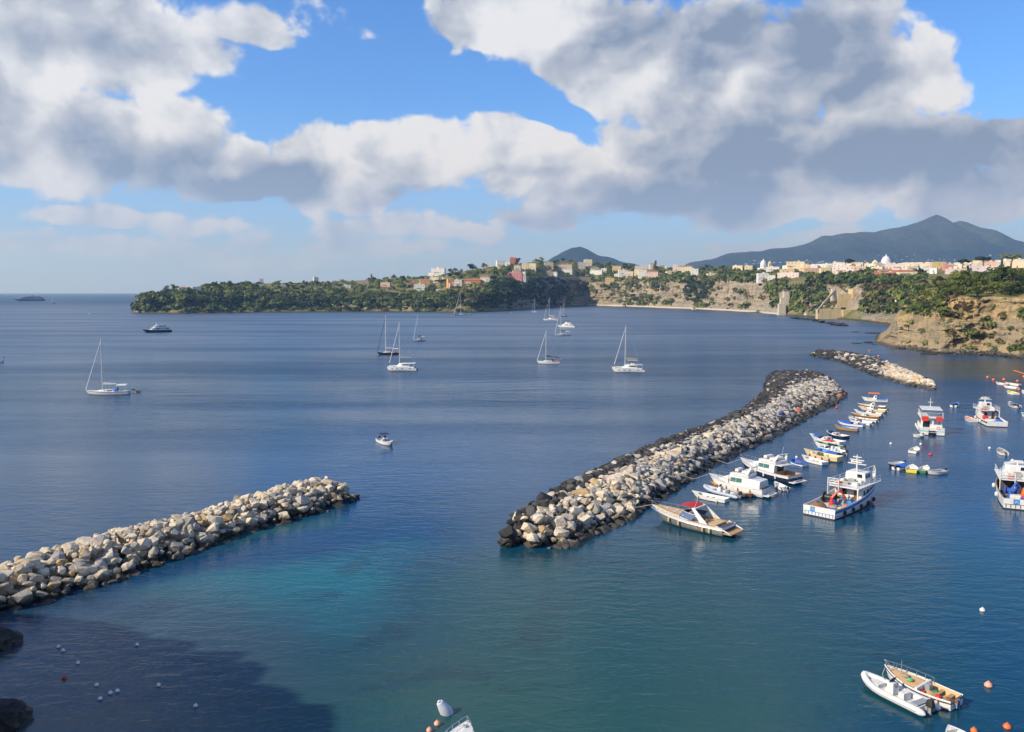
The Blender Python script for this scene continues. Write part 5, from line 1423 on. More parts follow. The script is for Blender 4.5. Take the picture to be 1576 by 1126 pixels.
# ------------------------------------------------------------------ yachts at anchor in the bay
sloop('white sloop with a blue and white bimini, towing a dark dinghy', (131, 607), (199, 606), 520, 155.5, bimini=WHITE, hood=BLUETARP, cover=OFFWHITE, mast=DARK if False else ALU, stripe=GREY)
rib('small dark inflatable tied astern of the sloop with a blue and white bimini', (201, 602), (216, 603.5), 1.5, DARK, cons=False, motor=False, L=2.9)
sloop('navy hulled sloop with tall white mast beside the white sailing catamaran', (580, 545.5), (614, 545), 485, 592, hull=NAVY, bimini=OFFWHITE, mast=WHITE, cover=OFFWHITE, furl=NAVYCLOTH, red=True)
catamaran('white sailing catamaran with dark boom cover beside the navy sloop', (597, 569.5), (642, 569.5), 495, 615, boomcover=GREY)
sloop('small grey sloop with a pale hood, just beyond the navy hulled sloop', (636, 525), (654, 524.5), 484, 640, hull=paint('pale_grey_gelcoat', (0.45, 0.46, 0.47), .3), bimini=OFFWHITE, cover=NAVYCLOTH)
sloop('blue sloop anchored close under the brown wooded shore', (698, 485), (725, 484.6), 446, 709, hull=SKYBLUE, cover=GREY)
sloop('small sloop with a red flag lying under the dark shaded cliff', (818, 480.5), (830, 480.5), 458, 823, hull=paint('pale_grey_gelcoat', (0.45, 0.46, 0.47), .3), flag=BRIGHTRED)
catamaran('sailing catamaran with tan bimini in the group of anchored yachts', (836, 493), (859, 493), 457, 848, bimini=TAUPE, boomcover=OFFWHITE)
sloop('blue hulled sloop behind the dark topped power yacht', (864, 487.2), (874, 487), 461, 871, hull=SKYBLUE, cover=NAVYCLOTH)
sloop('white sloop with pale bimini lying in front of the dark topped power yacht', (853, 516.5), (877, 516), 471, 866, bimini=OFFWHITE, stripe=NAVY, hood=None)
sloop('white sloop with navy boom cover and red cockpit cushions alone in mid bay', (826, 559.5), (861, 559.5), 507, 839, red=True, flag=WHITE, bimini=NAVYCLOTH)
catamaran('white sailing catamaran with tan bimini nearest the long breakwater', (943, 572), (990, 571.5), 500, 963, bimini=TAUPE, boomcover=TAUPE, rz_add=-.12)
sloop('tiny dark sailing boat far out beside the passenger ship', (79, 467.3), (84.5, 467.2), 456, 81, hull=NAVY, L=14)
open_boat('tiny white motorboat under way off the end of the wooded headland', (134, 482.6), (141, 483), WHITE, name='motor_dinghy', cat='motorboat', console=True, L=6.5, motor=1)
open_boat('white motor launch under way alone in open water between the two breakwaters', (603, 687), (585, 678.5), WHITE, OFFWHITE, console=True, motor=1.2, L=6.6, B=2.3, name='motor_launch', cat='motorboat', screen=True, gear=[BRIGHTRED, NAVYCLOTH], awning=(.25, .5, 1.3, NAVYCLOTH))
sloop('small sailing dinghy with a red flag at the edge of the outer bay', (-26, 558), (3, 557.5), 500, -12, flag=BRIGHTRED, L=8)

# ------------------------------------------------------------------ along the long breakwater
open_boat('long white open boat with white seats beside the red bimini cruiser', (1065, 763), (1119, 773), WHITE, OFFWHITE, thwarts=3, free=.55, B=1.9, fenders=2, name='open_boat')
rib('grey blue inflatable with a white console between the white open boat and wooden boat', (1084, 754), (1136, 767), 2.1, paint('pale_blue_tube', (0.42, 0.48, 0.56), .5))
open_boat('varnished wooden boat with a bare pole mast against the white flybridge yacht', (1092, 750), (1158, 767), WOOD, TEAK, pole=True, B=2.3, thwarts=2, name='wooden_boat', double=True, gear=[ORANGE, NETTING])
open_boat('little white tender with an outboard behind the white flybridge yacht', (1192, 748), (1211, 756), WHITE, OFFWHITE, motor=.8, name='tender', thwarts=1, B=1.4)
open_boat('small blue rowing boat lying beside the white dory and cream fishing boat', (1215, 711), (1240, 718), WHITE, BLUE, trim=BLUE, stripe=BLUE, B=1.8, gear=[WOOD])
open_boat('slim white dory moored against the cream fishing boat', (1234, 707), (1270, 716), WHITE, OFFWHITE, B=1.9, thwarts=3, name='dory')
open_boat('cream fishing boat with rust brown fenders along its side', (1237, 702), (1293, 711), CREAM, CREAM, B=3.0, free=1.0, fenders=4, cuddy=(.58, .82, .35, CREAM), name='fishing_boat', cat='fishing boat', thwarts=1, gear=[GREY], trim=CREAM)
open_boat('bright blue open boat hidden behind the cream fishing boat', (1254, 695), (1293, 704), BLUE, SKYBLUE, B=2.0, cover=(.05, .45, BLUETARP))
open_boat('white speedboat with two dark outboards next to the bright blue boat', (1255, 690), (1301, 700), WHITE, WHITE, motor=1.1, console=True, B=2.2, name='speedboat', cat='motorboat', screen=True, foredeck=WHITE)
open_boat('white and green boat with a red pole awning beside the speedboat', (1252, 684), (1297, 692), WHITE, GREEN, B=2.1, awning=(.30, .62, .75, BRIGHTRED), motor=1)
open_boat('white boat with a cuddy and blue bow cover, red waterline', (1246, 675), (1297, 685), WHITE, OFFWHITE, B=2.5, cuddy=(.40, .58, .5, WHITE), cover=(.66, .85, BLUETARP), bottom=BRIGHTRED, free=.75, gear=[BLUETARP], name='cabin_boat')
open_boat('navy hulled boat with a white cuddy at the end of the blue covered row', (1272, 669), (1303, 675), NAVY, OFFWHITE, B=2.1, cuddy=(.45, .68, .4, WHITE), trim=WHITE, canvas=(.82, NAVYCLOTH), name='cabin_boat')
open_boat('tan wooden boat with pale blue inside and black waterline', (1284, 660), (1321, 663.5), BROWN, SKYBLUE, B=2.2, trim=BROWN, thwarts=3, free=.7, name='wooden_boat')
open_boat('white boat with a blue cover moored behind the tan wooden boat', (1288, 652), (1330, 657), WHITE, BLUE, B=2.2, cover=(.45, .88, BLUETARP), trim=BLUE, cuddy=(.2, .36, .35, WHITE))
open_boat('white motorboat with a small screen next to the white boat with blue cover', (1306, 649), (1342, 655), WHITE, OFFWHITE, B=2.1, motor=1.1, screen=True, name='motor_dinghy', cat='motorboat', foredeck=BLUE)
open_boat('white boat with black gunwale and upright white board', (1304, 645), (1350, 650), WHITE, OFFWHITE, trim=DARK, B=2.3, gear=[WHITE, WHITE, NETTING], motor=1)
open_boat('brown wooden boat with cream rail in the middle of the crowded row', (1310, 640.5), (1354, 644.5), WOOD, TEAK, trim=CREAM, B=2.4, cuddy=(.45, .62, .4, OFFWHITE), thwarts=1)
open_boat('white cabin boat with a blue bow tarp and a short pole', (1314, 635.5), (1358, 640), OFFWHITE, OFFWHITE, B=2.3, cuddy=(.35, .55, .7, WHITE), cover=(.62, .85, BLUETARP), pole=True, motor=1)
open_boat('cream boat with a raised white steering shelter', (1321, 630), (1364, 634.5), CREAM, OFFWHITE, B=2.3, cuddy=(.42, .6, .8, WHITE), thwarts=1, motor=1)
open_boat('dark wooden boat with a white wheel shelter next to the blue tarp boat', (1320, 626), (1363, 629), WOOD, OFFWHITE, trim=OFFWHITE, B=2.4, cuddy=(.38, .58, .85, OFFWHITE))
open_boat('white boat with blue tarp and orange red roof at the outer end of row', (1326, 617), (1366, 619), WHITE, OFFWHITE, B=2.8, free=.85, cuddy=(.42, .58, 1.1, WHITE), cover=(.05, .40, BLUETARP), awning=(.3, .75, 1.6, ORANGE), name='cabin_boat')

# ------------------------------------------------------------------ right part of the harbour
open_boat('small white tender tied to the stern of the passenger boat', (1405, 673), (1419, 672), WHITE, OFFWHITE, B=1.5, motor=.8, name='tender', thwarts=1)
open_boat('white rowing boat alone between the passenger boat and the row of dinghies', (1413, 692), (1402, 699), WHITE, OFFWHITE, B=1.7, L=3.8)
open_boat('white and navy dinghy with outboard at one end of the tied row', (1369, 718.5), (1389, 715.5), NAVY, OFFWHITE, trim=WHITE, B=1.6, motor=.8, L=4.0, stripe=WHITE)
open_boat('white dinghy with blue cover in the tied row of five', (1397, 718), (1377, 724), WHITE, BLUE, trim=BLUE, B=1.6, cover=(.2, .7, BLUETARP), motor=.8, L=4.2)
open_boat('white dinghy with a bright yellow stern in the tied row', (1405, 719), (1402, 730.5), YELLOW, OFFWHITE, trim=WHITE, B=1.9, L=3.9)
open_boat('white dinghy with a dark green hull in the tied row', (1429, 721), (1415, 730), GREEN, OFFWHITE, trim=WHITE, B=1.6, L=3.7)
open_boat('grey white dinghy with motor at the other end of tied row', (1430, 730), (1450, 728), WHITE, GREY, B=1.7, motor=.8, L=3.8)
open_boat('blue and white motorboat under way towards the white ended breakwater', (1476, 622.5), (1464, 628), WHITE, BLUE, trim=WHITE, B=1.9, motor=.9, L=4.6, name='motor_dinghy', cat='motorboat', cover=(.5, .85, BLUETARP))
open_boat('white dinghy with pale pink floor beside the navy striped trawler', (1486, 645), (1500, 650), WHITE, PINK, stripe=SKYBLUE, B=2.0, L=4.4, bottom=SKYBLUE)
open_boat('long white motorboat with grey deck beside the navy striped trawler', (1549, 621), (1571, 630), WHITE, OFFWHITE, B=2.2, motor=1.1, L=6.5, screen=True, name='motor_dinghy', cat='motorboat', cover=(.35, .8, GREY), stripe=NAVY)
open_boat('white dinghy with a grey interior drifting near the orange buoy trawler', (1536, 694), (1548, 702), WHITE, GREY, B=1.6, motor=.6, L=3.9)
open_boat('small white boat close in by the cliff, among orange buoys', (1537, 591.5), (1546, 592.5), WHITE, OFFWHITE, B=1.8, L=4.2, trim=PINK)
open_boat('white boat with cream cushions side by side with a plain white boat', (1551, 592), (1565, 593.5), WHITE, CREAM, B=2.0, L=5.0)
open_boat('plain white boat alongside the boat with cream cushions', (1550, 597), (1560, 598), WHITE, WHITE, B=1.8, L=4.4)
open_boat('white double dinghy with yellow floor in the brown shallows', (1552, 605), (1563, 607.5), WHITE, YELLOW, B=2.3, L=4.6, thwarts=1)
open_boat('white dinghy in the brown shallows near the one with yellow floor', (1573, 604), (1584, 607), WHITE, OFFWHITE, B=1.8, L=4.4)
open_boat('pale dinghy beyond the long motorboat with grey deck', (1575, 640), (1588, 643), OFFWHITE, TURQ, B=1.8, L=4.4)

# ------------------------------------------------------------------ two boats close below
rib('white inflatable with black outboard tied beside a white fishing boat', (1329, 1050), (1424, 1097), 2.2, WHITE)
def near_fisher():
    loc, rz, l = berth((1361, 1045), (1472, 1090)); l *= 1.0; B = 2.3
    h = Hull(l, B, .72, .70, 1.15, .35, .8, .06, 2.1, .2)
    o = thing('fishing_boat', 'white wooden fishing boat with tan deck and blue rubbing line, beside the white inflatable', 'fishing boat', loc, rz)
    h.skin(None, .06).build('hull', WHITE, o, smooth=True); h.skin(.06, None).build('bottom', ANTIFOUL_D, o, smooth=True)
    h.skin(lambda t: h.sheer(t) - .07, lambda t: h.sheer(t) - .17, off=.03, m=2).build('stripe', NAVY, o, smooth=True)
    h.rim(.045, dz=.02).build('gunwale', WHITE, o, smooth=True)
    h.liner(.02, .46, .28, .10).build('cockpit', TANPAD, o)
    h.deck(.455, .985, .07, .10, .03).build('foredeck', TEAK, o)
    for k in range(7):           # deck planks
        y = -B * .30 + B * .60 * k / 6; t1 = .93 - abs(k - 3) * .055
        pts = [(-l / 2 + l * t, y * (1 if t < .75 else 1 - (t - .75) * 1.6), h.sheer(t) - .055) for t in (.47, .6, .72, .82, t1)]
        MB().tube(pts, .035, 4).build('plank', TANPAD, o)
    x = -l / 2 + l * .455; b = h.hb(.455) - .08
    MB().box(x - .12, x + .06, -b, b, .3, h.sheer(.455) + .16).build('bulkhead', WHITE, o)
    MB().box(x - .55, x - .15, -.4, .1, .3, .95).build('engine_box', GREY, o, bevel=.03)
    for t in (.12, .26): MB().box(-l / 2 + l * t - .15, -l / 2 + l * t + .15, -h.hb(t) + .1, h.hb(t) - .1, .48, .54).build('thwart', TEAK, o)
    heap = MB(); r = random.Random(3); rings = []
    for k in range(4): rings.append([(-l / 2 + l * .36 + .55 * (1, .9, .6, .1)[k] * math.cos(a) * r.uniform(.85, 1.1), .1 + .6 * (1, .9, .6, .1)[k] * math.sin(a) * r.uniform(.85, 1.1), .3 + .3 * k / 3) for a in [j * .5236 for j in range(12)]])
    for p, q in zip(rings[:-1], rings[1:]): heap.quad_strip(p, q, True)
    heap.build('net_heap', paint('tan_net', (0.45, 0.33, 0.17), .95, .4), o, smooth=True)
    for (t, y, m_) in ((.40, .5, RED), (.30, -.3, GREEN), (.22, .3, BRIGHTRED), (.62, .15, paint('pale_green_cloth', (.12, .42, .16), .8)), (.10, .1, WOOD), (.70, -.1, TAUPE)):
        MB().lathe([(.2, 0), (.24, .06), (.18, .16), (.05, .2)], (-l / 2 + l * t, y, (h.sheer(t) - .03 if t > .46 else .42)), 8).build('bundle', m_, o, smooth=True)
    h.railing(.40, .985, .42, 6, .018, sides=(-1,)).build('hand_rail', METAL, o)
    h.railing(.90, .985, .42, 2, .02).build('pulpit', METAL, o)
    for t in (.16, .25):
        fender(o, (-l / 2 + l * t, -(h.hb(t) + .1), .35), .11, .5, TANPAD); fender(o, (-l / 2 + l * t, (h.hb(t) + .1), .35), .11, .5, TANPAD)
    MB().box(-l / 2 - .22, -l / 2 - .02, -.05, .05, -.3, .75).build('rudder', SKYBLUE, o); outboard(o, -l / 2, .35, .6, .55, WOOD)
    MB().tube([(l / 2 - .1, 0, 1.2), (l / 2 - .1, .5, .6), (l / 2 - .8, 1.5, .75)], .02, 5).build('mooring_line', ROPE, o)
    MB().tube([(l * .28, -b * .2, .7), (l * .28, -b * .2, 1.9)], .03, 5).build('post', METAL, o)
near_fisher()
open_boat('white boat tip poking in below the inflatable, beside an orange buoy', (1459, 1131), (1492, 1154), WHITE, OFFWHITE, B=1.6, name='rowing_boat')
def bow_boat():
    loc, rz, l = berth((720, 1136), (680, 1216))
    h = Hull(l, 2.5, .9, .9, 1.25, .4, .85, .1, 2.1, .25)
    o = thing('motor_boat', 'white motorboat bow with steel rails next to the grey mooring buoy', 'motorboat', loc, rz)
    h.skin(None, .06).build('hull', WHITE, o, smooth=True); h.skin(.06, None).build('bottom', ANTIFOUL_D, o, smooth=True); h.deck(.4, .99, -.01, 0, .1).build('deck', WHITE, o, smooth=True)
    h.liner(.02, .41, .3, .2).build('cockpit', OFFWHITE, o); h.railing(.6, .97, .45, 5, .02, .12, join=False).build('pulpit', METAL, o); h.rim(.04).build('gunwale', WHITE, o, smooth=True)
    outboard(o, -l / 2, 0, .6, 1.1)
    Block([(-l * .05, .8, .7, .9, 1.5), (l * .06, .8, .6, .9, 1.5), (l * .14, .6, .4, 1.0, 1.15)]).mb().build('cuddy', WHITE, o, bevel=.05)
    MB().box(l * .36, l * .40, -.12, .12, 1.2, 1.32).build('anchor_winch', METAL, o)
bow_boat()

# ------------------------------------------------------------------ buoys and floats
def buoy(label, px, py, r, mat, group=None, name='buoy'):
    p = sea(px, py); o = thing(name, label, 'buoy', p, 0, group)
    MB().lathe([(r * .2, -r * .75), (r * .7, -r * .6), (r, 0), (r * .86, r * .5), (r * .5, r * .85), (r * .15, r)], (0, 0, r * .25), 10).build('float', mat, o, smooth=True)
    MB().lathe([(r * .18, 0), (r * .2, r * .25), (r * .1, r * .3)], (0, 0, r * 1.2), 6).build('eye', mat, o)
    return o
gb = thing('mooring_buoy', 'large grey conical mooring buoy leaning beside the white bow', 'buoy', sea(688, 1097))
b_ = MB().lathe([(.12, -.35), (.42, -.2), (.48, .1), (.38, .55), (.26, .95), (.24, 1.0)], (0, 0, 0), 12).build('float', paint('pale_grey_float', (.55, .57, .62), .5, .2), gb, smooth=True)
b_.rotation_euler = (.1, -.55, 0)
c_ = MB().lathe([(.1, 1.0), (.12, 1.12), (.05, 1.16)], (0, 0, 0), 8).build('cap', paint('pale_grey_float', (.55, .57, .62)), b_)
for (px, py, r) in ((673, 1115, .24), (661, 1125, .22)): buoy('faded orange buoy near the white bow and grey mooring buoy', px, py, r, PINK, 'faded orange buoys by the white bow')
buoy('faded pink buoy off the stern of the fishing boat with tan deck', 1521, 1056, .30, PINK); buoy('round bright orange buoy beside the white boat tip', 1550, 1120, .27, ORANGE)
buoy('bright orange buoy touching the white boat tip', 1499, 1126, .24, ORANGE)
for (px, py) in ((90, 996), (97, 1002), (120, 1021), (149, 1055), (170, 1067), (181, 1064), (154, 1076), (211, 993), (244, 1055), (301, 1087)): buoy('small white float in the shaded water', px, py, .17, WHITE, 'white floats in the shaded water', 'float_buoy')
buoy('small red float among white ones in the shaded water', 99, 1044, .19, BRIGHTRED, None, 'float_buoy')
for (px, py) in ((1512, 940), (1371, 683), (1417, 684), (1523, 690), (1226, 704)): buoy('lone white float on the open harbour water', px, py, .26, WHITE, 'lone white floats in the harbour', 'float_buoy')
buoy('red buoy in front of the row of five tied dinghies', 1432, 700, .32, BRIGHTRED)
for (px, py) in ((1520, 581), (1529, 585), (1545, 584.5), (1566, 587), (1546, 593.5), (1562, 596.5), (1568, 600), (1576, 580)): buoy('orange buoy in the brown shallows by the cliff', px, py, .5, ORANGE, 'orange buoys by the cliff')
for (px, py) in ((1300, 608.5), (1288, 627.5)): buoy('small red buoy off the tip of the grey breakwater', px, py, .35, BRIGHTRED, 'red buoys off the breakwater tip')
for (px, py) in ((1338, 540), (1352, 548)): buoy('small orange buoy behind the short detached breakwater', px, py, .5, ORANGE, 'orange buoys behind the breakwater')
buoy('pale buoy close under the dark cave in the cliff', 787, 481.5, .8, CREAM)
tag(MB().tube([sea(1560, 570) + Vector((0, 0, .05)), sea(1570, 573) + Vector((0, 0, .05)), sea(1590, 580) + Vector((0, 0, .05))], .22, 6).build('floating_boom', ORANGE), 'orange floating boom line in the brown shallows', 'boom line')
kb = thing('kayak', 'small orange kayak beside the stern of the navy hulled yacht', 'kayak', *berth((1200, 726), (1207, 728))[:2])
hk = Hull(3.2, .75, .28, .22, .35, .12, .1, .1, 1.8, .1, double=True); hk.skin(None, None).build('hull', ORANGE, kb, smooth=True); hk.deck(.03, .97, -.01, 0, .06).build('deck', PINK, kb)
# ------------------------------------------------------------------ houses on the land
WALLS = {'white': (0.74, 0.71, 0.65), 'cream': (0.74, 0.62, 0.42), 'yellow': (0.72, 0.57, 0.30), 'ochre': (0.55, 0.40, 0.18), 'pink': (0.64, 0.46, 0.39), 'pale pink': (0.70, 0.57, 0.52),
         'salmon': (0.64, 0.42, 0.30), 'red': (0.48, 0.14, 0.09), 'orange': (0.74, 0.38, 0.14), 'grey': (0.45, 0.42, 0.38), 'lilac': (0.58, 0.50, 0.52), 'tan': (0.48, 0.38, 0.27), 'dusty rose': (0.58, 0.24, 0.22)}
WMAT = {k: paint('wall_' + k.replace(' ', '_'), v, .85, .22, spec=.2, scale=.5) for k, v in WALLS.items()}
TILE = paint('roof_tile', (0.42, 0.17, 0.08), .85, .35, spec=.2, scale=1.0)
FLAT = paint('flat_roof', (0.50, 0.46, 0.41), .9, .3, spec=.2, scale=.6)
SHUT = paint('window_shade', (0.09, 0.09, 0.09), .4, .2)
FRAMEM = paint('window_frame', (0.7, 0.68, 0.64), .6, .1)
win_me = MB().box(-.5, .5, -.06, .05, -.5, .5).mesh('window'); win_me.materials.append(SHUT)
frm_me = MB(); frm_me.box(-.58, .58, -.08, .02, -.6, -.5); frm_me.box(-.58, .58, -.08, .02, .5, .6); frm_me = frm_me.mesh('window_sill'); frm_me.materials.append(FRAMEM)
HOUSE_RECTS = []
def stand(px, py, lim=30, zmin=4.0):
    """ground under a building whose foot shows (or hides) at this pixel"""
    k = 0.0
    while k < lim:
        r = hit(px, py + k, FAR_BVH)
        if r is not None and r[0].z > zmin: return r[0]
        k += 1.0
    return None
def house(px0, px1, pt, pb, col, roof='flat', label=None, area=None, yaw=None, cols=None, rows=None, extra=None, name='house', cat='house'):
    cx = (px0 + px1) / 2; r = random.Random(int(px0 * 7 + pb * 3))
    g = stand(cx, pb)
    if g is None: return None
    sunk = to_px(g)[1] - pb
    if sunk > 3: pt += (sunk - 3) * .8
    dep = math.hypot(g.x, g.y)
    w = (px1 - px0) / F0 * g.y; top = at_y(cx, pt, g.y).z; H = max(2.8, top - g.z)
    d = max(5.0, min(11.0, w * .8))
    face = math.atan2(-g.y, -g.x) + math.pi / 2            # local -y looks at the viewer
    a = face + (yaw if yaw is not None else r.uniform(-.3, .3))
    o = thing(name, label, cat, (g.x, g.y + d * .45, g.z), a, area)
    HOUSE_RECTS.append((px0, px1, pt, pb))
    ft = -3.5
    hw = H if roof == 'flat' else H - min(1.6, w * .12)
    MB().box(-w / 2, w / 2, -d / 2, d / 2, ft, hw).build('wall', WMAT[col], o)
    if roof == 'flat':
        rf = MB().box(-w / 2 - .12, w / 2 + .12, -d / 2 - .12, d / 2 + .12, hw, hw + .18).build('roof', FLAT, o)
        pr = MB()
        for q in ((-w / 2, w / 2, -d / 2, -d / 2 + .22), (-w / 2, w / 2, d / 2 - .22, d / 2), (-w / 2, -w / 2 + .22, -d / 2 + .22, d / 2 - .22), (w / 2 - .22, w / 2, -d / 2 + .22, d / 2 - .22)): pr.box(*q, hw + .18, hw + .75)
        pr.build('parapet', WMAT[col], rf)
        if w > 9 and r.random() < .75:
            x = r.uniform(-w * .3, w * .25); MB().box(x - 1.3, x + 1.3, -.5, 2.0, hw + .18, hw + 2.3).build('stair_head', WMAT[col], rf)
        if r.random() < .5:
            x = r.uniform(-w * .35, w * .35); MB().lathe([(.5, 0), (.55, .2), (.55, 1.1), (.2, 1.3)], (x, d * .2, hw + .18), 8).build('water_tank', FRAMEM, rf)
    else:
        e = .45; mb = MB(); zt = H + .2
        if roof == 'hip': ridge = [(-w / 2 + d * .45, 0, zt), (w / 2 - d * .45, 0, zt)] if w > d else [(-.2, 0, zt), (.2, 0, zt)]
        else: ridge = [(-w / 2 - e, 0, zt), (w / 2 + e, 0, zt)]
        A, B_, C, D = (-w / 2 - e, -d / 2 - e, hw - .05), (w / 2 + e, -d / 2 - e, hw - .05), (w / 2 + e, d / 2 + e, hw - .05), (-w / 2 - e, d / 2 + e, hw - .05)
        mb.v = [A, B_, C, D, *ridge]; mb.f = [(0, 1, 5, 4), (1, 2, 5), (2, 3, 4, 5), (3, 0, 4), (3, 2, 1, 0)]
        rf = mb.build('roof', TILE, o)
        x = w * .22; MB().box(x - .4, x + .4, .3, 1.1, hw, zt + .8).build('chimney', WMAT[col], rf)
    nr = rows or max(1, int(H / 3.8)); nc = cols or max(1, int(w / 4.6))
    def put(x, y, z, rot, tall):
        wn = bpy.data.objects.new('window', win_me); COL.objects.link(wn); wn.parent = o
        wn.location = (x, y, z); wn.rotation_euler.z = rot; wn.scale = (.95, 1, tall)
        if g.y < 1150:
            s = bpy.data.objects.new('sill', frm_me); COL.objects.link(s); s.parent = wn
    for i in range(nr):
        z = (i + .55) * H / nr * (.96 if roof == 'flat' else .86)
        for j in range(nc):
            if r.random() < .25: continue
            put(-w / 2 + w * (j + .5) / nc, -d / 2, z, 0, 1.35 if r.random() < .75 else 2.0)
        for j in range(max(1, nc // 3)):
            if r.random() < .5: put(-w / 2, -d / 2 + d * (j + .5) / max(1, nc // 3), z, -math.pi / 2, 1.6)
    dr = MB().box(-.55 + w * .12, .55 + w * .12, -d / 2 - .04, -d / 2 + .05, 0, 2.2).build('door', WOOD if r.random() < .5 else SHUT, o)
    if w > 7 and r.random() < .45:
        b = MB().box(-w * .35, w * .1, -d / 2 - 1.1, -d / 2, H * .48, H * .48 + .15); bo = b.build('balcony', WMAT['white'], o)
        rr = MB(); rr.tube([(-w * .35, -d / 2 - 1.08, H * .48 + 1.0), (w * .1, -d / 2 - 1.08, H * .48 + 1.0)], .05, 4)
        for k in range(6): rr.tube([(-w * .35 + w * .45 * k / 5, -d / 2 - 1.08, H * .48 + .15), (-w * .35 + w * .45 * k / 5, -d / 2 - 1.08, H * .48 + 1.0)], .03, 4)
        rr.build('railing', SHUT, bo)
    if extra == 'cupola':
        MB().lathe([(2.0, 0), (2.0, 1.4), (1.8, 2.2), (1.2, 2.9), (.4, 3.3)], (0, 0, hw + .1), 12).build('cupola', WMAT['white'], o, smooth=True)
    return o
def batch(area, where, items):
    """items: columns, top and foot rows, colour, roof[, label]"""
    for it in items:
        px0, px1, pt, pb, col, roof = it[:6]
        lab = it[6] if len(it) > 6 else None
        w = px1 - px0; h = pb - pt
        if lab is None:
            size = 'long ' if w > 2.2 * h else ('tall ' if h > .95 * w else ('small ' if w < 9 else ''))
            lab = f"{size}{col} house with {'flat roof' if roof == 'flat' else 'red tiled roof'} {where}"
        house(px0, px1, pt, pb, col, roof, lab, area, extra='cupola' if 'cupola' in lab else None, name='villa' if 'villa' in lab else 'house')
batch('houses on the low headland', 'on the low wooded headland', [
    (273, 286, 441, 447, 'cream', 'hip'), (294, 307, 442, 448, 'white', 'flat'), (308, 322, 437, 441, 'white', 'hip'), (397, 404, 439, 442, 'white', 'flat'), (432, 439, 438, 441, 'white', 'flat'),
    (399, 405, 429, 435, 'pale pink', 'flat'), (482, 489, 424.5, 428.7, 'pale pink', 'flat'), (389, 396, 450, 454, 'tan', 'flat'), (509, 519, 433, 438, 'tan', 'flat'), (528, 539, 439, 443, 'white', 'flat'),
    (551, 566, 432, 436.5, 'tan', 'flat'), (565, 570, 439, 442, 'white', 'flat'), (586, 601, 435, 441, 'salmon', 'flat')])
batch('houses of the hamlet above the bay', 'in the hamlet below the domed white villa', [
    (664, 685, 413, 421, 'white', 'flat', 'white villa with a small cupola on the hilltop'), (659, 666, 420, 425, 'white', 'flat', 'low white annex beside the domed hilltop villa'),
    (629, 640, 434, 439, 'red', 'flat'), (637, 654, 437.5, 447.5, 'white', 'flat'), (646, 661, 430, 438, 'orange', 'flat'), (662, 676, 427, 435, 'cream', 'flat'), (681, 688, 427, 432, 'cream', 'flat'),
    (688, 699, 430, 442, 'orange', 'flat'), (699, 711, 431, 442, 'pale pink', 'flat'), (715, 741, 429, 437, 'red', 'hip'), (717, 724, 434, 439, 'white', 'flat'), (732, 743, 432, 437, 'tan', 'flat'),
    (739, 754, 424, 433, 'cream', 'hip'), (742, 749, 429, 437, 'white', 'flat'), (671, 678, 445, 450, 'white', 'flat'), (691, 701, 436, 443, 'salmon', 'flat')])
batch('houses on the hill', 'on the hill above the shaded cliff', [
    (764, 779, 401.5, 409, 'white', 'flat'), (778, 785, 403.5, 409, 'white', 'flat'), (785, 794, 395, 401.5, 'red', 'flat'), (791, 801, 409, 416, 'cream', 'flat'), (803, 813.5, 405.5, 415, 'cream', 'flat', 'cream villa with rows of windows, one of a pair on hill'),
    (815, 825.5, 405.5, 415, 'cream', 'flat', 'cream villa with rows of windows, one of a pair on hill'), (781, 804, 420, 430, 'dusty rose', 'flat'), (789, 801, 416, 424, 'pink', 'flat'), (804, 809, 418.5, 422.5, 'white', 'flat'), (796, 810, 424, 431, 'lilac', 'flat'),
    (748, 757, 407, 412, 'cream', 'flat'), (766, 770, 408, 415, 'cream', 'hip')])
batch('houses along the cliff top', 'along the cliff top wall', [
    (837, 851, 404, 412, 'cream', 'flat'), (857, 880, 405.5, 415, 'cream', 'hip'), (890, 901, 404, 415, 'grey', 'flat'), (899, 911, 399.5, 409, 'cream', 'flat'), (862, 881, 415, 420.5, 'white', 'flat'),
    (850, 858, 417.5, 425.5, 'white', 'hip'), (841, 850, 415.5, 425, 'tan', 'hip'), (909, 928, 416, 423, 'white', 'flat'), (910, 922, 412, 415.5, 'grey', 'flat'), (925.6, 934, 413.5, 419, 'white', 'flat'),
    (943.5, 957, 410, 418.5, 'ochre', 'flat'), (952, 964, 415.5, 425, 'white', 'flat'), (964, 975, 418, 426, 'pale pink', 'flat'), (946, 953, 422, 426, 'white', 'flat'), (977, 983, 415, 423, 'yellow', 'flat'),
    (983, 995.5, 415.5, 427, 'white', 'flat'), (995.5, 1014, 417, 427, 'pink', 'hip'), (978, 1000, 409, 415, 'grey', 'flat'), (932, 946, 428, 435, 'ochre', 'flat', 'small ochre lookout house on the cliff edge'),
    (1000, 1008, 405, 414, 'pale pink', 'hip'), (1014.6, 1023.5, 408, 412, 'salmon', 'hip'), (1024, 1030.5, 410, 414, 'white', 'flat'), (1036, 1044, 408, 416, 'pale pink', 'flat'),
    (1044, 1066, 408.5, 418, 'cream', 'hip', 'large cream house with orange tiled roof by the dark wooded gully'), (1064, 1075, 414, 423.6, 'white', 'flat', 'white house leaning out over the dark wooded gully'),
    (1026, 1041, 417.7, 420.5, 'cream', 'flat'), (1089, 1101.5, 421, 424.5, 'cream', 'flat'), (1130, 1145, 409, 416, 'cream', 'flat'), (1147, 1158.6, 409, 415.5, 'cream', 'flat'),
    (1167, 1183, 421, 432, 'white', 'flat', 'big white house on the bare cliff edge'), (1183, 1194, 424, 432, 'white', 'flat', 'low white wing of the house on the bare cliff edge'), (1181.5, 1200, 411, 417, 'white', 'flat')])
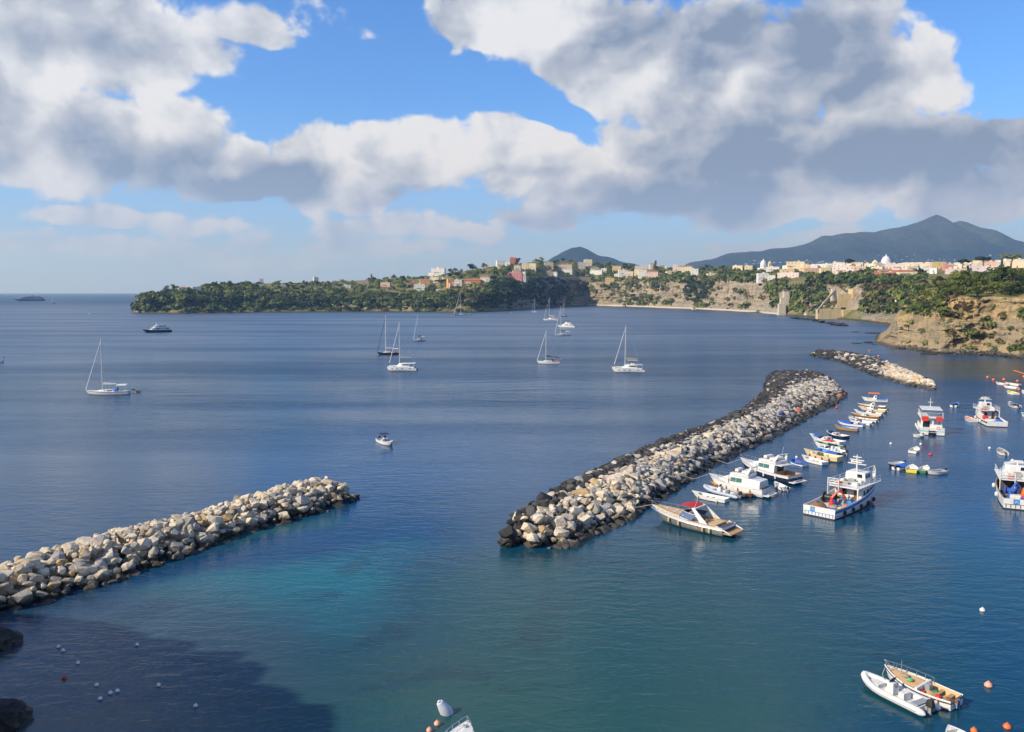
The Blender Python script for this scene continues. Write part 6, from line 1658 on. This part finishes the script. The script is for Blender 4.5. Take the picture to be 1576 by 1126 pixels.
batch('houses of the coloured town', 'in the coloured town below the mountain', [
    (1213, 1238, 403, 415, 'cream', 'flat', 'broad cream house with bare grey side at the town edge'), (1203, 1222.5, 415, 423.6, 'yellow', 'flat'), (1200, 1232, 420, 428, 'pale pink', 'flat'), (1223, 1238, 411, 417, 'yellow', 'flat'), (1238, 1251, 407, 413, 'yellow', 'flat'),
    (1238.4, 1264, 413, 422, 'salmon', 'flat'), (1264, 1278, 413, 421, 'yellow', 'flat'), (1252, 1281.5, 405, 411, 'white', 'flat'), (1283.5, 1295, 401.5, 410, 'white', 'flat'), (1294, 1328, 403.5, 411, 'cream', 'flat'),
    (1285, 1316.5, 410, 421, 'pale pink', 'flat'), (1316.5, 1334, 410.5, 420, 'pink', 'flat'), (1333, 1345, 406, 415, 'cream', 'flat'), (1370, 1378, 401.5, 407, 'white', 'flat'), (1362, 1380, 406.5, 414, 'pink', 'flat'),
    (1345, 1361.5, 411.5, 419, 'cream', 'flat'), (1350, 1372, 420, 425.5, 'red', 'flat'), (1350, 1379, 414, 420, 'pale pink', 'hip'), (1376, 1397, 406.5, 415, 'pale pink', 'flat'), (1375, 1385.5, 416, 425.5, 'red', 'flat'),
    (1385.5, 1411.5, 415, 425.5, 'cream', 'hip'), (1393, 1411, 403, 409, 'white', 'flat'), (1400, 1414, 409.7, 415, 'grey', 'flat'), (1416.6, 1433, 412, 420, 'white', 'flat'), (1415, 1434, 404, 409, 'cream', 'flat'),
    (1439, 1456.6, 403.5, 414, 'ochre', 'flat'), (1456, 1474, 408.5, 415, 'dusty rose', 'flat'), (1475.6, 1489, 409.7, 414, 'white', 'flat'), (1460, 1477.5, 414, 421, 'pale pink', 'flat'), (1477, 1487, 414, 421, 'lilac', 'flat'),
    (1487, 1496.6, 401.5, 410, 'cream', 'flat'), (1497, 1512.5, 401.5, 410, 'cream', 'flat'), (1495, 1522, 410, 422, 'lilac', 'flat'), (1512.5, 1536.5, 403, 410, 'salmon', 'flat'), (1519.5, 1536, 411, 421, 'white', 'flat'),
    (1547, 1582, 401.5, 412, 'cream', 'flat'), (1537, 1556, 397.6, 402, 'white', 'flat'), (1556, 1582, 397, 402, 'white', 'flat'), (1434, 1444, 413, 421, 'white', 'flat'), (1537, 1548, 404, 414, 'pale pink', 'flat')])

rt = random.Random(31)
for k in range(46):
    px = rt.uniform(1205, 1575); w = rt.uniform(6, 12); pb = rt.uniform(406, 419); h = rt.uniform(4, 6.5); c = rt.choice(('cream', 'white', 'white', 'cream', 'pale pink', 'grey'))
    house(px - w / 2, px + w / 2, pb - h, pb, c, 'flat' if rt.random() < .8 else 'hip', f'little {c} house packed between larger ones in the coloured town', 'small houses of the coloured town')
# churches
def church(px, dome_r_px, py_top, py_drum, py_base, label, lantern=1.0, tower=None):
    g = stand(px, py_base); k = g.y / F0
    o = thing('church', label, 'church', g, 0)
    HOUSE_RECTS.append((px - dome_r_px * 1.3, px + dome_r_px * 1.3, py_top, py_base))
    R = dome_r_px * k; zt = at_y(px, py_top, g.y).z - g.z; zd = at_y(px, py_drum, g.y).z - g.z
    MB().box(-R * 1.5, R * 1.5, -R * 1.3, R * 1.8, -3, zd * .55).build('nave', WMAT['white'], o)
    dr = MB().lathe([(R, zd * .5), (R, zd), (R * 1.06, zd), (R * 1.06, zd + .4)], (0, 0, 0), 20).build('drum', WMAT['white'], o, smooth=True)
    for j in range(8):
        a = j * math.pi / 4; w = bpy.data.objects.new('window', win_me); COL.objects.link(w); w.parent = dr; w.location = (R * math.cos(a), R * math.sin(a), zd * .78); w.rotation_euler.z = a + math.pi / 2; w.scale = (1, 1, 1.8)
    hd = (zt - zd) * .78; pr = [(R * math.cos(t), zd + .4 + hd * math.sin(t)) for t in [i * math.pi / 2 / 8 for i in range(8)]] + [(R * .12, zd + .4 + hd)]
    dm = MB().lathe(pr, (0, 0, 0), 24).build('dome', paint('dome_lead', (0.62, 0.62, 0.62), .6, .15), o, smooth=True)
    MB().lathe([(R * .16, zd + hd), (R * .16, zd + hd + (zt - zd - hd) * .55), (R * .05, zt - .6), (.06, zt + lantern)], (0, 0, 0), 10).build('lantern', WMAT['white'], dm)
    if tower:
        tx, tw, tpt = tower; x = (tx - px) * k; w = tw * k / 2; z = at_y(tx, tpt, g.y).z - g.z
        t = MB().box(x - w, x + w, -w - R, w - R, -3, z - 1.4 * w).build('bell_tower', WMAT['cream'], o)
        mb = MB(); i0 = [(x - w * 1.1, -w * 1.1 - R, z - 1.4 * w), (x + w * 1.1, -w * 1.1 - R, z - 1.4 * w), (x + w * 1.1, w * 1.1 - R, z - 1.4 * w), (x - w * 1.1, w * 1.1 - R, z - 1.4 * w), (x, -R, z)]
        mb.v = i0; mb.f = [(0, 1, 4), (1, 2, 4), (2, 3, 4), (3, 0, 4), (3, 2, 1, 0)]; mb.build('tower_roof', WMAT['cream'], t)
        w_ = bpy.data.objects.new('belfry_opening', win_me); COL.objects.link(w_); w_.parent = t; w_.location = (x, -w - R, z - 3.2 * w); w_.scale = (w * .8, 1, w * 1.2)
church(1363, 7.2, 391, 405, 414, 'church with a large pale grey dome and cream bell tower in the town', 1.0, (1343, 6.5, 399.5))
church(1174.5, 4.6, 398, 408, 415, 'small white church with pointed dome beside the coloured town', 1.6, (1182.5, 3.6, 401.5))

# walls, ruins and steps on the slope
STONE = paint('stone_wall', (0.36, 0.29, 0.20), .95, .45, spec=.15, scale=.4)
TUFF = paint('tuff_wall', (0.56, 0.44, 0.24), .95, .6, spec=.15, scale=.35)
PALE = paint('pale_render', (0.56, 0.49, 0.38), .9, .6, spec=.2, scale=.4)
def wall_run(name, label, cat, pts, mat, thick=1.0, out=1.5, zmin=4.0):
    """wall along photo points (column, top row, foot row), standing on the land just in front of it"""
    base = []
    for (px, pt, pb) in pts:
        g = stand(px, pb, 30, zmin) or stand(px, pb - 3, 30, zmin)
        y = g.y - out
        base.append((at_y(px, pb, y), at_y(px, pt, y)))
    o0 = base[0][0]; o = thing(name, label, cat, o0)
    for (a, at_), (b, bt) in zip(base[:-1], base[1:]):
        n = (b - a).cross(Vector((0, 0, 1))).normalized() * thick
        if n.y < 0: n = -n
        dn = Vector((0, 0, 2.5))
        MB().hexa([a - dn - o0, b - dn - o0, b - dn + n - o0, a - dn + n - o0], [at_ - o0, bt - o0, bt + n - o0, at_ + n - o0]).build('wall_section', mat, o)
    return o
wall_run('retaining_wall', 'long brown retaining wall under the cliff top houses', 'wall', [(823, 424.5, 430), (845, 425, 431), (868, 425.5, 432), (890, 425.5, 432), (909, 426, 433)], STONE)
def fort():
    spec = [('main_wall', 1290, 1313, 452, 466, TUFF, 3), ('tower', 1312.6, 1328, 444, 464, TUFF, 6), ('turret', 1321, 1329, 437.6, 444.5, PALE, 5), ('gable_wall', 1281, 1291, 444, 456, PALE, 2), ('lower_wall', 1298, 1320, 477, 489, TUFF, 4), ('sea_wall', 1259, 1298, 476, 484.5, TUFF, 3)]
    g0 = sea(1300, 491); o = thing('stone_terrace', 'yellow stone terrace walls stepping down from a square tower to the beach', 'fortification', g0)
    ys = {'main_wall': 17, 'tower': 15, 'turret': 18, 'gable_wall': 19, 'lower_wall': 0, 'sea_wall': 3}
    for nm, a, b, pt, pb, mt, d in spec:
        y = g0.y + ys[nm]; p0, p1 = at_y(a, pt, y), at_y(b, pt, y); q0 = at_y(a, pb, y)
        zb = q0.z - 5
        mb = MB().box(p0.x - g0.x, p1.x - g0.x, y - g0.y, y - g0.y + d * 2.2, zb, p0.z, 0, 0)
        w = mb.build(nm, mt, o)
        r = random.Random(int(a))
        # buttress strips
        for k in range(int((p1.x - p0.x) / 9)):
            x = p0.x - g0.x + 4 + k * 9; MB().box(x - .25, x + .25, y - g0.y - .22, y - g0.y + .1, zb, p0.z - .6).build('pilaster', mt, w)
        HOUSE_RECTS.append((a, b, pt, pb))
    # slanting glacis between tower and lower wall
    yt, yb = g0.y + 15, g0.y + 1
    A, B_ = at_y(1305, 462, yt), at_y(1324, 462, yt); C, D = at_y(1320.5, 478, yb), at_y(1302, 478, yb)
    dn = Vector((0, 0, -4))
    MB().hexa([p + dn - g0 for p in (D, C, B_, A)], [p - g0 for p in (D, C, B_, A)]).build('glacis', STONE, o)
    HOUSE_RECTS.append((1302, 1324, 462, 478))
    st = MB(); 
    for k in range(16):
        t = k / 15; p = at_y(1258 + 26 * t, 476 - 30 * t, g0.y + 3 + 16 * t); q = at_y(1258 + 26 * (t + .0667), 476 - 30 * (t + .0667), g0.y + 3 + 16 * (t + .0667))
        MB().hexa([p - g0 + Vector((0, -.9, -3)), q - g0 + Vector((0, -.9, -3)), q - g0 + Vector((0, .9, -3)), p - g0 + Vector((0, .9, -3))], [p - g0 + Vector((0, -.9, 0)), q - g0 + Vector((0, -.9, 0)), q - g0 + Vector((0, .9, 0)), p - g0 + Vector((0, .9, 0))]).build('stair_flight', PALE, o)
fort()
def buttress():
    g0 = sea(1205, 485); o = thing('cliff_buttress', 'stepped pale concrete buttress on the slope under the town', 'buttress', g0)
    for (a, b, pt, pb, dy) in ((1199, 1210, 467, 480, 6), (1202, 1215, 458, 470, 13), (1207, 1216, 449, 460, 22)):
        y = g0.y + dy; p, q = at_y(a, pt, y), at_y(b, pt, y); zb = at_y(a, pb, y).z - 4
        MB().box(p.x - g0.x, q.x - g0.x, dy, dy + 7, zb, p.z, .4, .6).build('block', PALE, o)
        HOUSE_RECTS.append((a, b, pt, pb))
buttress()
def ruin():
    g = stand(1227, 439); k = g.y / F0; o = thing('ruined_arcade', 'ruined stone arcade with open arches on the slope', 'ruin', g - Vector((0, 2, 0)))
    w, h = 26 * k, 10 * k; n = 6
    for j in range(n + 1):
        x = -w / 2 + w * j / n; MB().box(x - .45, x + .45, -.5, .5, -2, h * .65).build('pier', STONE, o)
    for j in range(n):
        xa, xb = -w / 2 + w * j / n + .45, -w / 2 + w * (j + 1) / n - .45; mb = MB(); c = (xa + xb) / 2; rr = (xb - xa) / 2
        arc = [(c - rr * math.cos(t), h * .65 + rr * math.sin(t)) for t in [i * math.pi / 6 for i in range(7)]]
        topz = h * (.98 if j % 2 else .85)
        mb.quad_strip([(x, -.5, z) for x, z in arc], [(x, -.5, topz) for x, z in arc]); mb.quad_strip([(x, .5, z) for x, z in arc], [(x, .5, topz) for x, z in arc]); mb.quad_strip([(x, -.5, z) for x, z in arc], [(x, .5, z) for x, z in arc]); mb.quad_strip([(x, -.5, topz) for x, z in arc], [(x, .5, topz) for x, z in arc])
        mb.build('arch', STONE, o)
    HOUSE_RECTS.append((1214, 1241, 428, 439))
ruin()
# beach bar, huts and umbrellas
def beach_bar():
    p = sea(1051, 474.5) + Vector((0, 5, 1.2)); k = p.y / F0; w, h = 26 * k, 8 * k
    o = thing('beach_restaurant', 'long white beach restaurant with coloured front at the cliff foot', 'restaurant', p, .06)
    MB().box(-w / 2, w / 2, -3, 4, -1.5, h * .42).build('terrace_front', WMAT['pink'], o)
    MB().box(-w * .2, w * .42, -3.05, -3.01, -.4, h * .3).build('painted_panel', WMAT['lilac'], o)
    MB().box(-w / 2 + .5, w / 2 - .5, .5, 4, h * .42, h * .8).build('back_room', SHUT, o)
    for j in range(8): MB().box(-w / 2 + .6 + (w - 1.4) * j / 7, -w / 2 + .9 + (w - 1.4) * j / 7, -2.9, -2.6, h * .42, h * .82).build('post', FRAMEM, o)
    MB().box(-w / 2 - .5, w / 2 + .5, -3.6, 4.4, h * .82, h * .95).build('roof', WMAT['white'], o)
    HOUSE_RECTS.append((1037, 1066, 463, 474))
beach_bar()
for (px, py, w, h, c, lb) in ((1175, 481, 9, 6, 'white', 'small white beach hut at the foot of the bare cliff'), (1069, 476.5, 6, 3.5, 'cream', 'low cream store next to the beach restaurant'), (1245, 487, 7, 4.5, 'cream', 'little cream hut on the beach below the green slope')):
    p = sea(px, py) + Vector((0, 5, 1.0)); k = p.y / F0
    o = thing('beach_hut', lb, 'hut', p, .1); MB().box(-w * k / 2, w * k / 2, -2, 2, -1.5, h * k * .85).build('wall', WMAT[c], o); MB().box(-w * k / 2 - .3, w * k / 2 + .3, -2.3, 2.3, h * k * .85, h * k).build('roof', FLAT, o); MB().box(-.5, .5, -2.06, -2.0, -.5, 2.0).build('door', SHUT, o)
wall_run('promenade_wall', 'low pale sea wall along the beach under the cliffs', 'wall', [(905, 468.3, 469.6), (930, 468.6, 470.2), (960, 469.3, 471), (1000, 470.6, 472.6), (1036, 472, 474.2), (1066, 473.2, 475), (1090, 474, 476.2), (1120, 475.5, 477.8), (1150, 477.2, 479.6), (1168, 478.4, 481), (1198, 481, 483.4)], PALE, 1.0, .5, .3)
for i, (px, py, c) in enumerate(((1352, 497.5, BRIGHTRED), (1368, 497, BLUE), (1373, 498, BLUE), (1379, 498.5, BLUETARP), (1366, 499, ORANGE))):
    p = sea(px, py) + Vector((0, 3, .6)); o = thing('beach_umbrella', ('red' if c is BRIGHTRED else 'orange' if c is ORANGE else 'blue') + ' beach umbrella on the sand beside the ochre cliff', 'umbrella', p, 0, 'umbrellas on the beach')
    MB().tube([(0, 0, -.6), (0, 0, 2.1)], .05, 5).build('pole', METAL, o); MB().lathe([(1.7, 1.8), (1.65, 1.85), (.9, 2.3), (.1, 2.5)], (0, 0, 0), 8).build('canopy', c, o)
p = hit(1386, 462) or hit(1386, 466)
hh = thing('cliff_hut', 'open white concrete shelter in the green slope above the beach', 'shelter', p[0], .2)
MB().box(-5, 5, -1.5, 1.5, 2.2, 2.7).build('roof', WMAT['white'], hh)
for x in (-4.6, 0, 4.6): MB().box(x - .3, x + .3, -1.3, 1.3, -1.5, 2.2).build('pier', WMAT['white'], hh)
# ------------------------------------------------------------------ trees and scrub
rs = np.random.RandomState(4)
def leaf_quads(centers, normals, size, rs):
    """one quad for each leaf clump, facing roughly outwards"""
    n = len(centers)
    nn = normals + rs.normal(0, .45, (n, 3)); nn /= np.linalg.norm(nn, axis=1)[:, None] + 1e-9
    a = np.cross(nn, rs.normal(0, 1, (n, 3))); a /= np.linalg.norm(a, axis=1)[:, None] + 1e-9
    b = np.cross(nn, a)
    s = (size * rs.uniform(.6, 1.25, n))[:, None]
    k = rs.uniform(.55, 1.0, n)[:, None]
    return np.stack([centers - a * s - b * s * k * .6, centers + a * s * .8 - b * s * k, centers + a * s + b * s * k * .7, centers - a * s * .7 + b * s * k], 1)
def crown_quads(kind, n, rs):
    """unit crown: about 1 high, 1 wide radius .5"""
    lobes = []
    if kind == 'round':
        for _ in range(9): lobes.append((rs.uniform(-.27, .27), rs.uniform(-.27, .27), rs.uniform(.35, .8), rs.uniform(.16, .28)))
    elif kind == 'umbrella':
        for _ in range(11):
            a, r = rs.uniform(0, 6.28), rs.uniform(0, .36); lobes.append((r * math.cos(a), r * math.sin(a), rs.uniform(.78, .90) - r * .15, rs.uniform(.11, .17)))
    elif kind == 'cone':
        for i in range(11):
            t = i / 10; a = rs.uniform(0, 6.28); r = .24 * (1 - t); lobes.append((r * math.cos(a), r * math.sin(a), .15 + .8 * t, .17 * (1 - t) + .04))
    else:
        for _ in range(12): lobes.append((rs.uniform(-.36, .36), rs.uniform(-.36, .36), rs.uniform(.3, .88), rs.uniform(.10, .2)))
    C, Nn = [], []
    per = n // len(lobes)
    for (x, y, z, r) in lobes:
        d = rs.normal(0, 1, (per, 3)); d[:, 2] = d[:, 2] * .9 + .25; d /= np.linalg.norm(d, axis=1)[:, None]
        C.append(np.array([x, y, z]) + d * r * np.array([1, 1, .8 if kind != 'umbrella' else .55]) * rs.uniform(.75, 1.05, per)[:, None]); Nn.append(d)
    return np.concatenate(C), np.concatenate(Nn)
def quads_mesh(name, q, mats, mi=None):
    me = big_mesh(name, q.reshape(-1, 3), np.arange(len(q) * 4), 4)
    for m in mats: me.materials.append(m)
    if mi is not None: me.polygons.foreach_set('material_index', np.asarray(mi, np.int32))
    return me
CROWNS = {}
def crown_mesh(kind, mat, fine, var):
    key = (kind, mat.name, fine, var)
    if key not in CROWNS:
        r = np.random.RandomState(abs(hash((kind, fine, var))) % 9999 if False else len(CROWNS) * 7 + 3)
        n = 900 if fine else 210
        C, Nn = crown_quads(kind, n, r)
        CROWNS[key] = quads_mesh('crown', leaf_quads(C, Nn, .035 if fine else .072, r), [mat])
    return CROWNS[key]
TRUNKS = {}
def trunk_mesh(kind):
    if kind not in TRUNKS:
        r = random.Random(3); mb = MB(); top = {'umbrella': .8, 'cone': .85}.get(kind, .62)
        mb.tube([(0, 0, -.15), (.01, .0, top * .4), (-.02, .015, top * .75), (.0, .0, top)], .04, 6, .014)
        for k in range(5):
            a = k * 1.26 + .3; z = top * (.55 + .07 * k); q = .26
            mb.tube([(0, 0, z), (q * .5 * math.cos(a), q * .5 * math.sin(a), z + .09), (q * math.cos(a), q * math.sin(a), z + .15)], .014, 5, .006)
        me = mb.mesh('trunk'); me.materials.append(BARK); TRUNKS[kind] = me
    return TRUNKS[kind]
TREE_N = [0]
def tree(p, h, kind, mat, label, group=None, wide=1.0, fine=False, name='evergreen_tree'):
    r = random.Random(TREE_N[0] * 13 + 5); TREE_N[0] += 1
    o = thing(name, label, 'tree', p, r.uniform(0, 6.28), group)
    o.scale = (h * wide, h * wide, h)
    c = bpy.data.objects.new('crown', crown_mesh(kind, mat, fine, r.randrange(4))); COL.objects.link(c); c.parent = o
    t = bpy.data.objects.new('trunk', trunk_mesh(kind)); COL.objects.link(t); t.parent = o
    return o
def in_house(px, py, m=1.0):
    for (a, b, t, f) in HOUSE_RECTS:
        if a - m < px < b + m and t - 1 < py < f + 1.0: return True
    return False
def blob(px, py, L): return any(((px - a) / c) ** 2 + ((py - b) / d) ** 2 < 1 for (a, b, c, d) in L)
CLIFF_GREEN = [(858, 452, 26, 20), (1071, 446, 19, 22), (1085, 436, 14, 12), (985, 462, 26, 9), (960, 458, 14, 8), (912, 447, 8, 8), (884, 440, 22, 8), (1192, 444, 16, 11), (1225, 455, 20, 20), (1262, 455, 14, 16), (1015, 440, 14, 8), (1030, 466, 10, 5), (970, 442, 20, 7), (1195, 466, 8, 12), (940, 440, 16, 5), (1080, 470, 10, 4), (1150, 470, 4, 3), (1005, 462, 10, 6)]
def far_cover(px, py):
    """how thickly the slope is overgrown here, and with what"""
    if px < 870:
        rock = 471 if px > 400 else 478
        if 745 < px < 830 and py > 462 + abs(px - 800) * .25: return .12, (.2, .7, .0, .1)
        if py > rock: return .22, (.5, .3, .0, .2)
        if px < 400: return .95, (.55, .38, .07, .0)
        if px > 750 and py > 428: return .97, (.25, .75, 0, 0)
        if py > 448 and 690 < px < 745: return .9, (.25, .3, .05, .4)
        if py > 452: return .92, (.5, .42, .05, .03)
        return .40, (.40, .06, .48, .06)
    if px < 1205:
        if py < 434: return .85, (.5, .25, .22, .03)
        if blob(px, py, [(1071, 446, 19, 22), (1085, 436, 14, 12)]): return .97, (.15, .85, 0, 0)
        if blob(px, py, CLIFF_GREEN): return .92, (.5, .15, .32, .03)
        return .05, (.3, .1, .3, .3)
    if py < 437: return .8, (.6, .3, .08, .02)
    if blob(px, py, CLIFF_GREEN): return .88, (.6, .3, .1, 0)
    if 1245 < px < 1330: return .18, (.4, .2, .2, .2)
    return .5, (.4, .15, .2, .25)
def near_cover(px, py):
    edge = np.interp(px, [1385, 1400, 1425, 1455, 1470, 1490, 1500, 1520, 1545, 1576], [478, 481, 483, 464, 449, 455, 446, 447, 455, 452])
    if py < edge: return .95, (.55, .25, .14, .06)
    if blob(px, py, [(1435, 478, 28, 12)]): return .75, (.3, .1, .5, .1)
    if blob(px, py, [(1493, 516, 9, 9), (1508, 512, 6, 4), (1565, 536, 14, 8), (1527, 517, 4, 4), (1574, 482, 6, 9), (1494, 536, 5, 5), (1545, 490, 5, 4), (1470, 486, 10, 4), (1520, 490, 5, 4)]): return .55, (.5, .1, .3, .1)
    return .035, (.25, .05, .3, .4)
MATSET = [LEAF, LEAF_DARK, LEAF_LIGHT, LEAF_DRY]
def scrub(name, box, tries, cover, bvh, rad, per, leaf, seed, parent=None):
    r = np.random.RandomState(seed); C, Nn, S, MI = [], [], [], []
    for _ in range(tries):
        px, py = r.uniform(box[0], box[1]), r.uniform(box[2], box[3])
        pr, w = cover(px, py)
        if r.rand() > pr: continue
        q = hit(px, py, bvh)
        if q is None or q[0].z < 1.2 or in_house(px, py): continue
        R = rad * r.choice([.45, .6, .8, 1, 1.3, 1.7, 2.1])
        d = r.normal(0, 1, (per, 3)); d[:, 2] = np.abs(d[:, 2]) * .9 + .1; d /= np.linalg.norm(d, axis=1)[:, None]
        C.append(np.array(q[0]) + np.array([0, 0, R * .15]) + d * R * np.array([1.15, 1.15, .7]) * r.uniform(.7, 1.05, per)[:, None]); Nn.append(d)
        S.append(np.full(per, leaf * R)); m = r.choice(4, p=np.array(w) / sum(w)); MI.append(np.full(per, m))
    C, Nn, S, MI = map(np.concatenate, (C, Nn, S, MI))
    o = link(name, quads_mesh(name, leaf_quads(C, Nn, S, r), MATSET, MI))
    return tag(o, kind='stuff')
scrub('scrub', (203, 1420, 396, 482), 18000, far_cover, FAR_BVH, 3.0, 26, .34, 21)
scrub('cliff_scrub', (1380, 1600, 405, 545), 3000, near_cover, NEAR_BVH, 1.1, 40, .26, 22)
# trees that stand out singly
def plant(px, py, h, kind, mat, label, wide=1.0, bvh=None, fine=False, group=None, name='evergreen_tree'):
    for k in range(30):
        q = hit(px, py + k * .7, bvh)
        if q is not None and q[0].z > 1: return tree(q[0], h, kind, mat, label, group, wide, fine, name)
plant(679, 441, 13, 'umbrella', LEAF_DARK, 'broad umbrella pine standing before the orange hamlet houses', 1.9, name='umbrella_pine')
plant(724, 417, 15, 'round', LEAF_DARK, 'large dark round tree on the skyline beside the domed villa', 1.15)
plant(744, 411, 10, 'umbrella', LEAF_DARK, 'slim umbrella pine on the skyline between hamlet and hill villas', 1.0, name='umbrella_pine')
plant(1307, 414, 16, 'umbrella', LEAF_DARK, 'dark umbrella pine above the pink town house beside the bell tower', 1.3, name='umbrella_pine')
plant(1482, 414, 11.5, 'umbrella', LEAF_DARK, 'dark spreading pine behind the dusty rose house', 1.7, name='umbrella_pine')
plant(1513, 414, 14.5, 'umbrella', LEAF_DARK, 'tallest umbrella pine rising behind the salmon house', 1.4, name='umbrella_pine')
plant(1556, 414, 16, 'umbrella', LEAF_LIGHT, 'pale umbrella pine over the long cream house', 1.5, name='umbrella_pine')
plant(1009, 416, 21, 'cone', LEAF, 'tall conical pine standing among the cliff top houses', .9, name='conical_pine')
plant(572, 432, 14, 'cone', LEAF_DARK, 'lone conical pine on the far low ridge', .8, name='conical_pine')
plant(797, 402, 13, 'round', LEAF_DARK, 'round tree beside the red house at the top of the hill', 1.1)
plant(1541, 424, 15, 'cone', LEAF, 'tiered conifer before the pale pink house', .7, name='conical_pine')
plant(1489, 424, 10, 'cone', LEAF_DARK, 'small dark conifer between the lilac and pale pink houses', .8, name='conical_pine')
r_ = random.Random(77); cnt = 0
KIND = {'headland': 'leafy tree on the low wooded headland', 'hamlet': 'tree among the gardens above the hamlet', 'hilltop': 'tree in the wood on the hilltop ridge', 'cliff': 'tree in the gardens on the cliff top', 'gully': 'dark tree in the shaded gully of the cliff', 'town': 'tree in the green belt below the coloured town'}
def grow(area, n, box, hs, kinds, mats, chk=lambda px, py: True):
    k = 0; t = 0
    while k < n and t < n * 12:
        t += 1; px, py = r_.uniform(box[0], box[1]), r_.uniform(box[2], box[3])
        if not chk(px, py): continue
        q = hit(px, py, FAR_BVH)
        if q is None or q[0].z < 6: continue
        h = r_.uniform(*hs); tip = py - h * .9 / q[0].y * F0
        if in_house(px, py, 2) or in_house(px, (py + tip) / 2, 2) or in_house(px, tip, 1): continue
        tree(q[0], h, r_.choice(kinds), r_.choice(mats), KIND[area], f'trees: {area}', r_.uniform(.9, 1.3)); k += 1
grow('headland', 75, (212, 600, 430, 470), (7, 12), ['round', 'loose'], [LEAF, LEAF, LEAF_DARK, LEAF_LIGHT])
grow('hamlet', 45, (600, 770, 412, 462), (7, 11), ['round', 'loose', 'round'], [LEAF, LEAF_DARK, LEAF_LIGHT])
grow('hilltop', 50, (770, 1000, 398, 420), (7, 11), ['round', 'loose'], [LEAF, LEAF_LIGHT, LEAF_DARK])
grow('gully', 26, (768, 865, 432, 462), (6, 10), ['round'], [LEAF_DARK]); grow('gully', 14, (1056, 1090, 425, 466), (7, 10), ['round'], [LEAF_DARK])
grow('cliff', 45, (850, 1200, 410, 432), (6, 10), ['round', 'loose'], [LEAF, LEAF_DARK, LEAF_LIGHT])
grow('town', 45, (1200, 1400, 422, 440), (6, 9), ['round', 'loose'], [LEAF, LEAF, LEAF_DARK])
# the wood on top of the ochre cliff
KINDN = 'tree in the green wood on top of the ochre cliff'
k = 0
for (x0, x1, y0, y1, n, hs) in ((1395, 1460, 440, 462, 16, (4.5, 7)), (1440, 1600, 430, 446, 40, (6.5, 9.5)), (1460, 1600, 446, 458, 20, (5, 7.5))):
    for _ in range(n):
        px, py = r_.uniform(x0, x1), r_.uniform(y0, y1); q = hit(px, py, NEAR_BVH)
        if q is None: continue
        tree(q[0], r_.uniform(*hs), r_.choice(['round', 'loose', 'loose']), r_.choice([LEAF, LEAF, LEAF_LIGHT, LEAF_DARK]), KINDN, 'trees on the ochre cliff', r_.uniform(1.0, 1.4), True)
# ------------------------------------------------------------------ air between here and the mountain
def make_haze():
    m = bpy.data.materials.new('haze_air'); m.use_nodes = True
    t = m.node_tree; t.nodes.clear(); g = G(t)
    out = g.node('ShaderNodeOutputMaterial')
    v = g.node('ShaderNodeVolumePrincipled')
    v.inputs['Color'].default_value = (0.34, 0.58, 1.0, 1); v.inputs['Density'].default_value = 9e-5
    v.inputs['Absorption Color'].default_value = (1, 1, 1, 1)
    v.inputs['Anisotropy'].default_value = 0.2
    g.l.new(v.outputs[0], out.inputs['Volume'])
    mb = MB().box(-18500, 18500, -2500, 18500, -9, 900)
    o = mb.build('haze', m)
    tag(o, kind='stuff')
make_haze()
